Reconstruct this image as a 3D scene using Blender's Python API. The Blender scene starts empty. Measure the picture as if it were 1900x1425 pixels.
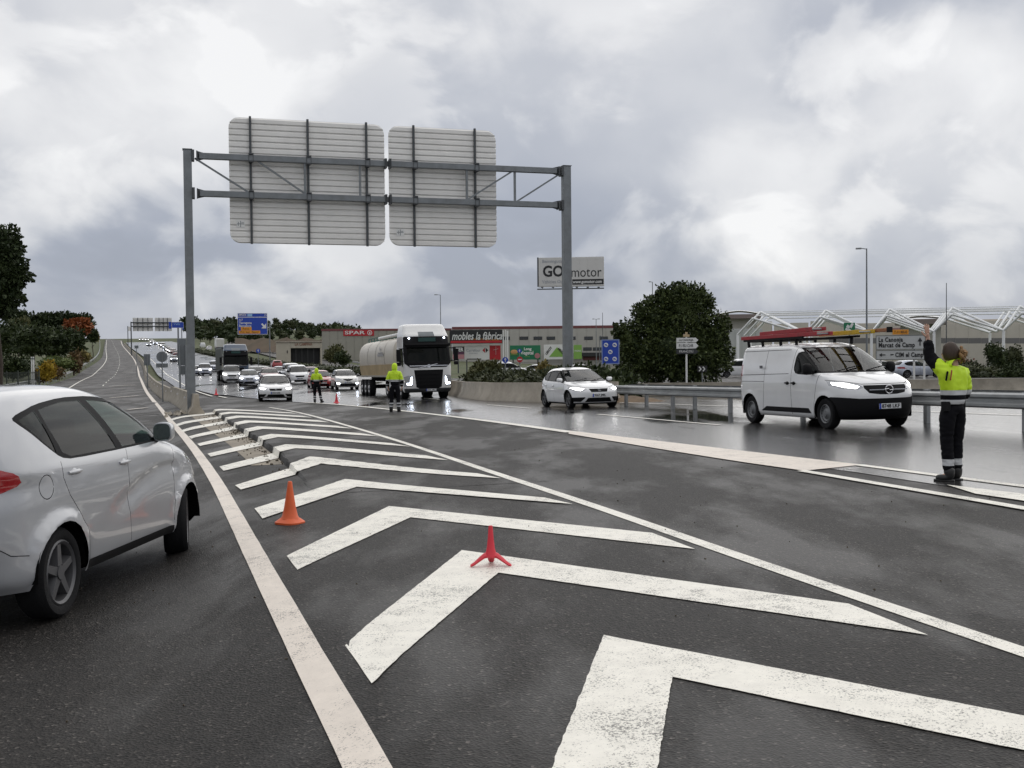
import bpy, bmesh, math, random
import numpy as np
from mathutils import Vector, Matrix, Euler

random.seed(7)
RNG = np.random.default_rng(11)
SC = bpy.context.scene
COL = SC.collection
R = math.radians

# ------------------------------------------------------------------ camera
CAMZ = 1.5
FPX = 2000.0                      # focal length in pixels of a 1900 px wide frame
PITCH = math.atan((712.5 - 662.0) / FPX)
ROLL = 0.0095
CF = Vector((0, math.cos(PITCH), -math.sin(PITCH)))
_r = Vector((1, 0, 0)); _u = _r.cross(CF)
CX = _r * math.cos(ROLL) - _u * math.sin(ROLL)
CU = CX.cross(CF)
cam_d = bpy.data.cameras.new('camera')
cam = bpy.data.objects.new('camera', cam_d); COL.objects.link(cam)
m = Matrix((CX, CU, -CF)).transposed().to_4x4(); m.translation = (0, 0, CAMZ)
cam.matrix_world = m
cam_d.sensor_fit = 'HORIZONTAL'; cam_d.sensor_width = 36.0
cam_d.lens = 36.0 * FPX / 1900.0
cam_d.clip_start = 0.1; cam_d.clip_end = 6000
SC.camera = cam

# ------------------------------------------------------------------ sky and light
SUN_EL, SUN_AZ = R(48), R(35)      # azimuth clockwise from +Y (view direction) towards +X
world = bpy.data.worlds.new('World'); SC.world = world; world.use_nodes = True
def build_world():
    nt = world.node_tree; N = nt.nodes; L = nt.links; N.clear()
    out = N.new('ShaderNodeOutputWorld'); bg = N.new('ShaderNodeBackground')
    bg.inputs['Strength'].default_value = 0.10
    L.new(bg.outputs[0], out.inputs[0])
    sky = N.new('ShaderNodeTexSky'); sky.sky_type = 'NISHITA'; sky.sun_disc = False
    sky.sun_elevation = SUN_EL; sky.sun_rotation = SUN_AZ
    tc = N.new('ShaderNodeTexCoord')
    def math_(op, a, b=None, c=None):
        n = N.new('ShaderNodeMath'); n.operation = op
        for i, v in enumerate((a, b, c)):
            if v is None: continue
            if isinstance(v, (int, float)): n.inputs[i].default_value = v
            else: L.new(v, n.inputs[i])
        return n.outputs[0]
    sep = N.new('ShaderNodeSeparateXYZ'); L.new(tc.outputs['Generated'], sep.inputs[0])
    z = math_('MAXIMUM', sep.outputs[2], 0.0)
    den = math_('ADD', z, 0.16)
    comb = N.new('ShaderNodeCombineXYZ')
    L.new(math_('DIVIDE', sep.outputs[0], den), comb.inputs[0])
    L.new(math_('DIVIDE', sep.outputs[1], den), comb.inputs[1])
    comb.inputs[2].default_value = 3.7
    def noise(scale, detail, rough, dist=0.0, vec=None, off=(0, 0, 0), sc=(1, 1, 1)):
        mp = N.new('ShaderNodeMapping'); mp.inputs['Location'].default_value = off; mp.inputs['Scale'].default_value = sc
        L.new(vec or comb.outputs[0], mp.inputs['Vector'])
        n = N.new('ShaderNodeTexNoise'); n.inputs['Scale'].default_value = scale
        n.inputs['Detail'].default_value = detail; n.inputs['Roughness'].default_value = rough
        n.inputs['Distortion'].default_value = dist
        L.new(mp.outputs[0], n.inputs['Vector']); return n.outputs['Fac']
    D_ = tc.outputs['Generated']
    big = noise(2.3, 3, 0.5, 0.4, vec=D_, off=(2.3, 0.7, 0), sc=(1, 1, 1.7))
    mid = noise(5.0, 9, 0.5, 0.35, vec=D_, off=(5.1, 1.9, 0.4), sc=(1, 1, 1.5))
    puff = noise(9.0, 9, 0.5, 0.4, vec=D_, off=(1.2, 0.3, 4.0), sc=(1.0, 1.0, 1.35))
    pe = N.new('ShaderNodeMapRange'); pe.interpolation_type = 'SMOOTHSTEP'; pe.inputs['From Min'].default_value = 0.47; pe.inputs['From Max'].default_value = 0.60
    pe.inputs['To Min'].default_value = -0.08; pe.inputs['To Max'].default_value = 0.15; L.new(puff, pe.inputs['Value'])
    me_ = N.new('ShaderNodeMapRange'); me_.interpolation_type = 'SMOOTHSTEP'; me_.inputs['From Min'].default_value = 0.42; me_.inputs['From Max'].default_value = 0.60
    me_.inputs['To Min'].default_value = -0.09; me_.inputs['To Max'].default_value = 0.15; L.new(mid, me_.inputs['Value'])
    f = math_('MULTIPLY', math_('SUBTRACT', big, 0.5), 0.6)
    f = math_('ADD', f, pe.outputs[0]); f = math_('ADD', f, me_.outputs[0])
    # elevation: slate grey deck low down, brighter towards the zenith
    el = N.new('ShaderNodeMapRange'); el.inputs['From Min'].default_value = 0.0; el.inputs['From Max'].default_value = 0.26
    el.inputs['To Min'].default_value = 0.40; el.inputs['To Max'].default_value = 0.66
    el.interpolation_type = 'SMOOTHSTEP'
    L.new(z, el.inputs['Value'])
    f = math_('ADD', f, el.outputs[0])
    # the thinner and thicker places of this cloud deck
    def blob(px, py, width, amp):
        d = (CF + CX * ((px - 950) / FPX) + CU * ((712.5 - py) / FPX)).normalized()
        vm = N.new('ShaderNodeVectorMath'); vm.operation = 'DISTANCE'; vm.inputs[1].default_value = d
        wob = N.new('ShaderNodeVectorMath'); wob.operation = 'MULTIPLY_ADD'
        nz = N.new('ShaderNodeTexNoise'); nz.inputs['Scale'].default_value = 9; nz.inputs['Detail'].default_value = 5
        L.new(tc.outputs['Generated'], nz.inputs['Vector'])
        cen = N.new('ShaderNodeVectorMath'); cen.operation = 'SUBTRACT'; cen.inputs[1].default_value = (0.5, 0.5, 0.5)
        L.new(nz.outputs['Color'], cen.inputs[0])
        wob.inputs[1].default_value = (0.22, 0.22, 0.22)
        L.new(cen.outputs[0], wob.inputs[0]); L.new(tc.outputs['Generated'], wob.inputs[2])
        L.new(wob.outputs[0], vm.inputs[0])
        mr = N.new('ShaderNodeMapRange'); mr.interpolation_type = 'SMOOTHSTEP'
        mr.inputs['From Min'].default_value = width; mr.inputs['From Max'].default_value = 0.0
        mr.inputs['To Min'].default_value = 0.0; mr.inputs['To Max'].default_value = amp
        L.new(vm.outputs['Value'], mr.inputs['Value']); return mr.outputs[0]
    for b in ((1640, 300, 0.22, 0.32), (1830, 250, 0.15, 0.20), (1800, 90, 0.20, -0.36), (1500, 60, 0.12, -0.12), (230, 130, 0.15, 0.18),
              (150, 380, 0.16, -0.06), (620, 505, 0.13, -0.05), (700, 120, 0.14, -0.08), (80, 250, 0.10, 0.10), (250, 290, 0.10, 0.08),
              (1000, 300, 0.14, -0.05), (1180, 495, 0.06, 0.22), (1400, 495, 0.07, 0.34), (560, 480, 0.09, 0.14), (1250, 130, 0.12, 0.10)):
        f = math_('ADD', f, blob(*b))
    ramp = N.new('ShaderNodeValToRGB'); L.new(f, ramp.inputs[0])
    e = ramp.color_ramp.elements
    e[0].position = 0.0; e[0].color = (2.9, 3.15, 3.75, 1)
    e[1].position = 1.0; e[1].color = (9.4, 9.4, 9.45, 1)
    for p, c in ((0.25, (3.9, 4.2, 4.95)), (0.5, (5.75, 5.95, 6.45)), (0.75, (7.8, 7.85, 8.05))):
        x = ramp.color_ramp.elements.new(p); x.color = (*c, 1)
    mix = N.new('ShaderNodeMix'); mix.data_type = 'RGBA'; mix.inputs['Factor'].default_value = 0.95
    L.new(sky.outputs[0], mix.inputs[6]); L.new(ramp.outputs[0], mix.inputs[7])
    L.new(mix.outputs[2], bg.inputs['Color'])
build_world()
sun_d = bpy.data.lights.new('sun', 'SUN'); sun_d.energy = 1.4; sun_d.angle = R(110); sun_d.color = (1, 0.96, 0.9)
sun = bpy.data.objects.new('sun', sun_d); COL.objects.link(sun)
_sd = Vector((math.sin(SUN_AZ) * math.cos(SUN_EL), math.cos(SUN_AZ) * math.cos(SUN_EL), math.sin(SUN_EL)))
sun.rotation_euler = _sd.to_track_quat('Z', 'Y').to_euler()
SC.view_settings.view_transform = 'Standard'; SC.view_settings.look = 'None'
SC.view_settings.exposure = 0.0; SC.view_settings.gamma = 1.0; SC.view_settings.use_curve_mapping = False
SC.render.engine = 'CYCLES'
SC.cycles.max_bounces = 7; SC.cycles.diffuse_bounces = 2; SC.cycles.glossy_bounces = 3; SC.cycles.transmission_bounces = 4
SC.cycles.transparent_max_bounces = 10; SC.cycles.caustics_reflective = False; SC.cycles.caustics_refractive = False
SC.cycles.use_denoising = True; SC.cycles.sample_clamp_indirect = 6.0

# ------------------------------------------------------------------ ground shape
def pchip(xs, ys):
    xs = np.asarray(xs, float); ys = np.asarray(ys, float)
    h = np.diff(xs); d = np.diff(ys) / h
    mm = np.zeros(len(xs)); mm[0] = d[0]; mm[-1] = d[-1]
    for i in range(1, len(xs) - 1):
        if d[i - 1] * d[i] <= 0: mm[i] = 0
        else:
            w1 = 2 * h[i] + h[i - 1]; w2 = h[i] + 2 * h[i - 1]
            mm[i] = (w1 + w2) / (w1 / d[i - 1] + w2 / d[i])
    X = xs.tolist(); Y = ys.tolist(); H = h.tolist(); M = mm.tolist()
    def f(x):
        if x <= X[0]: return Y[0] + M[0] * (x - X[0])
        if x >= X[-1]: return Y[-1] + M[-1] * (x - X[-1])
        lo, hi = 0, len(X) - 1
        while hi - lo > 1:
            k = (lo + hi) // 2
            if X[k] <= x: lo = k
            else: hi = k
        t = (x - X[lo]) / H[lo]; t2 = t * t; t3 = t2 * t
        return (2*t3 - 3*t2 + 1) * Y[lo] + (t3 - 2*t2 + t) * H[lo] * M[lo] + (-2*t3 + 3*t2) * Y[lo+1] + (t3 - t2) * H[lo] * M[lo+1]
    return f
def sstep(a, b, x):
    t = min(1.0, max(0.0, (x - a) / (b - a))); return t * t * (3 - 2 * t)
PROF = pchip([-40, 0, 50, 90, 150, 200, 250, 320, 400, 500, 590, 640, 720, 1400],
             [0.4, 0, -0.5, -0.78, -0.78, 0.0, 1.2, 3.4, 6.3, 10.2, 13.6, 14.4, 13.6, 4])
RAMPX = pchip([-10, 4, 7.5, 12, 20, 30, 42, 60], [-0.2, -0.55, -1.75, -3.4, -6.0, -9.2, -13.2, -19.5])   # ramp edge line
def axis_x(y):                     # middle of the main carriageway
    return -0.22 * y if y < 60 else (-13.2 - 0.335 * (y - 60))
def G(x, y):                       # road surface
    c = 0.018 * max(-12.0, min(26.0, x)) * (1 - sstep(55, 130, y))
    d = RAMPX(min(y, 60)) - x      # metres left of the ramp edge line
    drop = -0.16 * sstep(-0.3, 0.75, d) * (1 - sstep(50, 120, y))
    z = PROF(y) + c + drop
    # shopping area right of the motorway stays low
    w = sstep(55, 110, x - axis_x(y)) * sstep(95, 150, y)
    if w > 0: z += w * (-1.3 - z)
    return z
def ray(px, py):
    return (CF + CX * ((px - 950) / FPX) + CU * ((712.5 - py) / FPX))
def at(px, py, g=G, dz=0.0):       # where the line of sight meets the ground
    d = ray(px, py); t0 = 1.0; o = Vector((0, 0, CAMZ))
    def h(t):
        p = o + d * t; return p.z - g(p.x, p.y) - dz
    t = 1.0; prev = h(t)
    while t < 1500:
        n = t * 1.02
        c = h(n)
        if c <= 0:
            a, b = t, n
            for _ in range(40):
                k = (a + b) / 2
                if h(k) > 0: a = k
                else: b = k
            return o + d * b
        t = n
    return o + d * 700
def along(px, py, y):              # the point on a line of sight at depth y
    d = ray(px, py); return Vector((0, 0, CAMZ)) + d * (y / d.y)

# ------------------------------------------------------------------ materials
MATS = {}
def mat(name, col=(0.5, 0.5, 0.5), rough=0.6, metal=0.0, var=0.0, vscale=6.0, bump=0.0, bscale=40.0, coat=0.0,
        dirt=0.0, dirtcol=(0.08, 0.07, 0.06), emit=None, estr=0.0, spec=0.5, stretch=None, rvar=0.0, alpha=1.0):
    if name in MATS: return MATS[name]
    m = bpy.data.materials.new(name); m.use_nodes = True; MATS[name] = m
    nt = m.node_tree; N = nt.nodes; L = nt.links; b = N['Principled BSDF']
    b.inputs['Base Color'].default_value = (*col, 1); b.inputs['Roughness'].default_value = rough
    b.inputs['Metallic'].default_value = metal; b.inputs['Coat Weight'].default_value = coat
    b.inputs['Coat Roughness'].default_value = 0.05; b.inputs['Specular IOR Level'].default_value = spec
    tc = N.new('ShaderNodeTexCoord'); src = tc.outputs['Object']
    if stretch:
        mp = N.new('ShaderNodeMapping'); mp.inputs['Scale'].default_value = stretch; L.new(src, mp.inputs[0]); src = mp.outputs[0]
    base = None
    if var or dirt:
        n = N.new('ShaderNodeTexNoise'); n.inputs['Scale'].default_value = vscale; n.inputs['Detail'].default_value = 6
        n.inputs['Roughness'].default_value = 0.65; L.new(src, n.inputs['Vector'])
        mr = N.new('ShaderNodeMapRange'); mr.inputs['From Min'].default_value = 0.3; mr.inputs['From Max'].default_value = 0.7
        mr.inputs['To Min'].default_value = 1 - var; mr.inputs['To Max'].default_value = 1 + var
        L.new(n.outputs['Fac'], mr.inputs['Value'])
        vm = N.new('ShaderNodeVectorMath'); vm.operation = 'SCALE'; vm.inputs[0].default_value = col
        L.new(mr.outputs[0], vm.inputs['Scale']); base = vm.outputs[0]
        if dirt:
            n2 = N.new('ShaderNodeTexNoise'); n2.inputs['Scale'].default_value = vscale * 0.45; n2.inputs['Detail'].default_value = 8
            n2.inputs['Roughness'].default_value = 0.7; L.new(src, n2.inputs['Vector'])
            r2 = N.new('ShaderNodeMapRange'); r2.inputs['From Min'].default_value = 0.48; r2.inputs['From Max'].default_value = 0.72
            r2.inputs['To Max'].default_value = dirt; L.new(n2.outputs['Fac'], r2.inputs['Value'])
            mx = N.new('ShaderNodeMix'); mx.data_type = 'RGBA'; L.new(r2.outputs[0], mx.inputs['Factor'])
            L.new(base, mx.inputs[6]); mx.inputs[7].default_value = (*dirtcol, 1); base = mx.outputs[2]
        L.new(base, b.inputs['Base Color'])
        if rvar:
            rr = N.new('ShaderNodeMapRange'); rr.inputs['From Min'].default_value = 0.3; rr.inputs['From Max'].default_value = 0.7
            rr.inputs['To Min'].default_value = max(0.02, rough - rvar); rr.inputs['To Max'].default_value = min(1, rough + rvar)
            L.new(n.outputs['Fac'], rr.inputs['Value']); L.new(rr.outputs[0], b.inputs['Roughness'])
    if bump:
        n3 = N.new('ShaderNodeTexNoise'); n3.inputs['Scale'].default_value = bscale; n3.inputs['Detail'].default_value = 4
        L.new(src, n3.inputs['Vector'])
        bp = N.new('ShaderNodeBump'); bp.inputs['Strength'].default_value = bump; bp.inputs['Distance'].default_value = 0.02
        L.new(n3.outputs['Fac'], bp.inputs['Height']); L.new(bp.outputs[0], b.inputs['Normal'])
    if emit:
        b.inputs['Emission Color'].default_value = (*emit, 1); b.inputs['Emission Strength'].default_value = estr
    return m

def asphalt(name, col, wet, wscale, patch=0.38, red=0.0):
    """tar with stone chips; wet = share of the surface under a film of water"""
    m = bpy.data.materials.new(name); m.use_nodes = True; MATS[name] = m
    nt = m.node_tree; N = nt.nodes; L = nt.links; b = N['Principled BSDF']
    tc = N.new('ShaderNodeTexCoord'); src = tc.outputs['Object']
    def noise(scale, det, rough=0.6, sc=None):
        s = src
        if sc:
            mp = N.new('ShaderNodeMapping'); mp.inputs['Scale'].default_value = sc; mp.inputs['Rotation'].default_value = (0, 0, R(-18)); L.new(src, mp.inputs[0]); s = mp.outputs[0]
        n = N.new('ShaderNodeTexNoise'); n.inputs['Scale'].default_value = scale; n.inputs['Detail'].default_value = det
        n.inputs['Roughness'].default_value = rough; L.new(s, n.inputs['Vector']); return n.outputs['Fac']
    def rng(v, a, b_, c, d):
        r = N.new('ShaderNodeMapRange'); r.inputs['From Min'].default_value = a; r.inputs['From Max'].default_value = b_
        r.inputs['To Min'].default_value = c; r.inputs['To Max'].default_value = d; L.new(v, r.inputs['Value']); return r.outputs[0]
    vor = N.new('ShaderNodeTexVoronoi'); vor.inputs['Scale'].default_value = 75; L.new(src, vor.inputs['Vector'])
    chip = N.new('ShaderNodeSeparateColor'); L.new(vor.outputs['Color'], chip.inputs[0])
    spk = rng(chip.outputs[0], 0.0, 1.0, 0.25, 1.75)
    chip2 = rng(chip.outputs[1], 0.95, 0.985, 0.0, 4.5)
    patchn = rng(noise(0.22, 5, 0.6, (1.6, 0.55, 1)), 0.3, 0.7, 1 - patch, 1 + patch)
    fine = rng(noise(2.6, 6, 0.7), 0.3, 0.7, 0.85, 1.15)
    def mul(a, b_):
        q = N.new('ShaderNodeMath'); q.operation = 'MULTIPLY'; L.new(a, q.inputs[0]); L.new(b_, q.inputs[1]); return q.outputs[0]
    def add(a, b_):
        q = N.new('ShaderNodeMath'); q.operation = 'ADD'; L.new(a, q.inputs[0]); L.new(b_, q.inputs[1]); return q.outputs[0]
    k = mul(mul(add(spk, chip2), patchn), fine)
    wetn = rng(noise(wscale, 7, 0.62, (1.5, 0.5, 1)), 0.56 - wet * 0.34, 0.66 - wet * 0.26, 0.0, 1.0)
    k = mul(k, rng(wetn, 0, 1, 1.0, 0.92))
    vm = N.new('ShaderNodeVectorMath'); vm.operation = 'SCALE'; vm.inputs[0].default_value = col; L.new(k, vm.inputs['Scale'])
    L.new(vm.outputs[0], b.inputs['Base Color'])
    if 'wet' in name:
        pud = rng(noise(0.16, 5, 0.55, (1.9, 0.45, 1)), 0.54, 0.63, 0.0, 1.0)
        ro = rng(wetn, 0, 1, 0.36, 0.19)
        mn = N.new('ShaderNodeMix'); mn.data_type = 'FLOAT'; L.new(pud, mn.inputs[0]); L.new(ro, mn.inputs[2]); mn.inputs[3].default_value = 0.045
        rough = mn.outputs[0]
        bs = N.new('ShaderNodeMath'); bs.operation = 'MULTIPLY_ADD'; L.new(pud, bs.inputs[0]); bs.inputs[1].default_value = -0.085; bs.inputs[2].default_value = 0.09
        bst = bs.outputs[0]
    else:
        rough = rng(wetn, 0, 1, 0.60, 0.48); L.new(rng(wetn, 0, 1, 0.20, 0.28), b.inputs['Specular IOR Level'])
        bst = rng(wetn, 0, 1, 0.75, 0.30)
    L.new(rough, b.inputs['Roughness'])
    bp = N.new('ShaderNodeBump'); bp.inputs['Distance'].default_value = 0.008
    L.new(bst, bp.inputs['Strength'])
    L.new(vor.outputs['Distance'], bp.inputs['Height']); L.new(bp.outputs[0], b.inputs['Normal'])
    return m

def paint(name, col, wear, rough=0.5, wet=0.3):
    """road paint, worn through to the tar in places"""
    m = bpy.data.materials.new(name); m.use_nodes = True; MATS[name] = m
    nt = m.node_tree; N = nt.nodes; L = nt.links; b = N['Principled BSDF']
    tc = N.new('ShaderNodeTexCoord'); src = tc.outputs['Object']
    def noise(scale, det, rough_=0.6):
        n = N.new('ShaderNodeTexNoise'); n.inputs['Scale'].default_value = scale; n.inputs['Detail'].default_value = det
        n.inputs['Roughness'].default_value = rough_; L.new(src, n.inputs['Vector']); return n.outputs['Fac']
    a = noise(1.3, 5, 0.7); c = noise(85, 4, 0.75); d = noise(7, 6, 0.7); w2 = noise(9, 6, 0.75)
    a1 = N.new('ShaderNodeMath'); a1.operation = 'MULTIPLY'; L.new(a, a1.inputs[0]); a1.inputs[1].default_value = 0.55
    a2 = N.new('ShaderNodeMath'); a2.operation = 'MULTIPLY_ADD'; L.new(w2, a2.inputs[0]); a2.inputs[1].default_value = 0.45; L.new(a1.outputs[0], a2.inputs[2])
    mx = N.new('ShaderNodeMath'); mx.operation = 'MULTIPLY_ADD'; L.new(c, mx.inputs[0]); mx.inputs[1].default_value = 1.15; L.new(a2.outputs[0], mx.inputs[2])
    mr = N.new('ShaderNodeMapRange'); mr.inputs['From Min'].default_value = 1.27 - wear * 0.24; mr.inputs['From Max'].default_value = 1.36 - wear * 0.24
    mr.inputs['To Max'].default_value = 0.9; L.new(mx.outputs[0], mr.inputs['Value'])
    dm = N.new('ShaderNodeMapRange'); dm.inputs['From Min'].default_value = 0.3; dm.inputs['From Max'].default_value = 0.7
    dm.inputs['To Min'].default_value = 0.88; dm.inputs['To Max'].default_value = 1.06; L.new(d, dm.inputs['Value'])
    vm = N.new('ShaderNodeVectorMath'); vm.operation = 'SCALE'; vm.inputs[0].default_value = col; L.new(dm.outputs[0], vm.inputs['Scale'])
    mix = N.new('ShaderNodeMix'); mix.data_type = 'RGBA'; L.new(mr.outputs[0], mix.inputs['Factor'])
    L.new(vm.outputs[0], mix.inputs[6]); mix.inputs[7].default_value = (0.06, 0.057, 0.054, 1)
    L.new(mix.outputs[2], b.inputs['Base Color']); b.inputs['Roughness'].default_value = rough
    bp = N.new('ShaderNodeBump'); bp.inputs['Strength'].default_value = 0.4; bp.inputs['Distance'].default_value = 0.004
    L.new(c, bp.inputs['Height']); L.new(bp.outputs[0], b.inputs['Normal'])
    return m

# ------------------------------------------------------------------ mesh helpers
class MB:
    def __init__(self): self.v = []; self.f = []; self.mi = []; self.cur = 0
    def add(self, vs, fs, mi=None):
        o = len(self.v); self.v.extend([tuple(p) for p in vs])
        for f in fs: self.f.append(tuple(i + o for i in f)); self.mi.append(self.cur if mi is None else mi)
        return self
    def box(self, c, s, rot=None, mi=None, M=None):
        hx, hy, hz = s[0] / 2, s[1] / 2, s[2] / 2
        vs = [Vector((x, y, z)) for x in (-hx, hx) for y in (-hy, hy) for z in (-hz, hz)]
        if rot is not None:
            q = Euler(rot).to_matrix() if not isinstance(rot, Matrix) else rot
            vs = [q @ p for p in vs]
        vs = [p + Vector(c) for p in vs]
        if M: vs = [M @ p for p in vs]
        return self.add(vs, [(0, 1, 3, 2), (4, 6, 7, 5), (0, 4, 5, 1), (2, 3, 7, 6), (0, 2, 6, 4), (1, 5, 7, 3)], mi)
    def bar(self, a, b, w, h=None, mi=None, up=(0, 0, 1)):   # square bar from a to b
        a = Vector(a); b = Vector(b); d = (b - a); h = h or w; L_ = d.length; d = d / L_
        u = Vector(up)
        if abs(d.dot(u)) > 0.98: u = Vector((1, 0, 0))
        s = d.cross(u).normalized(); t = s.cross(d)
        vs = [p + s * (i * w / 2) + t * (j * h / 2) for p in (a, b) for i in (-1, 1) for j in (-1, 1)]
        return self.add(vs, [(0, 1, 3, 2), (4, 6, 7, 5), (0, 4, 5, 1), (2, 3, 7, 6), (0, 2, 6, 4), (1, 5, 7, 3)], mi)
    def cyl(self, a, b, r0, r1=None, n=10, cap=True, mi=None):
        a = Vector(a); b = Vector(b); r1 = r0 if r1 is None else r1; d = (b - a).normalized()
        u = Vector((0, 0, 1)) if abs(d.z) < 0.9 else Vector((1, 0, 0))
        s = d.cross(u).normalized(); t = s.cross(d)
        ring = lambda p, r: [p + (s * math.cos(2 * math.pi * k / n) + t * math.sin(2 * math.pi * k / n)) * r for k in range(n)]
        fs = [(k, (k + 1) % n, n + (k + 1) % n, n + k) for k in range(n)]
        if cap: fs += [tuple(range(n - 1, -1, -1)), tuple(range(n, 2 * n))]
        return self.add(ring(a, r0) + ring(b, r1), fs, mi)
    def tube(self, pts, r, n=8, mi=None):
        rr = r if isinstance(r, (list, tuple)) else [r] * len(pts)
        pts = [Vector(p) for p in pts]; rings = []
        for i, p in enumerate(pts):
            d = (pts[min(i + 1, len(pts) - 1)] - pts[max(i - 1, 0)]).normalized()
            u = Vector((0, 0, 1)) if abs(d.z) < 0.9 else Vector((0, 1, 0))
            s = d.cross(u).normalized(); t = s.cross(d)
            rings.append([p + (s * math.cos(2 * math.pi * k / n) + t * math.sin(2 * math.pi * k / n)) * rr[i] for k in range(n)])
        return self.loft(rings, True, True, mi)
    def loft(self, rings, closed=True, cap=False, mi=None):
        n = len(rings[0]); vs = [p for r_ in rings for p in r_]; fs = []
        for i in range(len(rings) - 1):
            for k in range(n if closed else n - 1):
                k2 = (k + 1) % n; fs.append((i * n + k, i * n + k2, (i + 1) * n + k2, (i + 1) * n + k))
        if cap: fs += [tuple(range(n - 1, -1, -1)), tuple(range((len(rings) - 1) * n, len(rings) * n))]
        return self.add(vs, fs, mi)
    def lathe(self, prof, n=24, c=(0, 0, 0), axis='z', mi=None):
        rings = []
        for r_, h in prof:
            ring = []
            for k in range(n):
                a = 2 * math.pi * k / n; p = (r_ * math.cos(a), r_ * math.sin(a), h)
                if axis == 'y': p = (p[0], h, p[1])
                if axis == 'x': p = (h, p[0], p[1])
                ring.append(Vector(p) + Vector(c))
            rings.append(ring)
        return self.loft(rings, True, False, mi)
    def prism(self, poly, a, b, M=None, mi=None):   # polygon in local xz, from y=a to y=b
        n = len(poly); vs = [Vector((x, a, z)) for x, z in poly] + [Vector((x, b, z)) for x, z in poly]
        if M: vs = [M @ p for p in vs]
        return self.add(vs, [tuple(range(n)), tuple(range(2 * n - 1, n - 1, -1))] + [(k, n + k, n + (k + 1) % n, (k + 1) % n) for k in range(n)], mi)
    def sph(self, c, r, n=10, m_=7, mi=None):
        rx, ry, rz = r if isinstance(r, (tuple, list)) else (r, r, r)
        rings = []
        for i in range(m_ + 1):
            a = math.pi * i / m_ - math.pi / 2; a = max(-1.55, min(1.55, a))
            rings.append([Vector((c[0] + rx * math.cos(a) * math.cos(2 * math.pi * k / n), c[1] + ry * math.cos(a) * math.sin(2 * math.pi * k / n), c[2] + rz * math.sin(a))) for k in range(n)])
        return self.loft(rings, True, True, mi)
    def mesh(self, name, mats, smooth=False):
        me = bpy.data.meshes.new(name); me.from_pydata(self.v, [], self.f)
        for x in (mats if isinstance(mats, (list, tuple)) else [mats]): me.materials.append(x)
        me.polygons.foreach_set('material_index', self.mi)
        if smooth:
            me.polygons.foreach_set('use_smooth', [True] * len(self.f))
        me.update()
        bm = bmesh.new(); bm.from_mesh(me); bmesh.ops.recalc_face_normals(bm, faces=bm.faces); bm.to_mesh(me); bm.free()
        if smooth and smooth is not True: me.set_sharp_from_angle(angle=R(smooth))
        return me
    def build(self, name, mats, parent=None, smooth=False, bevel=0.0):
        return obj(name, self.mesh(name, mats, smooth), parent, bevel)

def obj(name, me, parent=None, bevel=0.0):
    o = bpy.data.objects.new(name, me); COL.objects.link(o)
    if parent is not None: o.parent = parent
    if bevel:
        b = o.modifiers.new('bevel', 'BEVEL'); b.width = bevel; b.segments = 2; b.limit_method = 'ANGLE'; b.angle_limit = R(40)
    return o
def tag(o, label=None, cat=None, group=None, kind=None):
    if label: o['label'] = label
    if cat: o['category'] = cat
    if group: o['group'] = group
    if kind: o['kind'] = kind
    return o
def thing(name, label, cat, loc=(0, 0, 0), rotz=0.0, group=None):
    o = bpy.data.objects.new(name, None); COL.objects.link(o); o.empty_display_size = 0.3
    o.location = loc; o.rotation_euler = (0, 0, rotz)
    return tag(o, label, cat, group)
def ground_matrix(x, y, yaw, z=None):          # local +x points along yaw, tilted with the road
    e = 0.6
    n = Vector((-(G(x + e, y) - G(x - e, y)) / (2 * e), -(G(x, y + e) - G(x, y - e)) / (2 * e), 1)).normalized()
    f = Vector((math.cos(yaw), math.sin(yaw), 0)); f = (f - n * f.dot(n)).normalized(); s = n.cross(f)
    M = Matrix((f, s, n)).transposed().to_4x4(); M.translation = (x, y, G(x, y) if z is None else z)
    return M
def dup(root, label=None, M=None, group=None):
    r = root.copy(); COL.objects.link(r)
    if M is not None: r.matrix_world = M
    if label: r['label'] = label
    if group: r['group'] = group
    for ch in root.children:
        c = ch.copy(); COL.objects.link(c); c.parent = r
        for g in ch.children:
            d = g.copy(); COL.objects.link(d); d.parent = c
    return r
def recolour(root, table):          # {old material: new material} on a copied thing
    for o in [root] + list(root.children_recursive):
        if o.type != 'MESH': continue
        for s in o.material_slots:
            if s.material and s.material.name in table:
                q = table[s.material.name]; s.link = 'OBJECT'; s.material = q
def text_mesh(txt, size, material, extrude=0.006, shear=0.0, bold=0.0, align='LEFT', sx=1.0, spacing=1.0):
    c = bpy.data.curves.new('lettering', 'FONT'); c.body = txt; c.size = size; c.extrude = extrude; c.shear = shear; c.offset = bold
    c.align_x = align; c.align_y = 'CENTER'; c.space_character = spacing; c.resolution_u = 3
    o = bpy.data.objects.new('lettering', c); COL.objects.link(o)
    dg = bpy.context.evaluated_depsgraph_get(); me = bpy.data.meshes.new_from_object(o.evaluated_get(dg))
    bpy.data.objects.remove(o); bpy.data.curves.remove(c)
    me.materials.clear(); me.materials.append(material)
    if sx != 1.0: me.transform(Matrix.Diagonal((sx, 1, 1, 1)))
    return me
def text(txt, size, material, parent, loc, width=None, facing='-y', name='lettering', **kw):
    """letters standing upright in the parent's xz plane, readable from -y (or +x)"""
    me = text_mesh(txt, size, material, **kw)
    if width:
        xs = [v.co.x for v in me.vertices]; w = max(xs) - min(xs)
        me.transform(Matrix.Diagonal((width / w, 1, 1, 1)))
    o = obj(name, me, parent)
    o.location = loc
    o.rotation_euler = (R(90), 0, 0) if facing == '-y' else (R(90), 0, R(90))
    return o

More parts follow.
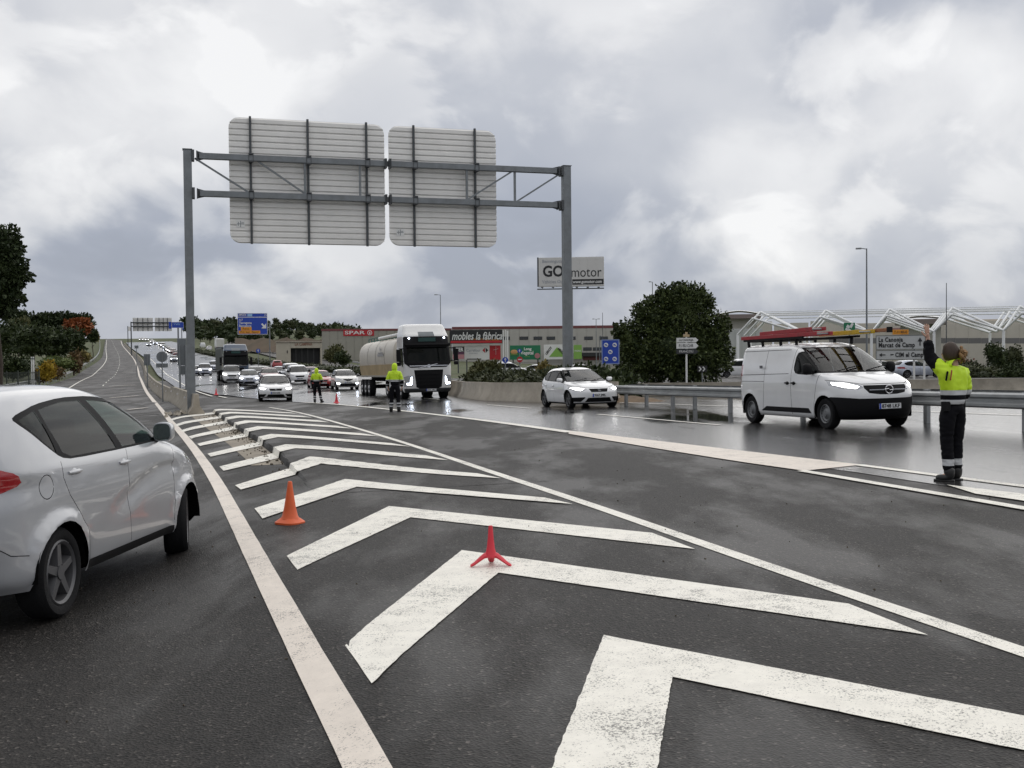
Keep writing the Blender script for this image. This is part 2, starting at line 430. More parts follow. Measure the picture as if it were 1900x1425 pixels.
# ------------------------------------------------------------------ strips and sheets
def resample(pts, n):
    pts = [Vector(p) for p in pts]; d = [0]
    for a, b in zip(pts, pts[1:]): d.append(d[-1] + (b - a).length)
    out = []
    for i in range(n):
        s = d[-1] * i / (n - 1); k = 0
        while k < len(d) - 2 and d[k + 1] < s: k += 1
        out.append(pts[k].lerp(pts[k + 1], (s - d[k]) / max(1e-9, d[k + 1] - d[k])))
    return out
def smooth_line(pts, n, it=1):
    pts = [Vector((p[0], p[1], 0)) for p in pts]
    for _ in range(2):             # corner cutting
        q = [pts[0]]
        for a, b in zip(pts, pts[1:]): q += [a.lerp(b, 0.25), a.lerp(b, 0.75)]
        q.append(pts[-1]); pts = q
    return resample(pts, n)
def strip(mb, left, right, nw, dz, g=G):
    rows = []
    for a, b in zip(left, right):
        rows.append([Vector((*(a.lerp(b, k / nw)).xy, 0)) for k in range(nw + 1)])
    for r_ in rows:
        for p in r_: p.z = g(p.x, p.y) + dz + 0.00025 * max(0, p.y)
    mb.loft(rows, False)
def ribbon(mb, line, w, dz, g=G, nw=1):   # a painted line of width w
    L_, R_ = [], []
    for i, p in enumerate(line):
        d = (line[min(i + 1, len(line) - 1)] - line[max(i - 1, 0)]); d.z = 0; d.normalize(); s = Vector((-d.y, d.x, 0))
        ww = w[0] + (w[1] - w[0]) * i / (len(line) - 1) if isinstance(w, tuple) else w
        L_.append(p + s * ww / 2); R_.append(p - s * ww / 2)
    strip(mb, L_, R_, nw, dz, g)
def px_line(pp, n, g=G): return smooth_line([at(*p, g=g) for p in pp], n)
def struct(o): o['kind'] = 'structure'; return o
# ================================================================== GROUND AND ROADS
M_grass = mat('grass_ground', (0.060, 0.075, 0.025), 0.95, var=0.35, vscale=0.4, dirt=0.8, dirtcol=(0.11, 0.085, 0.05), bump=0.6, bscale=3)
M_asph = asphalt('asphalt', (0.0185, 0.0166, 0.0150), 0.3, 0.5)
M_ramp = asphalt('asphalt_ramp', (0.033, 0.030, 0.028), 0.25, 0.6)
M_wet = asphalt('asphalt_wet', (0.032, 0.031, 0.031), 0.85, 0.35)
M_white = paint('road_paint_white', (0.83, 0.80, 0.715), 0.55)
M_cream = paint('road_paint_cream', (0.73, 0.655, 0.57), 0.4)
M_conc = mat('concrete', (0.30, 0.27, 0.22), 0.8, var=0.25, vscale=2.0, dirt=0.7, dirtcol=(0.13, 0.11, 0.08), bump=0.3, bscale=30)
M_concL = mat('concrete_pale', (0.38, 0.34, 0.28), 0.75, var=0.2, vscale=1.2, dirt=0.55, dirtcol=(0.17, 0.14, 0.10), bump=0.25, bscale=30)

def hill(x, y):                     # wooded rise beyond the roads
    z = 0.0
    z += 8 * math.exp(-(((x + 118) / 85) ** 2 + ((y - 640) / 130) ** 2))
    z += 5 * math.exp(-(((x + 40) / 60) ** 2 + ((y - 520) / 110) ** 2))
    return z
def T(x, y):                        # open land
    z = G(x, y)
    off = x - axis_x(y)
    if off > 0: z += hill(x, y) * sstep(40, 70, off)
    lx = -0.385 * y - 8 if y > 60 else -0.55 * y - 4
    z += 2.2 * sstep(4, 40, lx - x) * sstep(40, 90, y)
    return z - 0.10 - 0.15 * sstep(60, 200, y)
def build_ground():
    mb = MB(); rows = []
    ys = [-12, -6, 0, 4, 8, 12, 16, 20, 25, 30, 36, 42, 48, 55, 62, 70, 80, 90, 100, 112, 125, 138, 150, 165, 180, 200, 220, 240, 260, 280, 300, 330, 360, 400, 440, 480, 520, 560, 600, 640, 680, 720, 800, 900, 1050, 1300, 1700, 2400]
    for y in ys:
        k = y + 30
        rows.append([Vector((t * k, y, T(t * k, min(y, 1300)))) for t in [(-1.3 + 2.6 * i / 110) for i in range(111)]])
    mb.loft(rows, False)
    struct(mb.build('ground', M_grass, smooth=True))
build_ground()

# near tarmac: ramp, painted island, slip lane
def road_sheet(name, m, ys, x0, x1, n, dz):
    mb = MB(); rows = []
    for y in ys:
        a, b = x0(y), x1(y)
        rows.append([Vector((a + (b - a) * i / n, y, G(a + (b - a) * i / n, y) + dz - 0.05 * sstep(60, 74, y))) for i in range(n + 1)])
    mb.loft(rows, False)
    return struct(mb.build(name, m, smooth=True))
_Gx = {}
def Gm(x, y):                       # the same surface as meshed in the near road sheet
    if not (-8 < y < 71): return G(x, y)
    j = int((y + 8) / 0.8); q = []
    for k in (j, j + 1):
        yy = -8 + 0.8 * k; a = -16 - 0.25 * max(0, yy); u = (x - a) / (50 - a) * 220; i = int(u); t = u - i; z = []
        for n in (i, i + 1):
            if (k, n) not in _Gx: _Gx[(k, n)] = G(a + (50 - a) * n / 220, yy)
            z.append(_Gx[(k, n)])
        q.append(z[0] * (1 - t) + z[1] * t)
    t = (y + 8) / 0.8 - j; return q[0] * (1 - t) + q[1] * t
ys_near = [-8 + 0.8 * i for i in range(100)] + [72 + 2 * i for i in range(25)]
road_sheet('road', M_asph, ys_near, lambda y: -16 - 0.25 * max(0, y), lambda y: 50, 220, 0.0)

# far part of the ramp
rampL = px_line([(196, 629), (194, 640), (192, 652), (190, 664), (178, 674), (150, 690), (115, 708), (60, 724), (0, 738), (-60, 750)], 80)
rampR = px_line([(227, 632.0), (229, 640), (241, 651), (258, 668), (266, 685), (268, 705), (280, 724), (300, 742), (325, 765)], 80)
mb = MB(); strip(mb, rampL, rampR, 8, 0.0)
for q_ in range(len(mb.v)):
    x_, y_, z_ = mb.v[q_]; mb.v[q_] = (x_, y_, z_ - 0.05 * (1 - sstep(56, 66, y_)))
struct(mb.build('ramp_road', M_ramp, smooth=True))
# main carriageway (wet) and the far carriageway
NEARLINE = px_line([(330, 712), (420, 735), (560, 747), (700, 757), (860, 773), (1040, 800), (1330, 842), (1600, 878), (1900, 925), (2400, 1000), (3200, 1120)], 110)
edge_far = px_line([(234, 636), (240, 644), (258, 656), (275, 668), (285, 684), (305, 705), (330, 722)], 40)
def build_main():
    left = [Vector(p) for p in edge_far] ; left = left + [p for p in NEARLINE if p.y < left[-1].y - 1]
    ext = (left[-1] - left[-4]).normalized(); left.append(left[-1] + ext * 14)
    left = resample(left, 140)
    right = [Vector((*at(*p).xy, 0)) for p in ((318, 634), (345, 640), (372, 652), (440, 668), (520, 682), (640, 694))]
    right += [Vector((-4, 88, 0)), Vector((6, 62, 0)), Vector((14, 48, 0)), Vector((27, 36, 0)), Vector((42, 22, 0)), Vector((52, 8, 0))]
    right = smooth_line(right, 140)
    mb = MB(); strip(mb, left, right, 26, 0.004, Gm)
    return struct(mb.build('carriageway', M_wet, smooth=True))
build_main()
oppN = px_line([(418, 640), (470, 653), (530, 668), (600, 682), (660, 691)], 40)
oppF = px_line([(425, 631), (500, 645), (560, 657), (640, 674), (720, 688)], 40)
mb = MB(); strip(mb, oppN, oppF, 4, 0.03); struct(mb.build('opposite_carriageway', M_ramp, smooth=True))

# ------------------------------------------------------------------ kerb step and gutter in the painted island
KERB = [at(*p).xy for p in ((398, 768), (420, 783), (447, 801), (480, 822), (515, 848), (545, 876), (566, 898), (584, 918))]
KERB = [Vector((p.x, p.y, 0)) for p in KERB]
KL = resample(KERB, 90)
def kerb_h(x, y):
    best = None
    for i, p in enumerate(KL):
        d = (p.x - x) ** 2 + (p.y - y) ** 2
        if best is None or d < best[0]: best = (d, i)
    i = min(max(best[1], 1), len(KL) - 2); t = (KL[i + 1] - KL[i - 1]).normalized()   # pointing towards the camera
    q = Vector((x, y, 0)) - KL[i]; side = t.x * q.y - t.y * q.x                       # > 0 on the carriageway side
    if side < 0: return 0.0
    a = q.dot(t)
    end = sstep(0.0, 0.22, 1 - best[1] / (len(KL) - 1)) if a < 0.3 or best[1] < len(KL) - 2 else 0
    return 0.11 * end * (1 - sstep(0.35, 3.2, side))
def G2(x, y): return Gm(x, y) + kerb_h(x, y)
def build_kerb():
    mb = MB(); rows = []; skirt = []
    for i, p in enumerate(KL):
        t = (KL[min(i + 1, 89)] - KL[max(i - 1, 0)]).normalized(); s = Vector((-t.y, t.x, 0))
        jit = 0.05 * math.sin(i * 0.9) * math.sin(i * 0.27)
        offs = (0.015 + jit * 0.4, 0.05 + jit * 0.4, 0.2, 0.35, 0.6, 0.9, 1.2, 1.5, 1.8, 2.1, 2.4, 2.7, 3.0, 3.3)
        row = []
        for o_ in offs:
            q = p + s * o_; h = kerb_h(q.x, q.y); q.z = Gm(q.x, q.y) + h + (0.003 if o_ < 3.2 else -0.01) - (0.025 if o_ < 0.03 + jit else 0); row.append(q)
        lo = p + s * (jit * 0.4 - 0.012); lo.z = G(lo.x, lo.y) - 0.02
        rows.append([lo] + row)
    mb.loft(rows, False)
    struct(mb.build('raised_pavement', M_asph))
    mb = MB(); rows = []
    for i, p in enumerate(KL[:76]):
        t = (KL[min(i + 1, 89)] - KL[max(i - 1, 0)]).normalized(); s = Vector((-t.y, t.x, 0)); a = p - s * 0.02; b = p - s * (0.95 - 0.0053 * i)
        rows.append([Vector((*(b.lerp(a, k / 3)).xy, 0)) for k in range(4)])
    for r_ in rows:
        for k, p in enumerate(r_): p.z = G(p.x, p.y) + (0.006, 0.004, -0.0 + 0.004, 0.004)[k]
    mb.loft(rows, False); struct(mb.build('gutter', mat('gutter_concrete', (0.24, 0.205, 0.155), 0.7, var=0.3, vscale=3, dirt=0.75, dirtcol=(0.07, 0.06, 0.05), bump=0.3)))
build_kerb()

# ------------------------------------------------------------------ painted markings
def quad_sheet(mb, a, b, c, d, n1, n2, dz, g):      # a-b one end, d-c the other
    rows = []
    for i in range(n1 + 1):
        p, q = a.lerp(d, i / n1), b.lerp(c, i / n1)
        rows.append([Vector((*(p.lerp(q, k / n2)).xy, 0)) for k in range(n2 + 1)])
    for r_ in rows:
        for k in (0, n2):
            p = r_[k]; j = r_[1 if k == 0 else n2 - 1] - p
            if j.length > 1e-6: p += j.normalized() * random.uniform(-0.003, 0.007)
        for p in r_: p.z = g(p.x, p.y) + dz + 0.00025 * p.y
    mb.loft(rows, False)
CHEV = [  # left-end top, apex top, right-end top, right tip, apex bottom, left-end bottom (photo pixels)
    [(985, 1520), (1120, 1180), (2650, 1474), (2960, 1617), (1248, 1258), (1205, 1520)],
    [(640, 1196), (857, 1022), (1575, 1122), (1722, 1180), (925, 1064), (690, 1268)],
    [(532, 1032), (722, 940), (1210, 990), (1290, 1020), (762, 961), (552, 1058)],
    [(472, 945), (640, 892), (1010, 925), (1063, 937), (662, 905), (487, 964)],
    [(436, 902), (575, 858), (885, 880), (930, 889), (596, 869), (447, 910)],
    [(407, 867), (530, 836), (790, 848), (832, 856), (548, 844), (415, 875)],
    [(385, 843), (503, 815), (725, 825), (762, 831), (516, 821.5), (391, 848.5)],
    [(366, 824), (478, 799.5), (670, 806), (705, 811.5), (488, 805), (371, 828.5)],
    [(350, 810.5), (456, 787.5), (625, 792), (655, 796.5), (464, 792), (355, 814.5)],
    [(336, 799), (439, 778), (588, 781), (612, 785), (445, 782), (340, 802.5)],
    [(325, 788.5), (424, 770.5), (560, 773), (580, 776), (429, 773.8), (329, 791.5)],
    [(316, 779), (408, 764.5), (536, 766.3), (553, 768.5), (412, 767.2), (319, 781.3)],
]
for i, c in enumerate(CHEV):
    w = [Vector((*at(*p).xy, 0)) for p in c]
    mb = MB(); n = 26 if i < 11 else 12
    dz = 0.005 if i < 3 else 0.010; n *= 2
    quad_sheet(mb, w[0], w[5], w[4], w[1], n, 4, dz, G2)
    quad_sheet(mb, w[1], w[4], w[3], w[2], n, 4, dz, G2)
    o = mb.build('chevron_marking', M_white); struct(o)
lines = []
def painted(name, pp, w, m, dz=0.012, n=60, g=Gm, pts=None):
    mb = MB(); ribbon(mb, pts or px_line(pp, n), w, dz, g, 2); return struct(mb.build(name, m))
EL = smooth_line([at(*p) for p in [(720, 1500), (680, 1425), (637, 1340), (585, 1245), (500, 1083), (440, 966), (396, 883), (352, 821), (312, 776), (287, 747), (268, 722), (259, 700), (256, 684), (250, 668), (239, 655), (227, 642), (224.5, 633)]], 1400)
ELn = [p for p in EL if p.y < 62]; ELf = [p for p in EL if p.y > 60][::6]
painted('edge_line', None, 0.17, M_cream, 0.009, pts=ELn)
painted('edge_line', None, 0.24, M_cream, 0.035, pts=ELf)
painted('edge_line', [(500, 757), (560, 766), (700, 806), (880, 866), (1100, 938), (1400, 1043), (1700, 1144), (1900, 1211), (2300, 1345), (3000, 1578), (4200, 1980)], 0.14, M_white, 0.003, 160, G2)
# long line and solid nose of the second island
painted('edge_line', [(272, 659), (290, 676), (310, 695), (344, 719), (420, 739)], 0.16, M_white, 0.016)
painted('edge_line', [(560, 747), (640, 752), (740, 762), (860, 776), (960, 789), (1060, 803)], (0.18, 0.3), M_white, 0.010)
mb = MB()
U = px_line([(1055, 800), (1330, 832), (1600, 864)], 40); D_ = px_line([(1055, 806), (1330, 852), (1492, 875)], 40)
strip(mb, U, D_, 3, 0.010, Gm); struct(mb.build('nose_marking', M_cream))
painted('edge_line', [(1592, 864), (1750, 885), (1900, 904), (2400, 968), (3200, 1075), (4400, 1230)], 0.16, M_white, 0.012)
painted('edge_line', [(1488, 875), (1640, 901), (1760, 921), (1900, 945), (2400, 1033), (3200, 1178), (4400, 1395)], 0.16, M_white, 0.012)
w = [Vector((*at(*p).xy, 0)) for p in ((1756, 901), (1810, 918), (2400, 1004), (2400, 978))]
mb = MB(); quad_sheet(mb, w[0], w[1], w[2], w[3], 10, 3, 0.010, Gm); struct(mb.build('nose_marking', M_white))
# lane dashes of the wet carriageway
for a, b in (((1110, 770), (1335, 790)), ((905, 752), (985, 759)), ((765, 738), (815, 742)), ((520, 718), (560, 722)), ((470, 708), (490, 712)), ((590, 728), (640, 733))):
    painted('lane_dash', [a, b], 0.11, M_white, 0.017, 12)
painted('edge_line', [(1150, 748), (1400, 757), (1690, 764), (1900, 772)], 0.12, M_white, 0.022)
# ramp lines and bars
painted('ramp_line', [(198, 631), (196, 650), (199, 663), (194, 676), (168, 699), (128, 721)], 0.14, M_white, 0.022)
ctr = px_line([(207, 631.5), (213, 645), (221, 659), (223, 678), (206, 703), (178, 730)], 130)
mb = MB()
for i in range(0, 126, 3): ribbon(mb, ctr[i:i + 2], 0.10, 0.022)
struct(mb.build('ramp_lane_dashes', M_white))
for a, b in (((202, 717.5), (250, 715)), ((204, 739), (256, 735)), ((238, 761), (272, 757.5)), ((226, 691), (250, 690)), ((214, 700), (252, 699))):
    painted('ramp_bar', [a, b], 0.22 if a[1] > 705 else 0.14, M_cream, 0.022, 10)

# ------------------------------------------------------------------ concrete barrier beside the ramp
JERSEY = [(-0.30, 0), (-0.30, 0.08), (-0.13, 0.33), (-0.085, 0.80), (0.085, 0.80), (0.13, 0.33), (0.30, 0.08), (0.30, 0)]
def jersey(line, h=0.80, g=G, scale=1.0, cap=True):
    mb = MB(); rings = []
    for i, p in enumerate(line):
        t = (line[min(i + 1, len(line) - 1)] - line[max(i - 1, 0)]); t.z = 0; t.normalize(); s = Vector((-t.y, t.x, 0))
        z0 = g(p.x, p.y) - 0.03
        rings.append([Vector((p.x + s.x * a * scale, p.y + s.y * a * scale, z0 + (b if b == 0 else b * h / 0.80 + 0.03))) for a, b in JERSEY])
    mb.loft(rings, True, cap); return mb
bar_line = px_line([(231, 640), (243, 653), (262, 669), (270, 685), (272, 703), (285, 722), (315, 743), (362, 767.5)], 541)
root = thing('concrete_barrier', 'long curving concrete barrier between the ramp and the main carriageway', 'barrier', bar_line[-1].copy())
root.location.z = G(*bar_line[-1].xy); off = root.location
def loc(mb, o): mb.v = [(x - o[0], y - o[1], z - o[2]) for x, y, z in mb.v]; return mb
seg = [bar_line[i:i + 7] for i in range(0, 540, 6)]
for s_ in seg:
    if len(s_) > 1:
        q = [Vector(p) for p in s_]; q[-1] = q[-1].lerp(q[-2], 0.012)
        loc(jersey(q), off).build('barrier_segment', M_conc, root, 35)
# broken end block
e0, e1 = bar_line[-2], bar_line[-1]; dd = (e1 - e0).normalized()
loc(jersey([e1 + dd * 0.25, e1 + dd * 0.75, e1 + dd * 1.0]), off).build('end_block', M_concL, root, 35)
mb = MB()
for k in range(9):
    p = e1 + dd * random.uniform(-1.6, 1.6) + Vector((dd.y, -dd.x, 0)) * random.uniform(0.45, 1.2); p.z = G(p.x, p.y) + 0.03
    mb.box(p, (random.uniform(0.08, 0.3), random.uniform(0.06, 0.2), random.uniform(0.04, 0.12)), (random.random(), random.random(), random.random() * 3))
o = mb.build('rubble', M_concL); tag(o, kind='stuff')
# reflector studs on the barrier
mr = mat('reflector', (0.8, 0.8, 0.8), 0.3)
for i in range(300, 538, 9):
    mb = MB()
    p = bar_line[i]; t = (bar_line[i + 1] - bar_line[i - 1]).normalized(); s = Vector((-t.y, t.x, 0))
    if s.dot(Vector((-1, 0, 0))) < 0: s = -s
    q = p + s * 0.13; mb.box((q.x - off.x, q.y - off.y, G(p.x, p.y) + 0.55 - off.z), (0.05, 0.09, 0.09), (0, 0, math.atan2(t.y, t.x))); mb.build('reflector', mr, root)

# right-hand concrete wall behind the tanker lorry, up to the hedge
def wall_line(pp, n): return px_line(pp, n)
wl = resample([Vector((-4.1, 66, 0)), Vector((-2.4, 55, 0)), Vector((-0.9, 49.2, 0)), Vector((1.2, 45.8, 0)), Vector((3.2, 43.6, 0)), Vector((4.2, 42.9, 0))], 40)
o = jersey(wl, 0.84).build('concrete_wall', M_concL, None, 35)
tag(o, 'low stained concrete wall along the hedge behind the tanker lorry', 'wall')
wl2 = resample([Vector((5.5, 50, 0)), Vector((12, 44.5, 0)), Vector((20, 38, 0)), Vector((30, 31, 0)), Vector((42, 22, 0))], 40)
o = jersey(wl2, 0.62).build('concrete_wall', M_conc, None, 35)
tag(o, 'brown concrete wall running behind the steel guard rail at right', 'wall')

# earth island at the end of the hedge, behind the rail
mb = MB(); rows = []
for i in range(21):
    u = i / 20; c = Vector((2.6, 45.6, 0)).lerp(Vector((6.0, 42.2, 0)), u); n_ = Vector((0.7, 0.7, 0)); w_ = 1.5 * math.sqrt(max(0.02, 1 - u ** 3)); row = []
    for k in range(9):
        v_ = k / 4 - 1; q = c + n_ * v_ * w_; q.z = G(q.x, q.y) - 0.03 + 0.30 * (1 - v_ * v_) * (1 - u ** 4) + 0.03 * math.sin(i * 1.3 + k * 2.1); row.append(q)
    rows.append(row)
mb.loft(rows, False); struct(mb.build('earth_island', mat('brown_earth', (0.15, 0.105, 0.065), 0.95, var=0.3, vscale=2, bump=0.7, bscale=10), None, True))

# grit washed into the gutter
rg_ = random.Random(12); mb = MB()
for k in range(260):
    i = rg_.randrange(2, 80); p = KL[i]; t = (KL[i + 1] - KL[i - 1]).normalized(); s = Vector((-t.y, t.x, 0)); q = p - s * abs(rg_.gauss(0.05, 0.25)); q.z = Gm(q.x, q.y) + 0.012; a = rg_.uniform(0.012, 0.045); mb.box(q, (a, a * 0.8, a * 0.6), (rg_.random() * 3, rg_.random() * 3, rg_.random() * 3))
for k in range(160):
    q = Vector((rg_.uniform(-5, 6), rg_.uniform(4, 22), 0)); q.z = Gm(q.x, q.y) + 0.004; a = rg_.uniform(0.006, 0.016); mb.box(q, (a, a * 0.8, a * 0.6), (rg_.random() * 3, rg_.random() * 3, rg_.random() * 3))
tag(mb.build('grit', mat('grit_stone', (0.09, 0.075, 0.055), 0.9, var=0.5, vscale=9)), kind='stuff')
# ================================================================== GANTRIES, SIGNS, RAILS
M_steel = mat('galvanised_steel', (0.20, 0.215, 0.225), 0.55, 0.35, var=0.15, vscale=3, dirt=0.3)
M_steelD = mat('dark_steel', (0.075, 0.08, 0.085), 0.55, 0.3, var=0.15, vscale=3)
M_rail = mat('guard_rail_zinc', (0.31, 0.322, 0.325), 0.5, 0.25, var=0.2, vscale=2, dirt=0.35, dirtcol=(0.20, 0.19, 0.17))
M_alu = mat('aluminium_plank', (0.80, 0.785, 0.75), 0.5, 0.05, var=0.05, vscale=1.2, dirt=0.2, dirtcol=(0.55, 0.53, 0.49))
M_wht = mat('white_enamel', (0.74, 0.74, 0.72), 0.45, var=0.05, vscale=1)
M_blk = mat('black_print', (0.012, 0.012, 0.013), 0.5)
M_blue = mat('sign_blue', (0.012, 0.055, 0.40), 0.4)
M_red = mat('sign_red', (0.45, 0.012, 0.02), 0.45)
M_green = mat('sign_green', (0.01, 0.17, 0.075), 0.45)
M_lime = mat('sign_lime', (0.22, 0.42, 0.08), 0.45)
M_orange = mat('sign_orange', (0.75, 0.30, 0.02), 0.45)
M_grey = mat('grey_back', (0.17, 0.185, 0.195), 0.55, 0.2, var=0.1)

def frame_at(px, depth, face=0.0, gz=None, name='sign', label='', cat='sign', group=None):
    """a thing standing at depth `depth` on the line of sight through column px, its front turned to us"""
    p = along(px, 660, depth); z = T(p.x, p.y) if gz is None else gz
    th = math.atan2(-p.x, p.y) + face
    o = thing(name, label, cat, (p.x, p.y, z), th, group)
    ux = Vector((math.cos(th), math.sin(th), 0)); un = Vector((math.sin(th), -math.cos(th), 0))
    base = Vector((p.x, p.y, z))
    def loc_(x, y, off=0.0):                # local (x, z) on the board plane for a photo pixel
        d = ray(x, y); t = (base + un * off - Vector((0, 0, CAMZ))).dot(un) / d.dot(un)
        q = Vector((0, 0, CAMZ)) + d * t - base
        return q.dot(ux), q.z
    return o, loc_

# ---- the big gantry
PLd, PRd = 43.6, 48.2
PL = along(354, 660, PLd); PR = along(1053, 660, PRd)
gth = math.atan2(PR.y - PL.y, PR.x - PL.x); gz = G(PL.x, PL.y)
gant = thing('sign_gantry', 'tall grey steel sign gantry spanning the carriageway with two ribbed panel backs', 'gantry', (PL.x, PL.y, gz), gth)
gux = Vector((math.cos(gth), math.sin(gth), 0)); gun = Vector((math.sin(gth), -math.cos(gth), 0)); gb = Vector((PL.x, PL.y, gz))
def gl(px, py, off=0.0):
    d = ray(px, py); t = (gb + gun * off - Vector((0, 0, CAMZ))).dot(gun) / d.dot(gun); q = Vector((0, 0, CAMZ)) + d * t - gb
    return q.dot(gux), q.z
GW = (PR - PL).xy.length
zT = (gl(354, 290)[1] + gl(1050, 317)[1]) / 2; zB = (gl(354, 360)[1] + gl(1050, 380)[1]) / 2
rz = G(PR.x, PR.y) - gz
for x, zb, w in ((0, -0.1, 0.33), (GW, rz - 0.1, 0.36)):
    mb = MB(); mb.box((x, 0, (zT + 0.22 + zb) / 2), (w, 0.34, zT + 0.22 - zb)); p = mb.build('post', M_steel, gant, bevel=0.015)
    mb = MB(); mb.box((x, 0, zT + 0.235), (w + 0.05, 0.39, 0.025)); mb.build('cap_plate', M_steelD, p)
    s = 1 if x == 0 else -1
    for z in (zT, zB):
        mb = MB(); mb.box((x + s * (w / 2 + 0.05), 0, z), (0.10, 0.46, 0.42)); mb.box((x + s * (w / 2 + 0.2), 0, z), (0.05, 0.40, 0.36))
        mb.prism([(x + s * (w / 2 + 0.2), z - 0.2), (x + s * (w / 2 + 0.2), z + 0.2), (x + s * (w / 2 + 0.6), z + 0.1), (x + s * (w / 2 + 0.6), z - 0.1)], -0.015, 0.015)
        mb.build('flange', M_steelD, p)
jx = gl(719, 300)[0]
for z in (zT, zB):
    for a, b in ((0.45, jx - 0.13), (jx + 0.13, GW - 0.45)):
        mb = MB(); mb.box(((a + b) / 2, 0, z), (b - a, 0.24, 0.24)); mb.build('beam', M_steel, gant, bevel=0.012)
    mb = MB()
    for k in (-0.12, -0.07, 0.07, 0.12): mb.box((jx + k, 0, z), (0.035, 0.40, 0.40))
    mb.box((jx, 0, z), (0.3, 0.2, 0.2)); mb.build('splice_flange', M_steelD, gant)
# truss members between the beams
D = lambda px: gl(px, 330)[0]
for (a, za), (b, zb) in (((D(362), zT - 0.1), (D(462), zB + 0.1)), ((D(478), zT - 0.1), (D(568), zB + 0.1)), ((D(866), zB + 0.1), (D(950), zT - 0.1)), ((D(958), zB + 0.1), (D(1040), zT - 0.1))):
    mb = MB(); mb.bar((a, 0, za), (b, 0, zb), 0.07); mb.build('diagonal_brace', M_steel, gant)
for px in (566, 668, 866, 955):
    mb = MB(); mb.bar((D(px), 0, zB + 0.12), (D(px), 0, zT - 0.12), 0.09); mb.build('upright', M_steel, gant)
def panel(x0, x1, z0, z1, n, ribs, sticker, px0):
    mb = MB(); mb.box(((x0 + x1) / 2, 0.315, (z0 + z1) / 2), (0.02, 0.002, 0.02))
    pm = MB(); rad = 0.42; npt = 6; poly = []
    for cx, cz, a0 in ((x1 - rad, z1 - rad, 0), (x0 + rad, z1 - rad, 90), (x0 + rad, z0 + rad, 180), (x1 - rad, z0 + rad, 270)):
        for k in range(npt + 1):
            a = R(a0 + 90 * k / npt); poly.append((cx + rad * math.cos(a), cz + rad * math.sin(a)))
    pm.prism(poly, 0.34, 0.36); pan = pm.build('sign_panel', M_alu, gant)
    h = (z1 - z0) / n
    for i in range(n):
        a, b = z0 + i * h + 0.012, z0 + (i + 1) * h - 0.012
        def inset(z):
            d = max(0, max(z0 + rad - z, z - (z1 - rad))); return rad - math.sqrt(max(0, rad * rad - d * d))
        ia, ib = inset(a), inset(b); q = []
        for y, zz, ins in ((0.335, a, ia), (0.285, a + 0.02, ia), (0.285, b - 0.055, ib), (0.335, b, ib)):
            q.append((x0 + ins, x1 - ins, y, zz))
        sm = MB(); sm.add([(p[0], p[2], p[3]) for p in q] + [(p[1], p[2], p[3]) for p in q], [(0, 1, 2, 3), (7, 6, 5, 4), (0, 4, 5, 1), (1, 5, 6, 2), (2, 6, 7, 3)])
        sm.build('slat', M_alu, pan)
    for rx in ribs:
        x = D(rx); rm = MB(); rm.box((x, 0.235, (z0 + z1) / 2), (0.09, 0.09, z1 - z0 + 0.08)); rb = rm.build('rib', M_steelD, gant)
        for z in (zT, zB):
            rm = MB(); rm.box((x, 0.0, z + 0.15), (0.16, 0.40, 0.05)); rm.box((x, 0.0, z - 0.15), (0.16, 0.40, 0.05)); rm.box((x - 0.09, -0.13, z), (0.02, 0.03, 0.36)); rm.box((x + 0.09, -0.13, z), (0.02, 0.03, 0.36)); rm.build('clamp', M_steelD, rb)
    sx, sz = gl(*sticker)
    rm = MB(); rm.box((sx, 0.275, sz), (0.34, 0.006, 0.30)); st = rm.build('sticker', M_wht, pan)
    rm = MB(); rm.box((sx, 0.270, sz), (0.28, 0.003, 0.03)); rm.box((sx, 0.268, sz), (0.03, 0.003, 0.26)); rm.box((sx - 0.09, 0.267, sz), (0.03, 0.003, 0.16)); rm.box((sx + 0.08, 0.267, sz + 0.05), (0.10, 0.003, 0.025)); rm.build('sticker_print', mat('grey_print', (0.25, 0.27, 0.28)), pan)
z1a, z0a = gl(571, 221)[1], gl(571, 452)[1]
panel(gl(426, 330)[0], gl(716, 330)[0], z0a, z1a, 21, (466, 573, 682), (447, 414), 0)
z1b, z0b = gl(822, 235)[1], gl(822, 456)[1]
panel(gl(724, 330)[0], gl(924, 330)[0], z0b, z1b, 21, (770, 884), (745, 430), 0)

# ---- far gantries on the rising road
def far_gantry(px0, px1, depth, ptop, pbase, boards, label, blue=None):
    o, L_ = frame_at(px0, depth, name='sign_gantry', label=label, cat='gantry')
    x0, zt = L_(px0, ptop); x1, _ = L_(px1, ptop); zb = L_(px0, ptop + 5.5)[1]
    for x in (x0, x1):
        mb = MB(); mb.box((x, 0, (zt + 0.0) / 2), (0.32, 0.3, zt + 0.3)); mb.build('post', M_steelD, o)
    for z in (zt - 0.1, zb - 0.3):
        mb = MB(); mb.box(((x0 + x1) / 2, 0, z), (x1 - x0, 0.3, 0.3)); mb.build('beam', M_steelD, o)
    for a, b, t, bt in boards:
        xa, za = L_(a, t); xb, zb2 = L_(b, bt)
        mb = MB(); mb.box(((xa + xb) / 2, 0.35, (za + zb2) / 2), (xb - xa, 0.06, za - zb2)); pn = mb.build('sign_panel', M_alu, o)
        for k in range(1, 4):
            mb = MB(); mb.box((xa + (xb - xa) * k / 4, 0.24, (za + zb2) / 2), (0.14, 0.1, za - zb2)); mb.build('rib', M_steelD, pn)
        for k in range(1, 10):
            mb = MB(); mb.box(((xa + xb) / 2, 0.31, za + (zb2 - za) * k / 10), (xb - xa, 0.02, 0.06)); mb.build('slat_joint', M_steel, pn)
    return o, L_
far_gantry(243, 330, 300, 598, 650, ((246, 284, 589.5, 614.5), (287, 319, 589.5, 614.5)), 'distant grey sign gantry with two pale panel backs over the rising road')
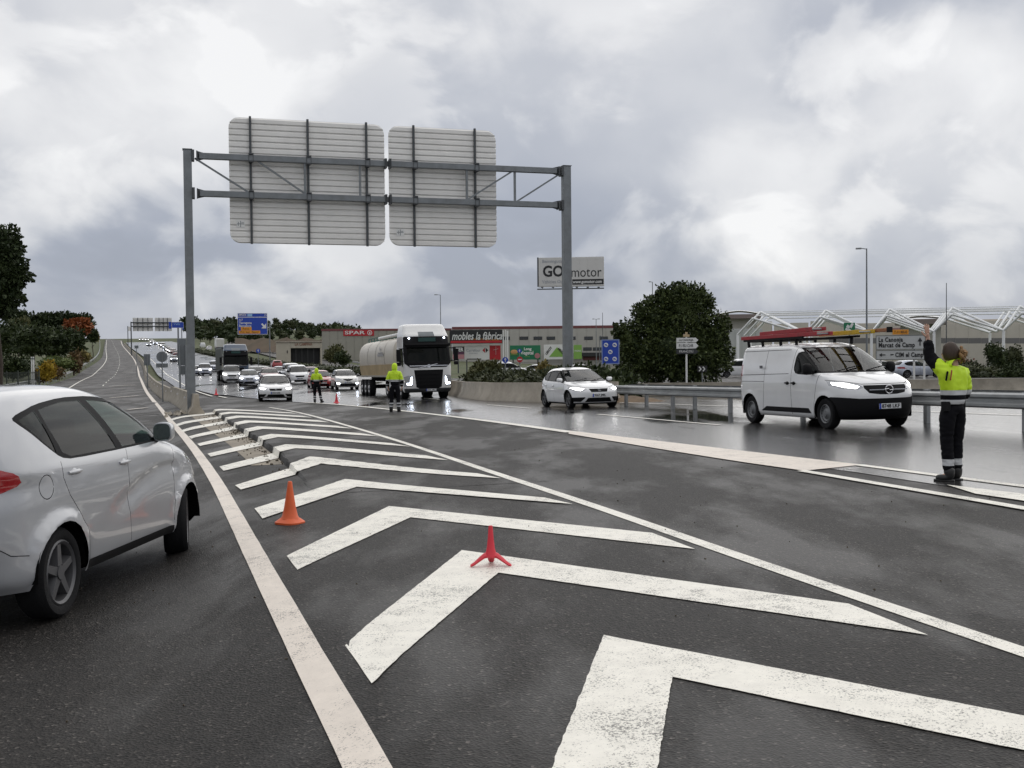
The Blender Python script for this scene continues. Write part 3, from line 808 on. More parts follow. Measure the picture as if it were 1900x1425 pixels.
o, L_ = frame_at(237, 400, name='sign_gantry', label='farthest small panel back on a thin post left of the distant gantry', cat='sign')
mb = MB(); x, z = L_(237, 605); mb.cyl((x, 0, 0), (x, 0, z), 0.15); mb.build('post', M_steelD, o)
xa, za = L_(238, 606); xb, zb = L_(243, 614); mb = MB(); mb.box(((xa + xb) / 2, 0, (za + zb) / 2), (xb - xa, 0.1, za - zb)); mb.build('sign_panel', M_alu, o)

def board(o, L_, box, m, y=0.0, th=0.06, name='panel', parent=None, rim=None, rimw=0.06, rad=0.0):
    xa, za = L_(box[0], box[1]); xb, zb = L_(box[2], box[3])
    mb = MB(); mb.box(((xa + xb) / 2, y, (za + zb) / 2), (xb - xa, th, za - zb)); p = mb.build(name, m, parent or o, bevel=0.01)
    if rim:
        mb = MB()
        for c, s in ((((xa + xb) / 2, y, za - rimw / 2), (xb - xa - 2 * rimw, th + 0.02, rimw)), (((xa + xb) / 2, y, zb + rimw / 2), (xb - xa - 2 * rimw, th + 0.02, rimw)), ((xa + rimw / 2, y, (za + zb) / 2), (rimw, th + 0.02, za - zb)), ((xb - rimw / 2, y, (za + zb) / 2), (rimw, th + 0.02, za - zb))):
            mb.box(c, s)
        mb.build('rim', rim, p if parent is None else parent)
    return p
def put(txt, L_, x0, y0, x1, y1, m, parent, y=-0.045, **kw):
    """lettering that fills the photo box x0..x1 (baseline box y0..y1)"""
    xa, za = L_(x0, y0); xb, zb = L_(x1, y1)
    return text(txt, (za - zb) * 1.35, m, parent, (xa, y, (za + zb) / 2), width=xb - xa, **kw)
def poles(o, L_, pxs, ytop, r=0.06, m=None, y=0.09, name='post'):
    for px in pxs:
        x, z = L_(px, ytop); mb = MB(); mb.cyl((x, y, -0.3), (x, y, z), r, n=8); mb.build(name, m or M_steel, o)

# blue motorway direction sign
o, L_ = frame_at(468, 215, gz=None, name='direction_sign', label='blue motorway direction sign with orange lines and a white arrow', cat='sign')
pb = board(o, L_, (440.5, 581, 496.5, 620.5), M_blue, rim=M_wht, rimw=0.07)
xa, za = L_(441.5, 588); xb, zb = L_(496, 589); mb = MB(); mb.box(((xa + xb) / 2, -0.04, (za + zb) / 2), (xb - xa, 0.02, 0.12)); mb.build('divider', M_wht, pb)
put('AMPOSTA', L_, 442.5, 582.5, 457, 586.5, M_wht, pb, bold=0.01); put('35', L_, 490, 582.5, 494.5, 586.5, M_wht, pb)
mb = MB(); xa, za = L_(459, 582.5); xb, zb = L_(468, 587); mb.box(((xa + xb) / 2, -0.042, (za + zb) / 2), (xb - xa, 0.02, za - zb)); mb.build('pictogram', mat('pale_blue', (0.3, 0.5, 0.75)), pb)
put('A-7', L_, 443.5, 591.5, 450.5, 595.5, M_wht, pb, bold=0.01); put('Tarragona', L_, 443.5, 597, 467, 601.5, M_wht, pb, bold=0.01); put('Barcelona', L_, 443.5, 602.5, 466, 607, M_wht, pb, bold=0.01)
for b in ((447, 606.8, 467, 613), (443, 613.4, 483, 619)):
    xa, za = L_(b[0], b[1]); xb, zb = L_(b[2], b[3]); mb = MB(); mb.box(((xa + xb) / 2, -0.04, (za + zb) / 2), (xb - xa, 0.02, za - zb)); mb.build('orange_line', M_orange, pb)
put('Reus', L_, 450, 608, 462, 612, M_blk, pb, y=-0.06); put('Pol. Ind.  Nord', L_, 446, 614.3, 479, 618.3, M_blk, pb, y=-0.06)
c0 = L_(485.5, 600.5); c1 = L_(494, 609.5); mb = MB(); mb.bar((c0[0], -0.045, c0[1]), (c1[0] - 0.25, -0.045, c1[1] + 0.25), 0.32, 0.02, up=(0, 1, 0))
mb.prism([(c1[0], c1[1]), (c1[0] - 0.95, c1[1] + 0.05), (c1[0] - 0.02, c1[1] + 1.0)], -0.058, -0.036); mb.build('arrow', M_wht, pb)
poles(o, L_, (500,), 600, 0.12, M_steel); mb = MB(); a = L_(496, 600); b = L_(500, 600); mb.bar((a[0], 0.08, a[1]), (b[0], 0.09, b[1]), 0.15); a = L_(496, 612); b = L_(500, 612); mb.bar((a[0], 0.08, a[1]), (b[0], 0.09, b[1]), 0.15); mb.build('bracket', M_steel, o)
# far blue sign by the distant gantry
o, L_ = frame_at(327, 280, name='direction_sign', label='distant blue sign beside the far gantry, left of the tall post', cat='sign')
board(o, L_, (313, 597, 318, 610), M_blue); pb = board(o, L_, (318.6, 597.5, 341, 608.5), M_blue, rim=M_wht, rimw=0.05)
c0, c1 = L_(338.5, 603), L_(341, 612); mb = MB(); mb.box(((c0[0] + c1[0]) / 2, 0, (c0[1] + c1[1]) / 2), (c1[0] - c0[0], 0.05, c0[1] - c1[1])); mb.build('panel', M_blue, o)
put('Valls', L_, 322, 599.5, 334, 603.5, mat('pale_blue'), pb); poles(o, L_, (331, 337), 606, 0.12)

# tall grey box and signs between the barrier and the carriageway
o, L_ = frame_at(337, 58, name='sign_box', label='tall grey sign seen edge-on from behind, next to the gantry post', cat='sign')
a, b = L_(328.5, 628), L_(346, 678); mb = MB(); mb.box(((a[0] + b[0]) / 2, 0, (a[1] + b[1]) / 2), (b[0] - a[0], 0.16, a[1] - b[1])); pb = mb.build('upper_panel', M_grey, o, bevel=0.02)
a, b = L_(332, 679), L_(346, 695); mb = MB(); mb.box(((a[0] + b[0]) / 2, 0, (a[1] + b[1]) / 2), (b[0] - a[0], 0.12, a[1] - b[1])); mb.build('lower_panel', M_grey, o, bevel=0.02)
poles(o, L_, (333, 344), 640, 0.05, M_steel, y=-0.13)
for px, py, rr, plate, d, lab in ((300.5, 662, 10.5, (289.5, 674.5, 311.5, 682), 62, 'round sign back on a post with a small plate under it'),):
    o, L_ = frame_at(px, d, name='round_sign', label='grey back of a ' + lab, cat='sign')
    c = L_(px, py); r_ = L_(px + rr, py)[0] - c[0]
    mb = MB(); mb.cyl((c[0], 0, c[1]), (c[0], 0.03, c[1]), r_, n=24); mb.build('disc', M_grey, o)
    a, b = L_(*plate[:2]), L_(*plate[2:]); mb = MB(); mb.box(((a[0] + b[0]) / 2, 0.01, (a[1] + b[1]) / 2), (b[0] - a[0], 0.03, a[1] - b[1])); mb.build('plate', M_grey, o)
    poles(o, L_, (px,), py - 8, 0.035, M_steel, y=-0.04)
for box, d, lab in (((266.5, 657, 279, 678), 92, 'small dark rectangular sign back beside the curving barrier'), ((249.5, 641, 257, 646.5), 150, 'little square sign back farther up beside the barrier')):
    o, L_ = frame_at((box[0] + box[2]) / 2, d, name='small_sign', label=lab, cat='sign')
    board(o, L_, box, M_grey); poles(o, L_, ((box[0] + box[2]) / 2,), box[1] + 2, 0.05, M_steel, y=-0.08)

# blue service sign, white arrow boards, chevron board
o, L_ = frame_at(1133, 66, name='service_sign', label='blue square sign with five round white pictograms by the hedge', cat='sign')
pb = board(o, L_, (1116, 630, 1149.5, 675.5), M_blue, rim=mat('rim_blue', (0.22, 0.28, 0.5), 0.4), rimw=0.06)
for px, py in ((1124.5, 640), (1140.5, 640), (1132.5, 653), (1124.5, 666), (1140.5, 666)):
    c = L_(px, py); mb = MB(); mb.cyl((c[0], -0.045, c[1]), (c[0], -0.03, c[1]), 0.135, n=16); d_ = mb.build('disc', M_wht, pb)
    mb = MB(); mb.box((c[0] - 0.02, -0.055, c[1] + 0.01), (0.12, 0.01, 0.07)); mb.box((c[0] + 0.05, -0.056, c[1] - 0.03), (0.06, 0.01, 0.04)); mb.build('pictogram', M_blue, pb)
poles(o, L_, (1121, 1145), 640, 0.045, M_steel)
o, L_ = frame_at(1274, 58, name='arrow_signs', label='stack of white arrow-shaped direction boards on a post before the big tree', cat='sign')
for (y0, y1, tx, m_, tm) in ((627, 635, 'LA CANONJA', M_wht, M_blk), (636.5, 646.5, 'P.I. RIU CLAR', M_wht, M_blk), (648, 656.5, 'FRANCOLÍ', mat('dark_board', (0.03, 0.032, 0.035), 0.5), M_wht)):
    a = L_(1255, y0); b = L_(1291, y1); t = L_(1296, (y0 + y1) / 2); mb = MB(); mb.prism([(a[0], b[1]), (b[0], b[1]), (t[0], t[1]), (b[0], a[1]), (a[0], a[1])], -0.02, 0.02)
    q = mb.build('arrow_board', m_, o)
    put(tx, L_, 1260, y0 + 2.2, 1286, y1 - 2.2, tm, q, y=-0.028)
c = L_(1273.5, 621); mb = MB(); mb.box((c[0], 0, c[1] - 0.05), (0.34, 0.03, 0.13)); mb.box((c[0], 0, c[1] + 0.08), (0.13, 0.03, 0.12)); mb.build('plate', mat('tan_board', (0.5, 0.38, 0.22)), o)
poles(o, L_, (1273.5,), 618, 0.05, M_wht)
o, L_ = frame_at(1300, 62, name='chevron_board', label='small black board with two white chevrons beside the big tree', cat='sign')
pb = board(o, L_, (1294, 679, 1312, 690.5), M_blk)
for px in (1299, 1306):
    c = L_(px, 684.5); mb = MB(); mb.bar((c[0] - 0.06, -0.04, c[1] + 0.12), (c[0] + 0.06, -0.04, c[1]), 0.06, 0.01, up=(0, 1, 0)); mb.bar((c[0] + 0.06, -0.04, c[1] - 0.005), (c[0] - 0.06, -0.04, c[1] - 0.125), 0.06, 0.01, up=(0, 1, 0)); mb.build('chevron', M_wht, pb)
poles(o, L_, (1303,), 682, 0.035, M_steel)
# white information board
o, L_ = frame_at(1671, 62, name='information_board', label='big white direction board with black lettering behind the officer with raised hand', cat='sign')
M_board = mat('board_grey', (0.50, 0.51, 0.50), 0.5, var=0.06, vscale=2)
for box in ((1625, 622.5, 1717.5, 648), (1625, 650, 1717.5, 667)):
    pb = board(o, L_, box, M_board, rim=mat('board_edge', (0.12, 0.13, 0.13)), rimw=0.035)
    if box[1] < 640:
        put('La Canonja', L_, 1630, 626.5, 1675, 634.5, M_blk, pb, bold=0.012, spacing=1.15); put('Marcat de Camp', L_, 1630, 636.5, 1697, 644.5, M_blk, pb, bold=0.012, spacing=1.1)
        a, b = L_(1707, 628), L_(1707, 641); mb = MB(); mb.box((a[0], -0.05, (a[1] + b[1]) / 2), (0.055, 0.01, a[1] - b[1])); mb.prism([(a[0] - 0.13, a[1] - 0.17), (a[0] + 0.13, a[1] - 0.17), (a[0], a[1] + 0.06)], -0.062, -0.05); mb.build('arrow', M_blk, pb)
    else:
        put('CIM el Camp', L_, 1661, 654.5, 1713, 662.5, M_blk, pb, bold=0.012, spacing=1.1)
        a, b = L_(1632, 658.5), L_(1643, 658.5); mb = MB(); mb.box(((a[0] + b[0]) / 2, -0.05, a[1]), (b[0] - a[0], 0.01, 0.05)); mb.prism([(a[0] - 0.02, a[1]), (a[0] + 0.13, a[1] + 0.11), (a[0] + 0.13, a[1] - 0.11)], -0.062, -0.05); mb.build('arrow', M_blk, pb)
        mb = MB(); a, b = L_(1652, 658), L_(1658, 660); mb.box(((a[0] + b[0]) / 2, -0.05, a[1]), (b[0] - a[0], 0.01, 0.06)); mb.build('dash', M_blk, pb)
pb = board(o, L_, (1656, 612, 1686, 620.5), M_orange); put('T-11 REUS', L_, 1659, 614, 1683, 618.5, M_blk, pb)
poles(o, L_, (1634, 1696, 1715), 625, 0.06, M_wht, y=0.12)
# green site sign
o, L_ = frame_at(1576, 110, name='green_sign', label='dark green square sign with a white symbol in front of the warehouse', cat='sign')
pb = board(o, L_, (1565.5, 599, 1586.5, 621), M_green)
for px, py, w, h in ((1574, 606, 0.35, 0.3), (1580, 604, 0.25, 0.5), (1577, 613, 0.5, 0.2), (1571, 611, 0.25, 0.25)):
    c = L_(px, py); mb = MB(); mb.box((c[0], -0.04, c[1]), (w, 0.02, h), (0, 0.5, 0)); mb.build('symbol', M_wht, pb)
poles(o, L_, (1576,), 605, 0.08)
# roundel signs near the shopping area
for px, py, d, m_, lab in ((937.5, 668, 95, M_blue, 'round blue ahead-only arrow sign above the hedge'), (964.5, 667, 105, M_red, 'round red no-entry sign above the hedge'), (964, 651, 130, M_blue, 'small round blue sign in front of the green billboard'), (479, 651, 190, M_blue, 'small round blue arrow sign beside the opposite carriageway')):
    o, L_ = frame_at(px, d, name='round_sign', label=lab, cat='sign'); c = L_(px, py); r_ = L_(px + (5.5 if d < 110 else 4), py)[0] - c[0]
    mb = MB(); mb.cyl((c[0], -0.02, c[1]), (c[0], 0.02, c[1]), r_, n=20); mb.build('disc', m_, o)
    mb = MB()
    if m_ is M_red: mb.box((c[0], -0.03, c[1]), (r_ * 1.3, 0.01, r_ * 0.35))
    else: mb.box((c[0], -0.03, c[1] - r_ * 0.1), (r_ * 0.25, 0.01, r_ * 1.0)); mb.prism([(c[0] - r_ * 0.45, c[1] + r_ * 0.15), (c[0] + r_ * 0.45, c[1] + r_ * 0.15), (c[0], c[1] + r_ * 0.7)], -0.042, -0.03)
    mb.build('symbol', M_wht, o); poles(o, L_, (px,), py - 2, 0.05, M_steel)

# ---- street lamps
def lamp(px, depth, top, armpx, label, gz=None, thin=0.09):
    o, L_ = frame_at(px, depth, gz=gz, name='street_lamp', label=label, cat='street lamp')
    x, z = L_(px, top); mb = MB(); mb.cyl((x, 0, -0.3), (x, 0, z), thin, thin * 0.55, n=8); mb.build('pole', M_steel, o)
    for apx in armpx:
        a, az = L_(apx, top - 1.5); mb = MB(); mb.bar((x, 0, z - 0.05), (x + (a - x) * 0.5, 0, z + 0.02), 0.06); mb.build('arm', M_steel, o)
        mb = MB(); mb.box(((x + (a - x) * 0.5 + a) / 2, 0, z + 0.02), (abs(a - x) * 0.55, 0.28, 0.12), (0, 0, 0)); mb.build('lamp_head', M_rail, o, bevel=0.03)
lamp(1608, 85, 461, (1588,), 'tall grey street lamp rising behind the white van')
lamp(817, 170, 547, (806,), 'street lamp standing behind the tanker lorry cab')
lamp(1210.5, 140, 523, (1204,), 'short-armed street lamp rising behind the big round tree')
lamp(1106, 190, 592, (1099, 1113), 'twin-headed floodlight mast on the shopping centre roof line')
lamp(1112.5, 90, 624, (1116,), 'low white lamp post left of the blue service sign', thin=0.05)
o, L_ = frame_at(1756, 100, name='antenna_pole', label='thin bare pole rising above the raised hand of the officer', cat='pole')
mb = MB(); x, z = L_(1756, 525); mb.cyl((x, 0, -0.3), (x, 0, z), 0.06, 0.03, n=8); mb.build('pole', M_steelD, o)
o, L_ = frame_at(1118, 195, name='antenna_pole', label='thin mast beside the twin floodlight on the shopping centre', cat='pole')
mb = MB(); x, z = L_(1118, 580); mb.cyl((x, 0, -0.3), (x, 0, z), 0.08, 0.04, n=8); mb.build('pole', M_steelD, o)

# ---- guard rails
WB = [(-0.0, 0.0), (0.055, 0.035), (0.055, 0.085), (0.0, 0.125), (0.0, 0.185), (0.055, 0.225), (0.055, 0.275), (0.0, 0.31)]
def guard_rail(line, label, side=1, h=0.45, step=4.0, name='guard_rail', group=None, posts=True):
    o0 = line[0].copy(); o0.z = G(o0.x, o0.y); root = thing(name, label, 'guard rail', o0, 0, group)
    total = sum((b - a).length for a, b in zip(line, line[1:])); n = max(1, round(total / step)); P = resample(line, n * 4 + 1)
    for i in range(n):
        seg = P[i * 4:i * 4 + 5]; mb = MB(); rings = []
        for k, p in enumerate(seg):
            a = P[max(0, i * 4 + k - 1)]; b = P[min(len(P) - 1, i * 4 + k + 1)]; t = (b - a); t.z = 0; t.normalize(); s = Vector((-t.y, t.x, 0)) * side
            q = p.copy()
            if k == 4: q = q - t * 0.015
            z0 = G(p.x, p.y) - o0.z + h
            fr = [Vector((q.x + s.x * a_ - o0.x, q.y + s.y * a_ - o0.y, z0 + b_)) for a_, b_ in WB]
            bk = [Vector((q.x + s.x * (a_ - 0.012) - o0.x, q.y + s.y * (a_ - 0.012) - o0.y, z0 + b_)) for a_, b_ in reversed(WB)]
            rings.append(fr + bk)
        mb.loft(rings, True, True); mb.build('rail_segment', M_rail, root, 50)
        if posts:
            p = P[i * 4 + 2]; t = (P[i * 4 + 3] - P[i * 4 + 1]); t.normalize(); s = Vector((-t.y, t.x, 0)) * side; g_ = G(p.x, p.y) - o0.z
            mb = MB(); c = p - s * 0.10 - o0
            mb.box((c.x, c.y, g_ + 0.34), (0.12, 0.10, 0.85), (0, 0, math.atan2(t.y, t.x))); c2 = p - s * 0.03 - o0
            mb.box((c2.x, c2.y, g_ + h + 0.155), (0.16, 0.07, 0.2), (0, 0, math.atan2(t.y, t.x))); mb.build('rail_post', M_rail, root)
    return root
ra = at(1120, 751); rb = at(1865, 800); ra.z = rb.z = 0; rd = (rb - ra).normalized()
RAILDIR = rd.copy()
guard_rail([ra + rd * 0.0, rb + rd * 14], 'steel guard rail behind the white van, its front beam facing the road', side=-1, h=0.44)
rn = Vector((-rd.y, rd.x, 0)) * (1 if -rd.y > 0 else -1)
guard_rail([ra + rn * 0.75 + rd * 0.6, rb + rn * 0.75 + rd * 14], 'back beam of the double steel guard rail before the brown wall', side=1, h=0.46)
guard_rail([Vector((*p.xy, 0)) for p in px_line([(185, 633), (186, 650), (181, 664), (166, 676), (142, 689), (118, 703)], 40)], 'pale guard rail on the left verge up the rising ramp', side=1, h=0.45, step=8)
guard_rail([Vector((*p.xy, 0)) for p in px_line([(108, 706), (84, 713), (50, 722), (10, 730)], 20)], 'near stretch of guard rail on the left verge behind the silver car', side=1, h=0.4)
guard_rail([Vector((*p.xy, 0)) for p in px_line([(430, 633), (505, 647), (565, 659), (640, 675), (720, 690)], 40)], 'long guard rail along the far side of the opposite carriageway', side=-1, h=0.55, step=8)

# ================================================================== BUILDINGS
M_mall = mat('mall_cladding', (0.43, 0.415, 0.38), 0.7, var=0.07, vscale=0.5, dirt=0.2, dirtcol=(0.25, 0.24, 0.21))
M_spar = mat('store_cladding', (0.33, 0.315, 0.27), 0.7, var=0.07, vscale=0.5, dirt=0.2, dirtcol=(0.25, 0.24, 0.21))
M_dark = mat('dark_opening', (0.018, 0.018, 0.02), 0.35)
M_redtrim = mat('red_trim', (0.17, 0.05, 0.052), 0.6)
M_beige = mat('warehouse_beige', (0.52, 0.485, 0.425), 0.7, var=0.06, vscale=0.4)
M_stripe = mat('warehouse_stripe', (0.17, 0.165, 0.165), 0.7)
M_glassB = mat('window_glass', (0.03, 0.035, 0.04), 0.08)
def block(o, L_, box, depth, m, name='wall', y=0.0, parent=None, zb=-2.0):
    xa, za = L_(box[0], box[1]); xb, zz = L_(box[2], box[3] if box[3] else box[1])
    z0 = zz if box[3] else zb
    mb = MB(); mb.box(((xa + xb) / 2, y + depth / 2, (za + z0) / 2), (xb - xa, depth, za - z0)); return mb.build(name, m, parent or o, bevel=0.02)
def panels(o, L_, x0, x1, y0, y1, n, m, parent, y=-0.04, name='cladding_panel'):
    for i in range(n):
        a = x0 + (x1 - x0) * i / n; b = x0 + (x1 - x0) * (i + 1) / n
        xa, za = L_(a, y0); xb, zb = L_(b, y1); mb = MB(); mb.box(((xa + xb) / 2, y, (za + zb) / 2), (xb - xa - 0.05, 0.08, za - zb)); mb.build(name, m, parent)
# supermarket
o, L_ = frame_at(670, 245, name='supermarket', label='low grey-beige store with a red sign band, left of the tanker lorry', cat='building')
w = block(o, L_, (597, 613, 838, 0), 45, M_spar, zb=-4); panels(o, L_, 597, 838, 613.5, 668, 16, M_spar, w)
b = block(o, L_, (596, 610.5, 838, 613), 45.2, M_redtrim, 'parapet', y=-0.15)
a = board(o, L_, (637, 612.3, 694, 623), M_red, y=-0.12, th=0.14, name='sign_band'); put('SPAR', L_, 639.5, 614.3, 677, 620.7, M_wht, a, y=-0.21, bold=0.02)
c = L_(686, 617.5); mb = MB(); mb.cyl((c[0], -0.24, c[1]), (c[0], -0.19, c[1]), 0.55, n=20); lg = mb.build('emblem', M_wht, a)
mb = MB(); mb.cyl((c[0], -0.255, c[1]), (c[0], -0.235, c[1]), 0.42, n=20); mb.build('emblem_ring', M_red, a)
mb = MB(); mb.prism([(c[0] - 0.25, c[1] - 0.22), (c[0] + 0.25, c[1] - 0.22), (c[0], c[1] + 0.33)], -0.275, -0.25); mb.box((c[0], -0.26, c[1] - 0.27), (0.1, 0.03, 0.12)); mb.build('emblem_tree', M_wht, a)
# long shopping hall
o, L_ = frame_at(990, 240, name='shopping_hall', label='long grey shopping hall with small dark windows behind the billboards', cat='building')
w = block(o, L_, (838.5, 608.5, 1160, 0), 60, M_mall, zb=-4); panels(o, L_, 838.5, 1160, 609, 672, 18, M_mall, w)
block(o, L_, (838.5, 606.5, 1160, 608.4), 60.2, M_redtrim, 'parapet', y=-0.12)
for px in (938, 972, 998, 1022, 1060, 1092, 1120):
    q = block(o, L_, (px - 8, 624.5, px + 8, 630.5), 0.1, M_dark, 'window_frame', y=-0.16); block(o, L_, (px - 7.3, 625.2, px + 7.3, 629.8), 0.04, M_glassB, 'pane', y=-0.19, parent=q)
for px in (1090, 1108, 1126):
    q = block(o, L_, (px - 8, 644.5, px + 8, 650.5), 0.1, M_dark, 'window_frame', y=-0.16); block(o, L_, (px - 7.3, 645.2, px + 7.3, 649.8), 0.04, M_glassB, 'pane', y=-0.19, parent=q)
block(o, L_, (1010, 655, 1130, 661), 1.2, M_dark, 'canopy', y=-1.5); block(o, L_, (1082, 660, 1130, 668), 0.2, M_redtrim, 'shop_sign', y=-0.3)
for px in (950, 991):
    block(o, L_, (px - 16, 605, px + 16, 608.0), 6, mat('roof_units', (0.16, 0.1, 0.1), 0.6), 'roof_unit', y=9)
# restaurant pavilion
o, L_ = frame_at(557, 205, name='pavilion', label='small cream flat-roofed pavilion with a wide dark opening and red lettering', cat='building')
M_cre = mat('cream_render', (0.46, 0.42, 0.34), 0.75, var=0.08, vscale=0.8)
for bx, nm in (((512, 635, 539, 0), 'wall'), ((594, 635, 597, 0), 'wall'), ((539.1, 635, 593.9, 645.5), 'wall')):
    block(o, L_, bx, 9, M_cre, nm, zb=-3)
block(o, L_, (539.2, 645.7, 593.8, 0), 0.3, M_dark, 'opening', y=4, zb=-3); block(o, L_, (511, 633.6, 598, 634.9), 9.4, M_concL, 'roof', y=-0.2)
for px in (549, 560, 571, 582): block(o, L_, (px - 0.5, 646, px + 0.5, 0), 0.12, mat('frame_dark', (0.05, 0.05, 0.05)), 'window_bar', y=0.4, zb=-3)
put('LA CAMPIÑA', L_, 547, 636.3, 579, 641.5, mat('rust_letters', (0.25, 0.10, 0.06)), o, y=-0.05, bold=0.01)
block(o, L_, (532.2, 650, 534, 655.5), 0.1, M_dark, 'lamp', y=-0.1)
# billboards of the shopping area
def billboard(px, d, label): return frame_at(px, d, name='billboard', label=label, cat='billboard')
o, L_ = billboard(890, 165, 'black billboard with bold white lettering above the hedge')
pb = board(o, L_, (834, 612.5, 932, 637), M_blk, th=0.3); put('mobles la fàbrica', L_, 838, 617, 931.5, 631, M_wht, pb, y=-0.17, bold=0.018, shear=0.25)
a = board(o, L_, (836, 632.5, 931, 636), M_red, y=-0.165, th=0.03, name='red_band', parent=pb); put('RECTA DE REUS', L_, 901, 629.2, 926, 631.8, M_orange, pb, y=-0.17)
a, b = L_(868, 629.5), L_(899, 630.3); mb = MB(); mb.box(((a[0] + b[0]) / 2, -0.165, a[1]), (b[0] - a[0], 0.02, 0.06)); mb.build('rule', M_orange, pb); poles(o, L_, (933.5,), 613, 0.1, M_wht, y=0)
o, L_ = billboard(888, 166, 'white billboard with a red square panel at its right end, under the black one')
pb = board(o, L_, (862, 641, 908, 667.5), M_wht, th=0.3); a = board(o, L_, (908.3, 641, 929, 667.5), M_red, th=0.32)
put('Carrefour', L_, 865, 647.5, 891, 653, mat('pale_print', (0.3, 0.32, 0.36)), pb, y=-0.17); put('les teves compres', L_, 870, 654, 886, 656.5, mat('pale_print'), pb, y=-0.17)
c = L_(900.5, 650); mb = MB(); mb.prism([(c[0] - 0.45, c[1]), (c[0] - 0.05, c[1] + 0.4), (c[0] - 0.05, c[1] - 0.4)], -0.18, -0.155); mb.build('mark', M_red, pb); mb = MB(); mb.prism([(c[0] + 0.45, c[1]), (c[0] + 0.05, c[1] + 0.4), (c[0] + 0.05, c[1] - 0.4)], -0.18, -0.155); mb.build('mark', M_blk, pb)
c = L_(920, 652); mb = MB(); mb.bar((c[0], -0.18, c[1] + 0.8), (c[0], -0.18, c[1] - 0.5), 0.3, 0.03); mb.bar((c[0] - 0.4, -0.185, c[1] + 0.2), (c[0] + 0.4, -0.185, c[1] + 0.4), 0.22, 0.03); mb.build('mark', M_wht, a)
board(o, L_, (866, 665.5, 893, 667), M_blk, y=-0.16, th=0.03, name='rule', parent=pb); poles(o, L_, (866, 925), 660, 0.1, M_steelD, y=0.1)
o, L_ = billboard(852, 164, 'narrow dark billboard beside the tanker lorry cab'); pb = board(o, L_, (840, 643, 861.5, 657.5), M_blk, th=0.2); put('TER', L_, 846, 645.5, 860, 652.5, M_wht, pb, y=-0.12, bold=0.02)
board(o, L_, (840, 657.9, 861.5, 666), mat('pink_panel', (0.45, 0.2, 0.22)), th=0.2); board(o, L_, (841, 653.5, 861, 657), mat('purple', (0.1, 0.03, 0.07)), y=-0.11, th=0.03, name='stripe', parent=pb); poles(o, L_, (850,), 650, 0.1, M_steelD)
o, L_ = billboard(980, 150, 'green billboard with white lettering and a burger picture'); pb = board(o, L_, (946, 641, 1003, 667), M_green, th=0.3)
put('Long', L_, 972, 645, 986, 650, M_wht, pb, y=-0.17, bold=0.02); put('Vegetal', L_, 966, 651.5, 990, 658, M_wht, pb, y=-0.17, bold=0.02); put('nou', L_, 973, 659.5, 982, 663, M_lime, pb, y=-0.17)
c = L_(954, 656); mb = MB(); mb.sph((c[0], -0.2, c[1] + 0.22), (0.5, 0.06, 0.32)); mb.build('bun', mat('bun', (0.55, 0.3, 0.12)), pb); mb = MB(); mb.box((c[0], -0.2, c[1] - 0.12), (0.95, 0.06, 0.22)); mb.build('filling', mat('filling', (0.12, 0.22, 0.05)), pb)
c = L_(997, 660); mb = MB(); mb.cyl((c[0], -0.2, c[1]), (c[0], -0.16, c[1]), 0.38, n=16); mb.build('badge', mat('pink_panel'), pb); poles(o, L_, (952, 998), 660, 0.1, M_steelD)
o, L_ = billboard(1044, 148, 'white billboard with a big green triangle beside the gantry post'); pb = board(o, L_, (1009, 639.5, 1064, 666.5), M_wht, th=0.3)
a, b, c = L_(1019, 662), L_(1052, 662), L_(1033.5, 644); mb = MB(); mb.prism([a, b, c], -0.18, -0.155); mb.build('triangle', M_lime, pb)
t = put('LEROY', L_, 1013, 652, 1030, 656, M_blk, pb, y=-0.19, bold=0.012); t.rotation_euler = (R(90), -R(52), 0); t.location.z -= 0.25
t = put('MERLIN', L_, 1034, 644, 1054, 648.5, M_blk, pb, y=-0.19, bold=0.012); t.rotation_euler = (R(90), R(46), 0); t.location.x += 0.1
board(o, L_, (1064.3, 640, 1079.5, 666), M_lime, th=0.3); put('nou', L_, 1066, 648, 1077, 653, M_wht, o, y=-0.17); poles(o, L_, (1015, 1058), 660, 0.1, M_steelD)
# white flag banner
o, L_ = frame_at(942.5, 140, name='banner', label='narrow white upright banner between the billboards', cat='banner'); board(o, L_, (940, 614, 943.5, 668), M_wht, th=0.08); poles(o, L_, (938,), 612, 0.06, M_wht)
# tall billboard
o, L_ = frame_at(1060, 120, face=-0.05, name='tall_billboard', label='high white billboard with big black lettering rising behind the right gantry post', cat='billboard')
M_bb = mat('billboard_white', (0.62, 0.61, 0.58), 0.6, var=0.04, vscale=0.5)
pb = board(o, L_, (999, 478.5, 1121, 531), M_bb, th=0.35)
for i in range(8):
    a, za = L_(999.5 + i * 15.2, 479); b, zb = L_(999.5 + (i + 1) * 15.2, 530.5); mb = MB(); mb.box(((a + b) / 2, -0.19, (za + zb) / 2), (b - a - 0.012, 0.03, za - zb)); mb.build('poster_sheet', M_bb, pb)
xa, za = L_(997.5, 478); xb, zb = L_(999, 532); mb = MB(); mb.box(((xa + xb) / 2, 0, (za + zb) / 2), (0.14, 0.45, za - zb)); mb.build('side_edge', M_steelD, pb)
put('Benvinguts a', L_, 1006, 482.5, 1048, 488, mat('pale_print'), pb, y=-0.215); put('GO', L_, 1007, 494.5, 1045.5, 514.5, M_blk, pb, y=-0.215, bold=0.05); put('motor', L_, 1059, 496.5, 1115, 515, M_blk, pb, y=-0.215)
put('Vehicles Ocasió', L_, 1006, 520, 1056, 526, mat('pale_print'), pb, y=-0.215)
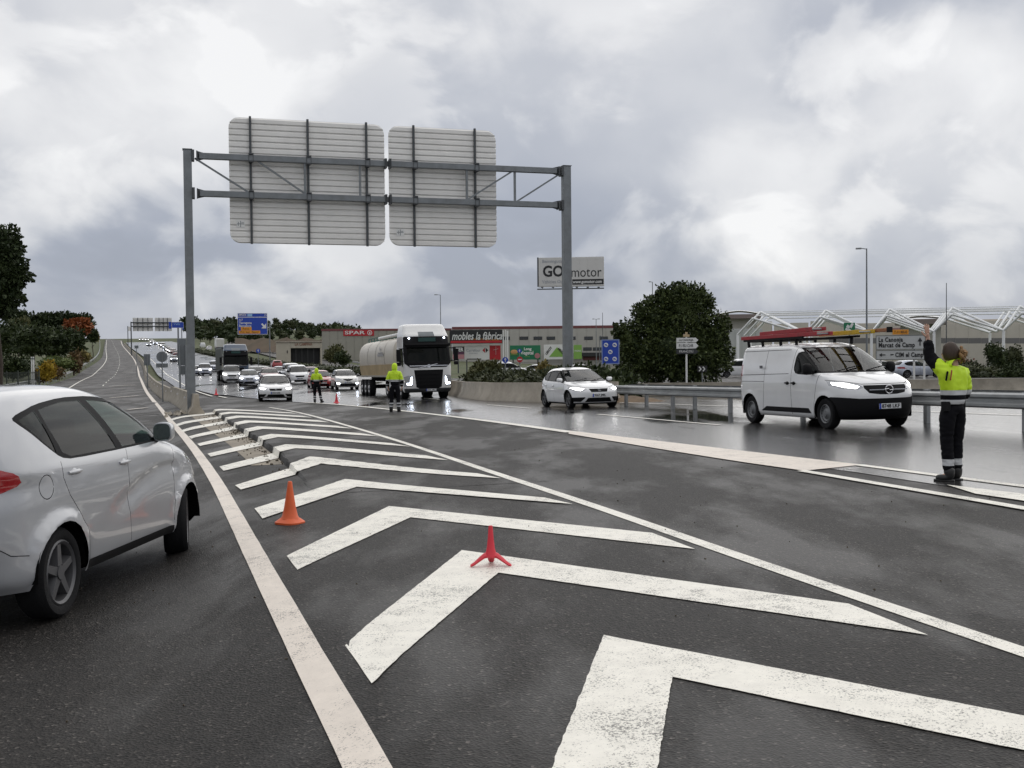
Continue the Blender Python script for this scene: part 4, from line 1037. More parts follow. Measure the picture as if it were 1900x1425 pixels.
bar_ = board(o, L_, (1062, 518.5, 1120, 527.5), M_blk, y=-0.215, th=0.03, name='web_bar', parent=pb); put('www.gomotor.com', L_, 1063, 520.5, 1117, 525.5, M_wht, pb, y=-0.24, bold=0.012)
xa, za = L_(998, 535.5); xb, zb = L_(1121, 537.5); mb = MB(); mb.box(((xa + xb) / 2, -0.7, (za + zb) / 2), (xb - xa, 0.5, 0.1)); mb.build('catwalk', M_steelD, o)
for px in (1007, 1027, 1047, 1071, 1091, 1111):
    a, z = L_(px, 534); mb = MB(); mb.box((a, -0.8, z), (0.25, 0.12, 0.12)); mb.bar((a, -0.7, z), (a, 0, z - 0.1), 0.05); mb.build('floodlight', M_steelD, o)
x, z = L_(1057, 531); mb = MB(); mb.cyl((x, 0.6, -0.5), (x, 0.6, z + 2.5), 0.32, n=14); mb.build('mast', M_steel, o)
# grey hall beside the tree, warehouse, tent roofs
o, L_ = frame_at(1380, 200, name='grey_hall', label='plain pale grey hall at the right of the big tree', cat='building')
w = block(o, L_, (1300, 611, 1415, 0), 40, mat('pale_cladding', (0.44, 0.45, 0.44), 0.65, var=0.05, vscale=0.4), zb=-4); panels(o, L_, 1300, 1415, 611.5, 690, 9, MATS['pale_cladding'], w)
o, L_ = frame_at(1720, 230, name='warehouse', label='long beige warehouse with a grey band at the far right', cat='building')
w = block(o, L_, (1538, 601, 2150, 0), 70, M_beige, zb=-4)
panels(o, L_, 1538, 2150, 601.5, 627, 26, M_beige, w); panels(o, L_, 1538, 2150, 637.5, 690, 26, M_beige, w); panels(o, L_, 1538, 2150, 627.3, 637.2, 26, M_stripe, w, name='stripe_panel')
block(o, L_, (1660, 594.5, 2150, 600.8), 60, mat('upper_beige', (0.5, 0.45, 0.38), 0.7), 'upper_wall', y=5)
block(o, L_, (1640, 609, 1700, 614), 0.3, mat('grey_red', (0.3, 0.17, 0.16)), 'sign_band', y=-0.25)
def tent(px, d, x0, x1, ytop, ybot, label):
    o, L_ = frame_at(px, d, name='tent_roof', label=label, cat='building'); a, zb = L_(x0, ybot); b, zt = L_(x1, ytop)
    mb = MB(); rings = []
    for k in range(13):
        u = k / 12; xx = a + (b - a) * u; hh = zb + (zt - zb) * (1 - abs(2 * u - 1) ** 1.5)
        rings.append([Vector((xx, -0.5 + 10 * j / 4, hh + 0.3 * math.sin(j / 4 * math.pi))) for j in range(5)])
    mb.loft(rings, False); mb.build('roof', M_wht, o)
    mb = MB(); mb.box(((a + b) / 2, 4, zb - 0.55), (b - a, 9, 1.0)); mb.build('fascia', mat('fascia_brown', (0.2, 0.16, 0.15)), o)
    mb = MB(); mb.box(((a + b) / 2, 6, (zb - 2) / 2), (b - a - 2, 7, zb + 1)); mb.build('wall', M_mall, o)
tent(1378, 260, 1330, 1412, 576, 583.5, 'white curved tent roof behind the big tree'); tent(1708, 210, 1660, 1757, 585.5, 592.5, 'white low tent roof above the warehouse left of the raised hand')
# hillside town
o, L_ = frame_at(1480, 420, name='hill_house', label='pale low houses on the rise between the hall and the warehouse', cat='building')
for x0, x1, y0 in ((1400, 1432, 597), (1436, 1462, 601), (1466, 1500, 599), (1504, 1545, 596)):
    block(o, L_, (x0, y0, x1, 0), 8, M_beige, 'wall', zb=-6)

# ---- white canopy lattice
M_cano = mat('canopy_white', (0.80, 0.81, 0.81), 0.4)
cols = [1369, 1493, 1617, 1733, 1862, 1990]; D0 = 120
def canopy():
    p = along(1369, 660, D0); zg = T(p.x, p.y)
    o, L_ = frame_at(1617, D0, name='canopy_frame', label='white steel lattice canopy on slim columns behind the white van', cat='canopy')
    X = [L_(c, 640)[0] for c in cols]; zc = L_(1617, 617)[1]; zp = L_(1617, 572)[1]; zmid = L_(1617, 592)[1]
    depth = [0, 7, 14, 21]
    for x in X:
        mb = MB(); mb.cyl((x, 0, -0.5), (x, 0, zc), 0.17, 0.15, n=10); mb.build('column', M_cano, o)
        mb = MB(); mb.cyl((x, 14, -0.5), (x, 14, zc), 0.17, 0.15, n=10); mb.build('column', M_cano, o)
    for i in range(len(X) - 1):
        a, b = X[i], X[i + 1]; mx = a + (b - a) * 0.30
        for dy in (0, 7, 14):
            for q0, q1 in (((a, dy, zc), (mx, dy + 3.5, zp)), ((mx, dy + 3.5, zp), (b, dy, zc)), ((a, dy, zc), (a + (b - a) * 0.25, dy - 1.5, zmid + 0.3)), ((a + (b - a) * 0.25, dy - 1.5, zmid + 0.3), (b, dy, zc))):
                mb = MB(); mb.cyl(q0, q1, 0.125, n=7); mb.build('strut', M_cano, o)
    for k, (dy, z) in enumerate(((3.5, zp), (7, zp - 0.25), (10.5, zp), (14, zp - 0.45), (17.5, zp), (1.8, zp - 0.5), (5.2, zp - 0.12), (12.2, zp - 0.2), (20, zp - 0.3))):
        mb = MB(); mb.cyl((X[0] + 1.8, dy, z), (X[-1], dy, z), 0.05, n=6); mb.build('tie_rod', M_cano, o)
canopy()
# ================================================================== VEHICLES
def carpaint(name, col, metal=0.0, rough=0.28):
    if name in MATS: return MATS[name]
    m = mat(name, col, rough, metal, coat=0.9, var=0.025, vscale=3, dirt=0.12, dirtcol=tuple(c * 0.6 for c in col)); nt = m.node_tree; b = nt.nodes['Principled BSDF']
    src = b.inputs['Base Color'].links[0].from_socket; mx = nt.nodes.new('ShaderNodeMix'); mx.data_type = 'RGBA'; ge = nt.nodes.new('ShaderNodeNewGeometry')
    nt.links.new(ge.outputs['Backfacing'], mx.inputs['Factor']); nt.links.new(src, mx.inputs[6]); mx.inputs[7].default_value = (0.015, 0.015, 0.016, 1); nt.links.new(mx.outputs[2], b.inputs['Base Color'])   # dark lining inside
    return m
P_silver = carpaint('silver_paint', (0.40, 0.41, 0.43), 0.3, 0.28)
P_white = carpaint('white_paint', (0.74, 0.745, 0.75)); P_red = carpaint('red_paint', (0.33, 0.02, 0.022)); P_dred = carpaint('dark_red_paint', (0.16, 0.015, 0.02))
P_grey = carpaint('grey_paint', (0.12, 0.125, 0.13), 0.3); P_blueg = carpaint('blue_grey_paint', (0.42, 0.45, 0.52), 0.2); P_blackp = carpaint('black_paint', (0.012, 0.012, 0.014)); P_navy = carpaint('dark_blue_paint', (0.02, 0.045, 0.09))
M_tyre = mat('tyre_rubber', (0.011, 0.011, 0.012), 0.85, spec=0.2, bump=0.2, bscale=60); M_plast = mat('black_plastic', (0.010, 0.010, 0.011), 0.6, spec=0.12); M_gap = mat('panel_gap', (0.005, 0.005, 0.005), 0.95, spec=0.05)
M_alloy = mat('alloy_rim', (0.10, 0.10, 0.105), 0.45, 0.5); M_steelrim = mat('steel_rim', (0.16, 0.165, 0.17), 0.45, 0.5); M_chrome = mat('chrome', (0.6, 0.6, 0.62), 0.15, 0.9)
M_lampw = mat('lit_headlamp', (0.9, 0.9, 0.95), 0.2, emit=(1.0, 0.98, 0.95), estr=9.0); M_lampb = mat('lit_xenon_headlamp', (0.9, 0.9, 1), 0.2, emit=(0.78, 0.86, 1.0), estr=14.0)
M_lens = mat('clear_lens', (0.42, 0.43, 0.45), 0.12, 0.3, coat=1); M_tail = mat('tail_lamp', (0.33, 0.008, 0.012), 0.12, coat=1.0); M_tailo = mat('tail_lamp_inner', (0.50, 0.035, 0.015), 0.15, coat=1); M_seat = mat('seat_fabric', (0.03, 0.03, 0.032), 0.9)
M_plate = mat('plate_white', (0.66, 0.67, 0.68), 0.5); M_eu = mat('plate_blue', (0.02, 0.06, 0.4), 0.5)
def glass(name, tint, opac, rough=0.02, ior=1.26):
    if name in MATS: return MATS[name]
    m = bpy.data.materials.new(name); m.use_nodes = True; MATS[name] = m; nt = m.node_tree; N = nt.nodes; L = nt.links; N.clear()
    out = N.new('ShaderNodeOutputMaterial'); mx = N.new('ShaderNodeMixShader'); mx2 = N.new('ShaderNodeMixShader')
    tr = N.new('ShaderNodeBsdfTransparent'); tr.inputs[0].default_value = (*tint, 1)
    df = N.new('ShaderNodeBsdfDiffuse'); df.inputs[0].default_value = (0.004, 0.006, 0.005, 1)
    gl_ = N.new('ShaderNodeBsdfGlossy'); gl_.inputs['Roughness'].default_value = rough; fr = N.new('ShaderNodeFresnel'); fr.inputs[0].default_value = ior
    mx.inputs[0].default_value = opac; L.new(tr.outputs[0], mx.inputs[1]); L.new(df.outputs[0], mx.inputs[2])
    ge = N.new('ShaderNodeNewGeometry'); cl = N.new('ShaderNodeMath'); cl.operation = 'MULTIPLY'
    inv = N.new('ShaderNodeMath'); inv.operation = 'SUBTRACT'; inv.inputs[0].default_value = 1; L.new(ge.outputs['Backfacing'], inv.inputs[1])
    L.new(fr.outputs[0], cl.inputs[0]); L.new(inv.outputs[0], cl.inputs[1])
    L.new(cl.outputs[0], mx2.inputs[0]); L.new(mx.outputs[0], mx2.inputs[1]); L.new(gl_.outputs[0], mx2.inputs[2]); L.new(mx2.outputs[0], out.inputs[0])
    return m
M_glass = glass('tinted_glass', (0.38, 0.60, 0.53), 0.12); M_glassD = glass('dark_glass', (0.11, 0.165, 0.15), 0.4); M_screen = glass('windscreen_glass', (0.6, 0.66, 0.63), 0.15, 0.03, 1.5)

def shell_rows(rows, sub):
    rows = [tuple(r_) for r_ in rows]; k = list(range(len(rows))); cols_ = list(zip(*rows)); fs = [pchip(k, c) for c in cols_]
    out = []
    for i in range((len(rows) - 1) * sub + 1): out.append([f(i / sub) for f in fs])
    return out
def shell_bm(rows, sub=4, nq=22):
    """body as a stack of plan outlines: rows are (z, x front, x rear, half width, front squareness, rear squareness)"""
    st = shell_rows(rows, sub); bm = bmesh.new(); rings = []
    ts = [-math.pi / 2 + math.pi * i / (2 * nq) for i in range(2 * nq + 1)]
    for z, xf, xr, w, nf, nr in st:
        c = (xf + xr) / 2; l = max(1e-4, (xf - xr) / 2); side = []
        for t in ts:
            s = math.sin(t); n = nf if s > 0 else nr
            side.append((c + l * s, max(0.0, w) * math.sqrt(max(0.0, 1 - abs(s) ** n))))
        ring = [(x, y, z) for x, y in side] + [(x, -y, z) for x, y in reversed(side[1:-1])]
        rings.append([bm.verts.new(p) for p in ring])
    for a, b in zip(rings, rings[1:]):
        for i in range(len(a)):
            j = (i + 1) % len(a); bm.faces.new((a[i], a[j], b[j], b[i]))
    top = rings[-1]
    bmesh.ops.remove_doubles(bm, verts=bm.verts, dist=0.0008)
    bmesh.ops.dissolve_degenerate(bm, dist=0.0005, edges=bm.edges)
    bmesh.ops.recalc_face_normals(bm, faces=bm.faces)
    for f in bm.faces: f.smooth = True
    return bm
def inpoly(px, py, poly):
    c = False; n = len(poly)
    for i in range(n):
        x0, y0 = poly[i]; x1, y1 = poly[(i + 1) % n]
        if (y0 > py) != (y1 > py) and px < (x1 - x0) * (py - y0) / (y1 - y0) + x0: c = not c
    return c
def cut(bm, poly, axis, sel):
    """score the shell along a polygon seen along `axis` ('y': polygon in x,z; 'x': in y,z); returns the faces inside"""
    A, B = (0, 2) if axis == 'y' else (1, 2)
    lo = (min(p[0] for p in poly) - 0.02, min(p[1] for p in poly) - 0.02); hi = (max(p[0] for p in poly) + 0.02, max(p[1] for p in poly) + 0.02)
    def near(f):
        if not sel(f): return False
        a = [v.co[A] for v in f.verts]; b = [v.co[B] for v in f.verts]
        return not (max(a) < lo[0] or min(a) > hi[0] or max(b) < lo[1] or min(b) > hi[1])
    n = len(poly)
    for i in range(n):
        p, q = poly[i], poly[(i + 1) % n]; d = (q[0] - p[0], q[1] - p[1]); ln = math.hypot(*d)
        if ln < 1e-6: continue
        co = [0, 0, 0]; no = [0, 0, 0]; co[A], co[B] = p; no[A], no[B] = -d[1] / ln, d[0] / ln
        # only faces this very edge can touch
        e0 = (min(p[0], q[0]) - 0.01, min(p[1], q[1]) - 0.01); e1 = (max(p[0], q[0]) + 0.01, max(p[1], q[1]) + 0.01)
        fs = []
        for f in bm.faces:
            if not near(f): continue
            a = [v.co[A] for v in f.verts]; b = [v.co[B] for v in f.verts]
            if max(a) < e0[0] or min(a) > e1[0] or max(b) < e0[1] or min(b) > e1[1]: continue
            fs.append(f)
        if not fs: continue
        es = {e for f in fs for e in f.edges}; vs = {v for f in fs for v in f.verts}
        bmesh.ops.bisect_plane(bm, geom=fs + list(es) + list(vs), dist=1e-5, plane_co=co, plane_no=no)
    out = []
    for f in bm.faces:
        if not near(f): continue
        c = f.calc_center_median()
        if inpoly(c[A], c[B], poly): out.append(f)
    return out
def take(bm, faces, shift=0.0, thick=0.0):
    """lift faces out of the shell into a mesh of their own"""
    if not faces: return None
    mp = {}; nb = bmesh.new()
    for f in faces:
        vs = []
        for v in f.verts:
            if v not in mp: mp[v] = nb.verts.new(v.co - v.normal * shift)
            vs.append(mp[v])
        try: g_ = nb.faces.new(vs); g_.smooth = True
        except ValueError: pass
    bmesh.ops.delete(bm, geom=faces, context='FACES')
    return nb
def bm_obj(name, bm, m, parent, sharp=None):
    if name in ('windscreen', 'rear_window', 'side_window', 'body', 'cab_body'): bmesh.ops.remove_doubles(bm, verts=bm.verts, dist=0.0025)
    me = bpy.data.meshes.new(name); bm.to_mesh(me); bm.free()
    for x in (m if isinstance(m, (list, tuple)) else [m]): me.materials.append(x)
    if sharp: me.set_sharp_from_angle(angle=R(sharp))
    return obj(name, me, parent)
def line_poly(pts, w):              # thin closed polygon round an open line
    L_, R_ = [], []
    for i, p in enumerate(pts):
        a = pts[max(0, i - 1)]; b = pts[min(len(pts) - 1, i + 1)]; d = (b[0] - a[0], b[1] - a[1]); l = math.hypot(*d); n = (-d[1] / l * w / 2, d[0] / l * w / 2)
        L_.append((p[0] + n[0], p[1] + n[1])); R_.append((p[0] - n[0], p[1] - n[1]))
    return L_ + R_[::-1]
def grow(poly, d):
    cx = sum(p[0] for p in poly) / len(poly); cy = sum(p[1] for p in poly) / len(poly); n = len(poly); out = []
    ar = sum(poly[i][0] * poly[(i + 1) % n][1] - poly[(i + 1) % n][0] * poly[i][1] for i in range(n)); s = 1 if ar > 0 else -1
    for i in range(n):
        a, b, c = poly[i - 1], poly[i], poly[(i + 1) % n]
        def nrm(p, q):
            dx, dy = q[0] - p[0], q[1] - p[1]; l = math.hypot(dx, dy) or 1; return (dy / l * s, -dx / l * s)
        n1, n2 = nrm(a, b), nrm(b, c); m_ = (n1[0] + n2[0], n1[1] + n2[1]); l2 = max(0.35, (m_[0] ** 2 + m_[1] ** 2) / 2)
        out.append((b[0] + m_[0] * d / l2, b[1] + m_[1] * d / l2))
    return out
def spline_poly(pts, n=3):          # rounded closed polygon
    for _ in range(n - 1):
        q = []
        for i in range(len(pts)):
            a, b = pts[i], pts[(i + 1) % len(pts)]
            q += [(a[0] * .8 + b[0] * .2, a[1] * .8 + b[1] * .2), (a[0] * .2 + b[0] * .8, a[1] * .2 + b[1] * .8)]
        pts = q
    return pts

_wheel_cache = {}
def wheel(parent, x, y, r, w, style, steer=0.0, side=1):
    key = (r, w, style)
    if key not in _wheel_cache:
        rr = r * (0.72 if style == 'alloy' else 0.62); mb = MB(); h = w / 2
        mb.lathe([(rr, -h + 0.01), (r - 0.03, -h), (r - 0.004, -h + 0.03), (r, -h + 0.05), (r, h - 0.05), (r - 0.004, h - 0.03), (r - 0.03, h), (rr + 0.015, h - 0.002), (rr, h - 0.015)], 36, axis='y')
        ty = mb.mesh('tyre', M_tyre, 40)
        mb = MB(); mb.lathe([(rr, h - 0.015), (rr - 0.012, h - 0.005), (rr - 0.03, h - 0.02), (rr - 0.045, h - 0.11), (rr - 0.05, -h + 0.02)], 32, axis='y', mi=0)
        mb.lathe([(rr - 0.045, h - 0.12), (0.02, h - 0.12)], 32, axis='y', mi=1)
        if style == 'alloy':
            for k in range(5):
                a = 2 * math.pi * k / 5 + 0.3; ca, sa = math.cos(a), math.sin(a)
                def P(rad, tan, dep): return (rad * ca - tan * sa, dep, rad * sa + tan * ca)
                ri = rr - 0.02; vs = [P(0.05, -0.032, h - 0.02), P(0.05, 0.032, h - 0.02), P(ri, 0.022, h - 0.022), P(ri, -0.022, h - 0.022), P(0.05, -0.045, h - 0.08), P(0.05, 0.045, h - 0.08), P(ri, 0.04, h - 0.08), P(ri, -0.04, h - 0.08)]
                mb.add(vs, [(0, 1, 2, 3), (0, 4, 5, 1), (1, 5, 6, 2), (2, 6, 7, 3), (3, 7, 4, 0)], 0)
            mb.cyl((0, h - 0.08, 0), (0, h - 0.012, 0), 0.062, 0.05, 14, mi=0)
        else:
            n = 16
            mb.lathe([(rr * 0.92, h - 0.05), (rr * 0.72, h - 0.03), (rr * 0.60, h - 0.045), (rr * 0.34, h - 0.02), (rr * 0.30, h + 0.0), (0.0001, h + 0.005)], 28, axis='y', mi=0)
            for k in range(n):
                a = 2 * math.pi * k / n; mb.cyl((rr * 0.8 * math.cos(a), h - 0.045, rr * 0.8 * math.sin(a)), (rr * 0.8 * math.cos(a), h - 0.032, rr * 0.8 * math.sin(a)), rr * 0.06, n=6, mi=1)
        rm = mb.mesh('rim', [M_alloy if style == 'alloy' else M_steelrim, M_gap], 35)
        _wheel_cache[key] = (ty, rm)
    ty, rm = _wheel_cache[key]
    t = obj('wheel', ty, parent); t.location = (x, y, r); t.rotation_euler = (0, 0, steer + (0 if side > 0 else math.pi)); q = obj('rim', rm, t); return t
def plate(parent, loc_, txt, rotz=0.0, w=0.52, pitch=0.0):
    mb = MB(); mb.box((0, 0, 0), (0.012, w, 0.11)); o = mb.build('number_plate', M_plate, parent, bevel=0.004); o.location = loc_; o.rotation_euler = (0, pitch, rotz)
    mb = MB(); mb.box((0.008, -w / 2 + 0.022, 0), (0.003, 0.044, 0.11)); mb.build('plate_band', M_eu, o)
    t = text(txt, 0.105, M_blk, o, (0.009, -w / 2 + 0.06, 0), width=w * 0.82, facing='+x', extrude=0.001, bold=0.003, name='plate_lettering'); return o
def circ(cx, cz, r, n=22, a0=0, a1=360): return [(cx + r * math.cos(R(a0 + (a1 - a0) * k / n)), cz + r * math.sin(R(a0 + (a1 - a0) * k / n))) for k in range(n if a1 - a0 >= 360 else n + 1)]

def build_car(S, name, label, group=None):
    """S: a dictionary of outline rows and feature polygons in metres; +x is forward, +y is the car's left"""
    root = thing(name, label, S.get('cat', 'car'), (0, 0, 0), 0, group)
    bm = shell_bm(S['rows'], S.get('sub', 4), S.get('nq', 22)); pm = S['paint']; fx, rx = S['axles']; wr = S['wheel_r']; ar = S.get('arch_r', wr + 0.055); wz = wr
    side = lambda f: abs(f.calc_center_median().y) > 0.35 and abs(f.normal.y) > 0.25
    low = lambda f: abs(f.calc_center_median().y) > 0.35
    # flared lips round the wheel openings
    for v in bm.verts:
        for ax in (fx, rx):
            d = math.hypot(v.co.x - ax, v.co.z - wz)
            if d < ar + 0.10 and abs(v.co.y) > 0.5: v.co.y += (1 if v.co.y > 0 else -1) * S.get('flare', 0.018) * (1 - sstep(ar + 0.02, ar + 0.10, d))
    if S.get('swage'):
        sw = S['swage']
        for v in bm.verts:
            if sw[-1][0] < v.co.x < sw[0][0] and abs(v.co.y) > 0.5:
                for (x1, z1), (x0, z0) in zip(sw, sw[1:]):
                    if x0 <= v.co.x <= x1:
                        zl = z0 + (z1 - z0) * (v.co.x - x0) / (x1 - x0); d = zl - v.co.z; fade = sstep(sw[-1][0], sw[-1][0] + 0.5, v.co.x)
                        if 0 < d < 0.22: v.co.y -= math.copysign(0.022 * fade * (1 - sstep(0.02, 0.22, d)), v.co.y)
    parts = []
    for ax in (fx, rx):
        fs = cut(bm, circ(ax, wz, ar, 26), 'y', low); bmesh.ops.delete(bm, geom=fs, context='FACES')
    for f in bm.faces: pass
    # lower trim
    if S.get('sill'):
        for poly in S['sill']:
            fs = cut(bm, poly, 'y', low)
            for sgn in (1, -1):
                nb = take(bm, [f for f in fs if f.is_valid and f.calc_center_median().y * sgn > 0], -0.004)
                if nb: parts.append(('sill_trim', nb, M_plast))
    front = lambda f: f.normal.x > 0.12 and f.calc_center_median().x > 0
    rear = lambda f: f.normal.x < -0.12 and f.calc_center_median().x < 0
    scr = lambda f: f.normal.x > 0.10 and f.calc_center_median().z > S['belt'] - 0.2
    # windscreen and rear window
    for nm, poly, sel, m_ in (('windscreen', S['screen'], scr, M_screen), ('rear_window', S.get('rear_window'), rear, S.get('glass_r', M_glassD))):
        if not poly: continue
        nb = take(bm, cut(bm, grow(poly, 0.028), 'x', sel), 0.002)
        if nb:
            fs = cut(nb, poly, 'x', lambda f: True); g2 = take(nb, fs, 0.0); parts.append((nm + '_trim', nb, M_plast))
            if g2: parts.append((nm, g2, m_))
    # side windows: black surround, then one pane after another
    fr = S['side_frame']; nb = take(bm, cut(bm, fr, 'y', side), 0.003)
    if nb:
        for i, poly in enumerate(S['side_panes']):
            fs = cut(nb, poly, 'y', lambda f: True)
            for sgn in (1, -1):
                g2 = take(nb, [f for f in fs if f.is_valid and f.calc_center_median().y * sgn > 0], 0.004)
                if g2: parts.append(('side_window', g2, S.get('glass_s', [M_glass] * 9)[i]))
        parts.append(('window_surround', nb, M_plast))
    for nm, poly, axis, sel, m_, sh in S.get('patches', []):
        sl = {'front': front, 'rear': rear, 'side': side, 'low': low}[sel]; pol = poly
        both = ((poly, 1), ([(-a, b) for a, b in poly], -1)) if axis == 'x' and nm in ('headlight', 'tail_light', 'fog_lamp', 'air_intake', 'lamp_inner', 'day_light', 'lit_lamp') else ((poly, 0),)
        for pl, sg in both:
            fs = cut(bm, pl, axis, sl)
            if axis == 'y' and S.get('split_sides', True):
                for sgn in (1, -1):
                    g2 = take(bm, [f for f in fs if f.is_valid and f.calc_center_median().y * sgn > 0], sh)
                    if g2: parts.append((nm, g2, m_))
            else:
                g2 = take(bm, fs, sh)
                if g2: parts.append((nm, g2, m_))
    for ln in S.get('gaps', []):
        for axis, pts, sl in (ln,):
            sel = {'front': front, 'rear': rear, 'side': side, 'low': low, 'top': (lambda f: f.normal.z > 0.3)}[sl]
            g2 = take(bm, cut(bm, line_poly(pts, S.get('gap_w', 0.011)), axis, sel), 0.010)
            if g2: parts.append(('panel_gap', g2, M_gap))
    body = bm_obj('body', bm, pm, root)
    for nm, b_, m_ in parts:
        o = bm_obj(nm, b_, m_, body if nm in ('panel_gap',) else root)
    # liners, floor, cabin
    w0 = S['half_w']
    for ax in (fx, rx):
        for sg in (1, -1):
            mb = MB(); A = [(ax + (ar + 0.012) * math.cos(a), wz + (ar + 0.012) * math.sin(a)) for a in [R(S.get('liner', -14) + (180 - 2 * S.get('liner', -14)) * k / 18) for k in range(19)]]
            mb.loft([[Vector((x, sg * (w0 - 0.02), z)) for x, z in A], [Vector((x, sg * (w0 - 0.36), z)) for x, z in A]], False)
            mb.build('wheel_arch_liner', M_gap, root)
    z0 = S['rows'][0][0]; xf, xr = S['rows'][0][1], S['rows'][0][2]
    mb = MB(); mb.box((((fx - ar - 0.03) + (rx + ar + 0.03)) / 2, 0, z0 + 0.03), (fx - rx - 2 * ar - 0.06, 2 * w0 - 0.16, 0.05))
    mb.box(((fx + rx) / 2, 0, z0 + 0.05), (xf - xr - 0.25, 2 * w0 - 0.85, 0.05)); mb.build('floor', M_gap, root)
    if S.get('cabin', True):
        c0, c1 = S['cabin_x']; bz = S['belt']
        mb = MB(); mb.box((c0 + 0.15, 0, bz - 0.16), (0.42, 2 * w0 - 0.34, 0.22)); mb.build('dashboard', M_seat, root, bevel=0.05)
        mb = MB(); mb.box(((c0 + c1) / 2, 0, z0 + 0.14), (c0 - c1, 2 * w0 - 0.3, 0.05)); mb.build('cabin_floor', M_gap, root)
        for sx in S.get('seats', (0.0, -0.85)):
            for sy in (0.36, -0.36):
                mb = MB(); mb.box((sx + 0.15, sy, z0 + 0.32), (0.5, 0.48, 0.2)); mb.box((sx - 0.14, sy, z0 + 0.66), (0.14, 0.46, 0.62), (0, -0.22, 0)); mb.box((sx - 0.24, sy, bz + 0.14), (0.10, 0.26, 0.19), (0, -0.2, 0)); mb.build('seat', M_seat, root, bevel=0.04)
        mb = MB(); pts = [(c0 - 0.12 + 0.06 * math.sin(a), 0.36 + 0.18 * math.cos(a), bz - 0.03 + 0.18 * math.sin(a)) for a in [2 * math.pi * k / 16 for k in range(17)]]; mb.tube(pts, 0.016, 6); mb.build('steering_wheel', M_plast, root)
    # wheels
    for ax, st in ((fx, S.get('steer', 0.0)), (rx, 0.0)):
        for sg in (1, -1): wheel(root, ax, sg * (S['track'] - 0.105), wr, 0.21, S.get('rim', 'alloy'), st, sg)
    # mirrors
    if S.get('mirror'):
        mx, mz, mw, mcol, msz = S['mirror']
        for sg in (1, -1):
            mb = MB(); mb.bar((mx, sg * (mw - 0.06), mz - 0.05), (mx, sg * (mw + 0.10), mz - 0.02), 0.06, 0.05); arm = mb.build('mirror_arm', M_plast, root)
            mb = MB(); rings = []
            for u, k in ((-0.075, 0.80), (-0.07, 0.96), (-0.02, 1.0), (0.03, 0.9), (0.07, 0.66), (0.09, 0.3)):
                rings.append([Vector((mx + u, sg * (mw + 0.11) + msz[0] * k * math.copysign(abs(math.cos(a)) ** 0.6, math.cos(a)), mz + 0.03 + msz[1] * k * math.copysign(abs(math.sin(a)) ** 0.6, math.sin(a)))) for a in [2 * math.pi * j / 20 for j in range(20)]])
            mb.loft(rings, True, True); q = mb.build('mirror', mcol, root, 50)
            mb = MB(); rings = [[Vector((mx - 0.078, sg * (mw + 0.11) + msz[0] * k * math.copysign(abs(math.cos(a)) ** 0.6, math.cos(a)), mz + 0.03 + msz[1] * k * math.copysign(abs(math.sin(a)) ** 0.6, math.sin(a)))) for a in [2 * math.pi * j / 20 for j in range(20)]] for k in (0.86,)]
            mb.add(rings[0], [tuple(range(20))]); mb.build('mirror_glass', mat('mirror_glass', (0.35, 0.42, 0.40), 0.04, 0.9), q)
    for hx, hz, hw in S.get('handles', []):
        for sg in (1, -1):
            mb = MB(); mb.sph((hx, sg * (hw + 0.004), hz), (0.07, 0.018, 0.04), 12, 6, mi=1); rings = []
            for u in (-0.105, -0.09, -0.05, 0.0, 0.05, 0.09, 0.105):
                k = 1 if abs(u) < 0.08 else 0.6; rings.append([Vector((hx + u, sg * (hw + 0.022 + 0.008 * (1 - (u / 0.1) ** 2)) + 0.014 * math.cos(a) * k, hz + 0.006 + 0.018 * math.sin(a) * k)) for a in [2 * math.pi * j / 8 for j in range(8)]])
            mb.loft(rings, True, True, mi=0); mb.build('door_handle', [S.get('handle_m', pm), S.get('handle_cup', pm)], root, 60)
    for x, y, z, rz, txt, pitch in S.get('plates', []): plate(root, (x, y, z), txt, rz, pitch=pitch)
    for fn in S.get('extra', []): fn(root)
    return root
def wipers(x, z, ws, slope):
    def fn(root):
        for y0, y1 in ws:
            mb = MB(); mb.bar((x + 0.03, y0, z + 0.01), (x - 0.12, y1, z + 0.01 + 0.15 * slope), 0.02); mb.build('wiper', M_plast, root)
    return fn
def glyph_ring(x, z, r, m_=None):
    def fn(root):
        mb = MB(); mb.tube([(x, r * math.cos(a), z + r * math.sin(a)) for a in [2 * math.pi * k / 20 for k in range(21)]], r * 0.14, 6); mb.tube([(x, -r * 1.3, z + r * 0.05), (x, -r * 0.2, z + r * 0.16), (x, r * 0.2, z - r * 0.16), (x, r * 1.3, z - r * 0.05)], r * 0.12, 6); mb.build('badge', m_ or M_chrome, root)
    return fn
def badge_s(x, z, r):
    def fn(root):
        mb = MB()
        for s in (-1, 1): mb.box((x, -s * r * 0.12, z + s * r * 0.45), (0.02, r * 1.5, r * 0.55), (0.12 * s, 0, 0))
        mb.build('badge', M_chrome, root)
    return fn
def badge_diamond(x, z, r):
    def fn(root):
        mb = MB(); P = [(x, 0, z + r), (x, r * 0.62, z), (x, 0, z - r), (x, -r * 0.62, z), (x, 0, z + r)]
        for a, b in zip(P, P[1:]): mb.bar(a, b, r * 0.32, 0.02)
        mb.build('badge', M_chrome, root)
    return fn

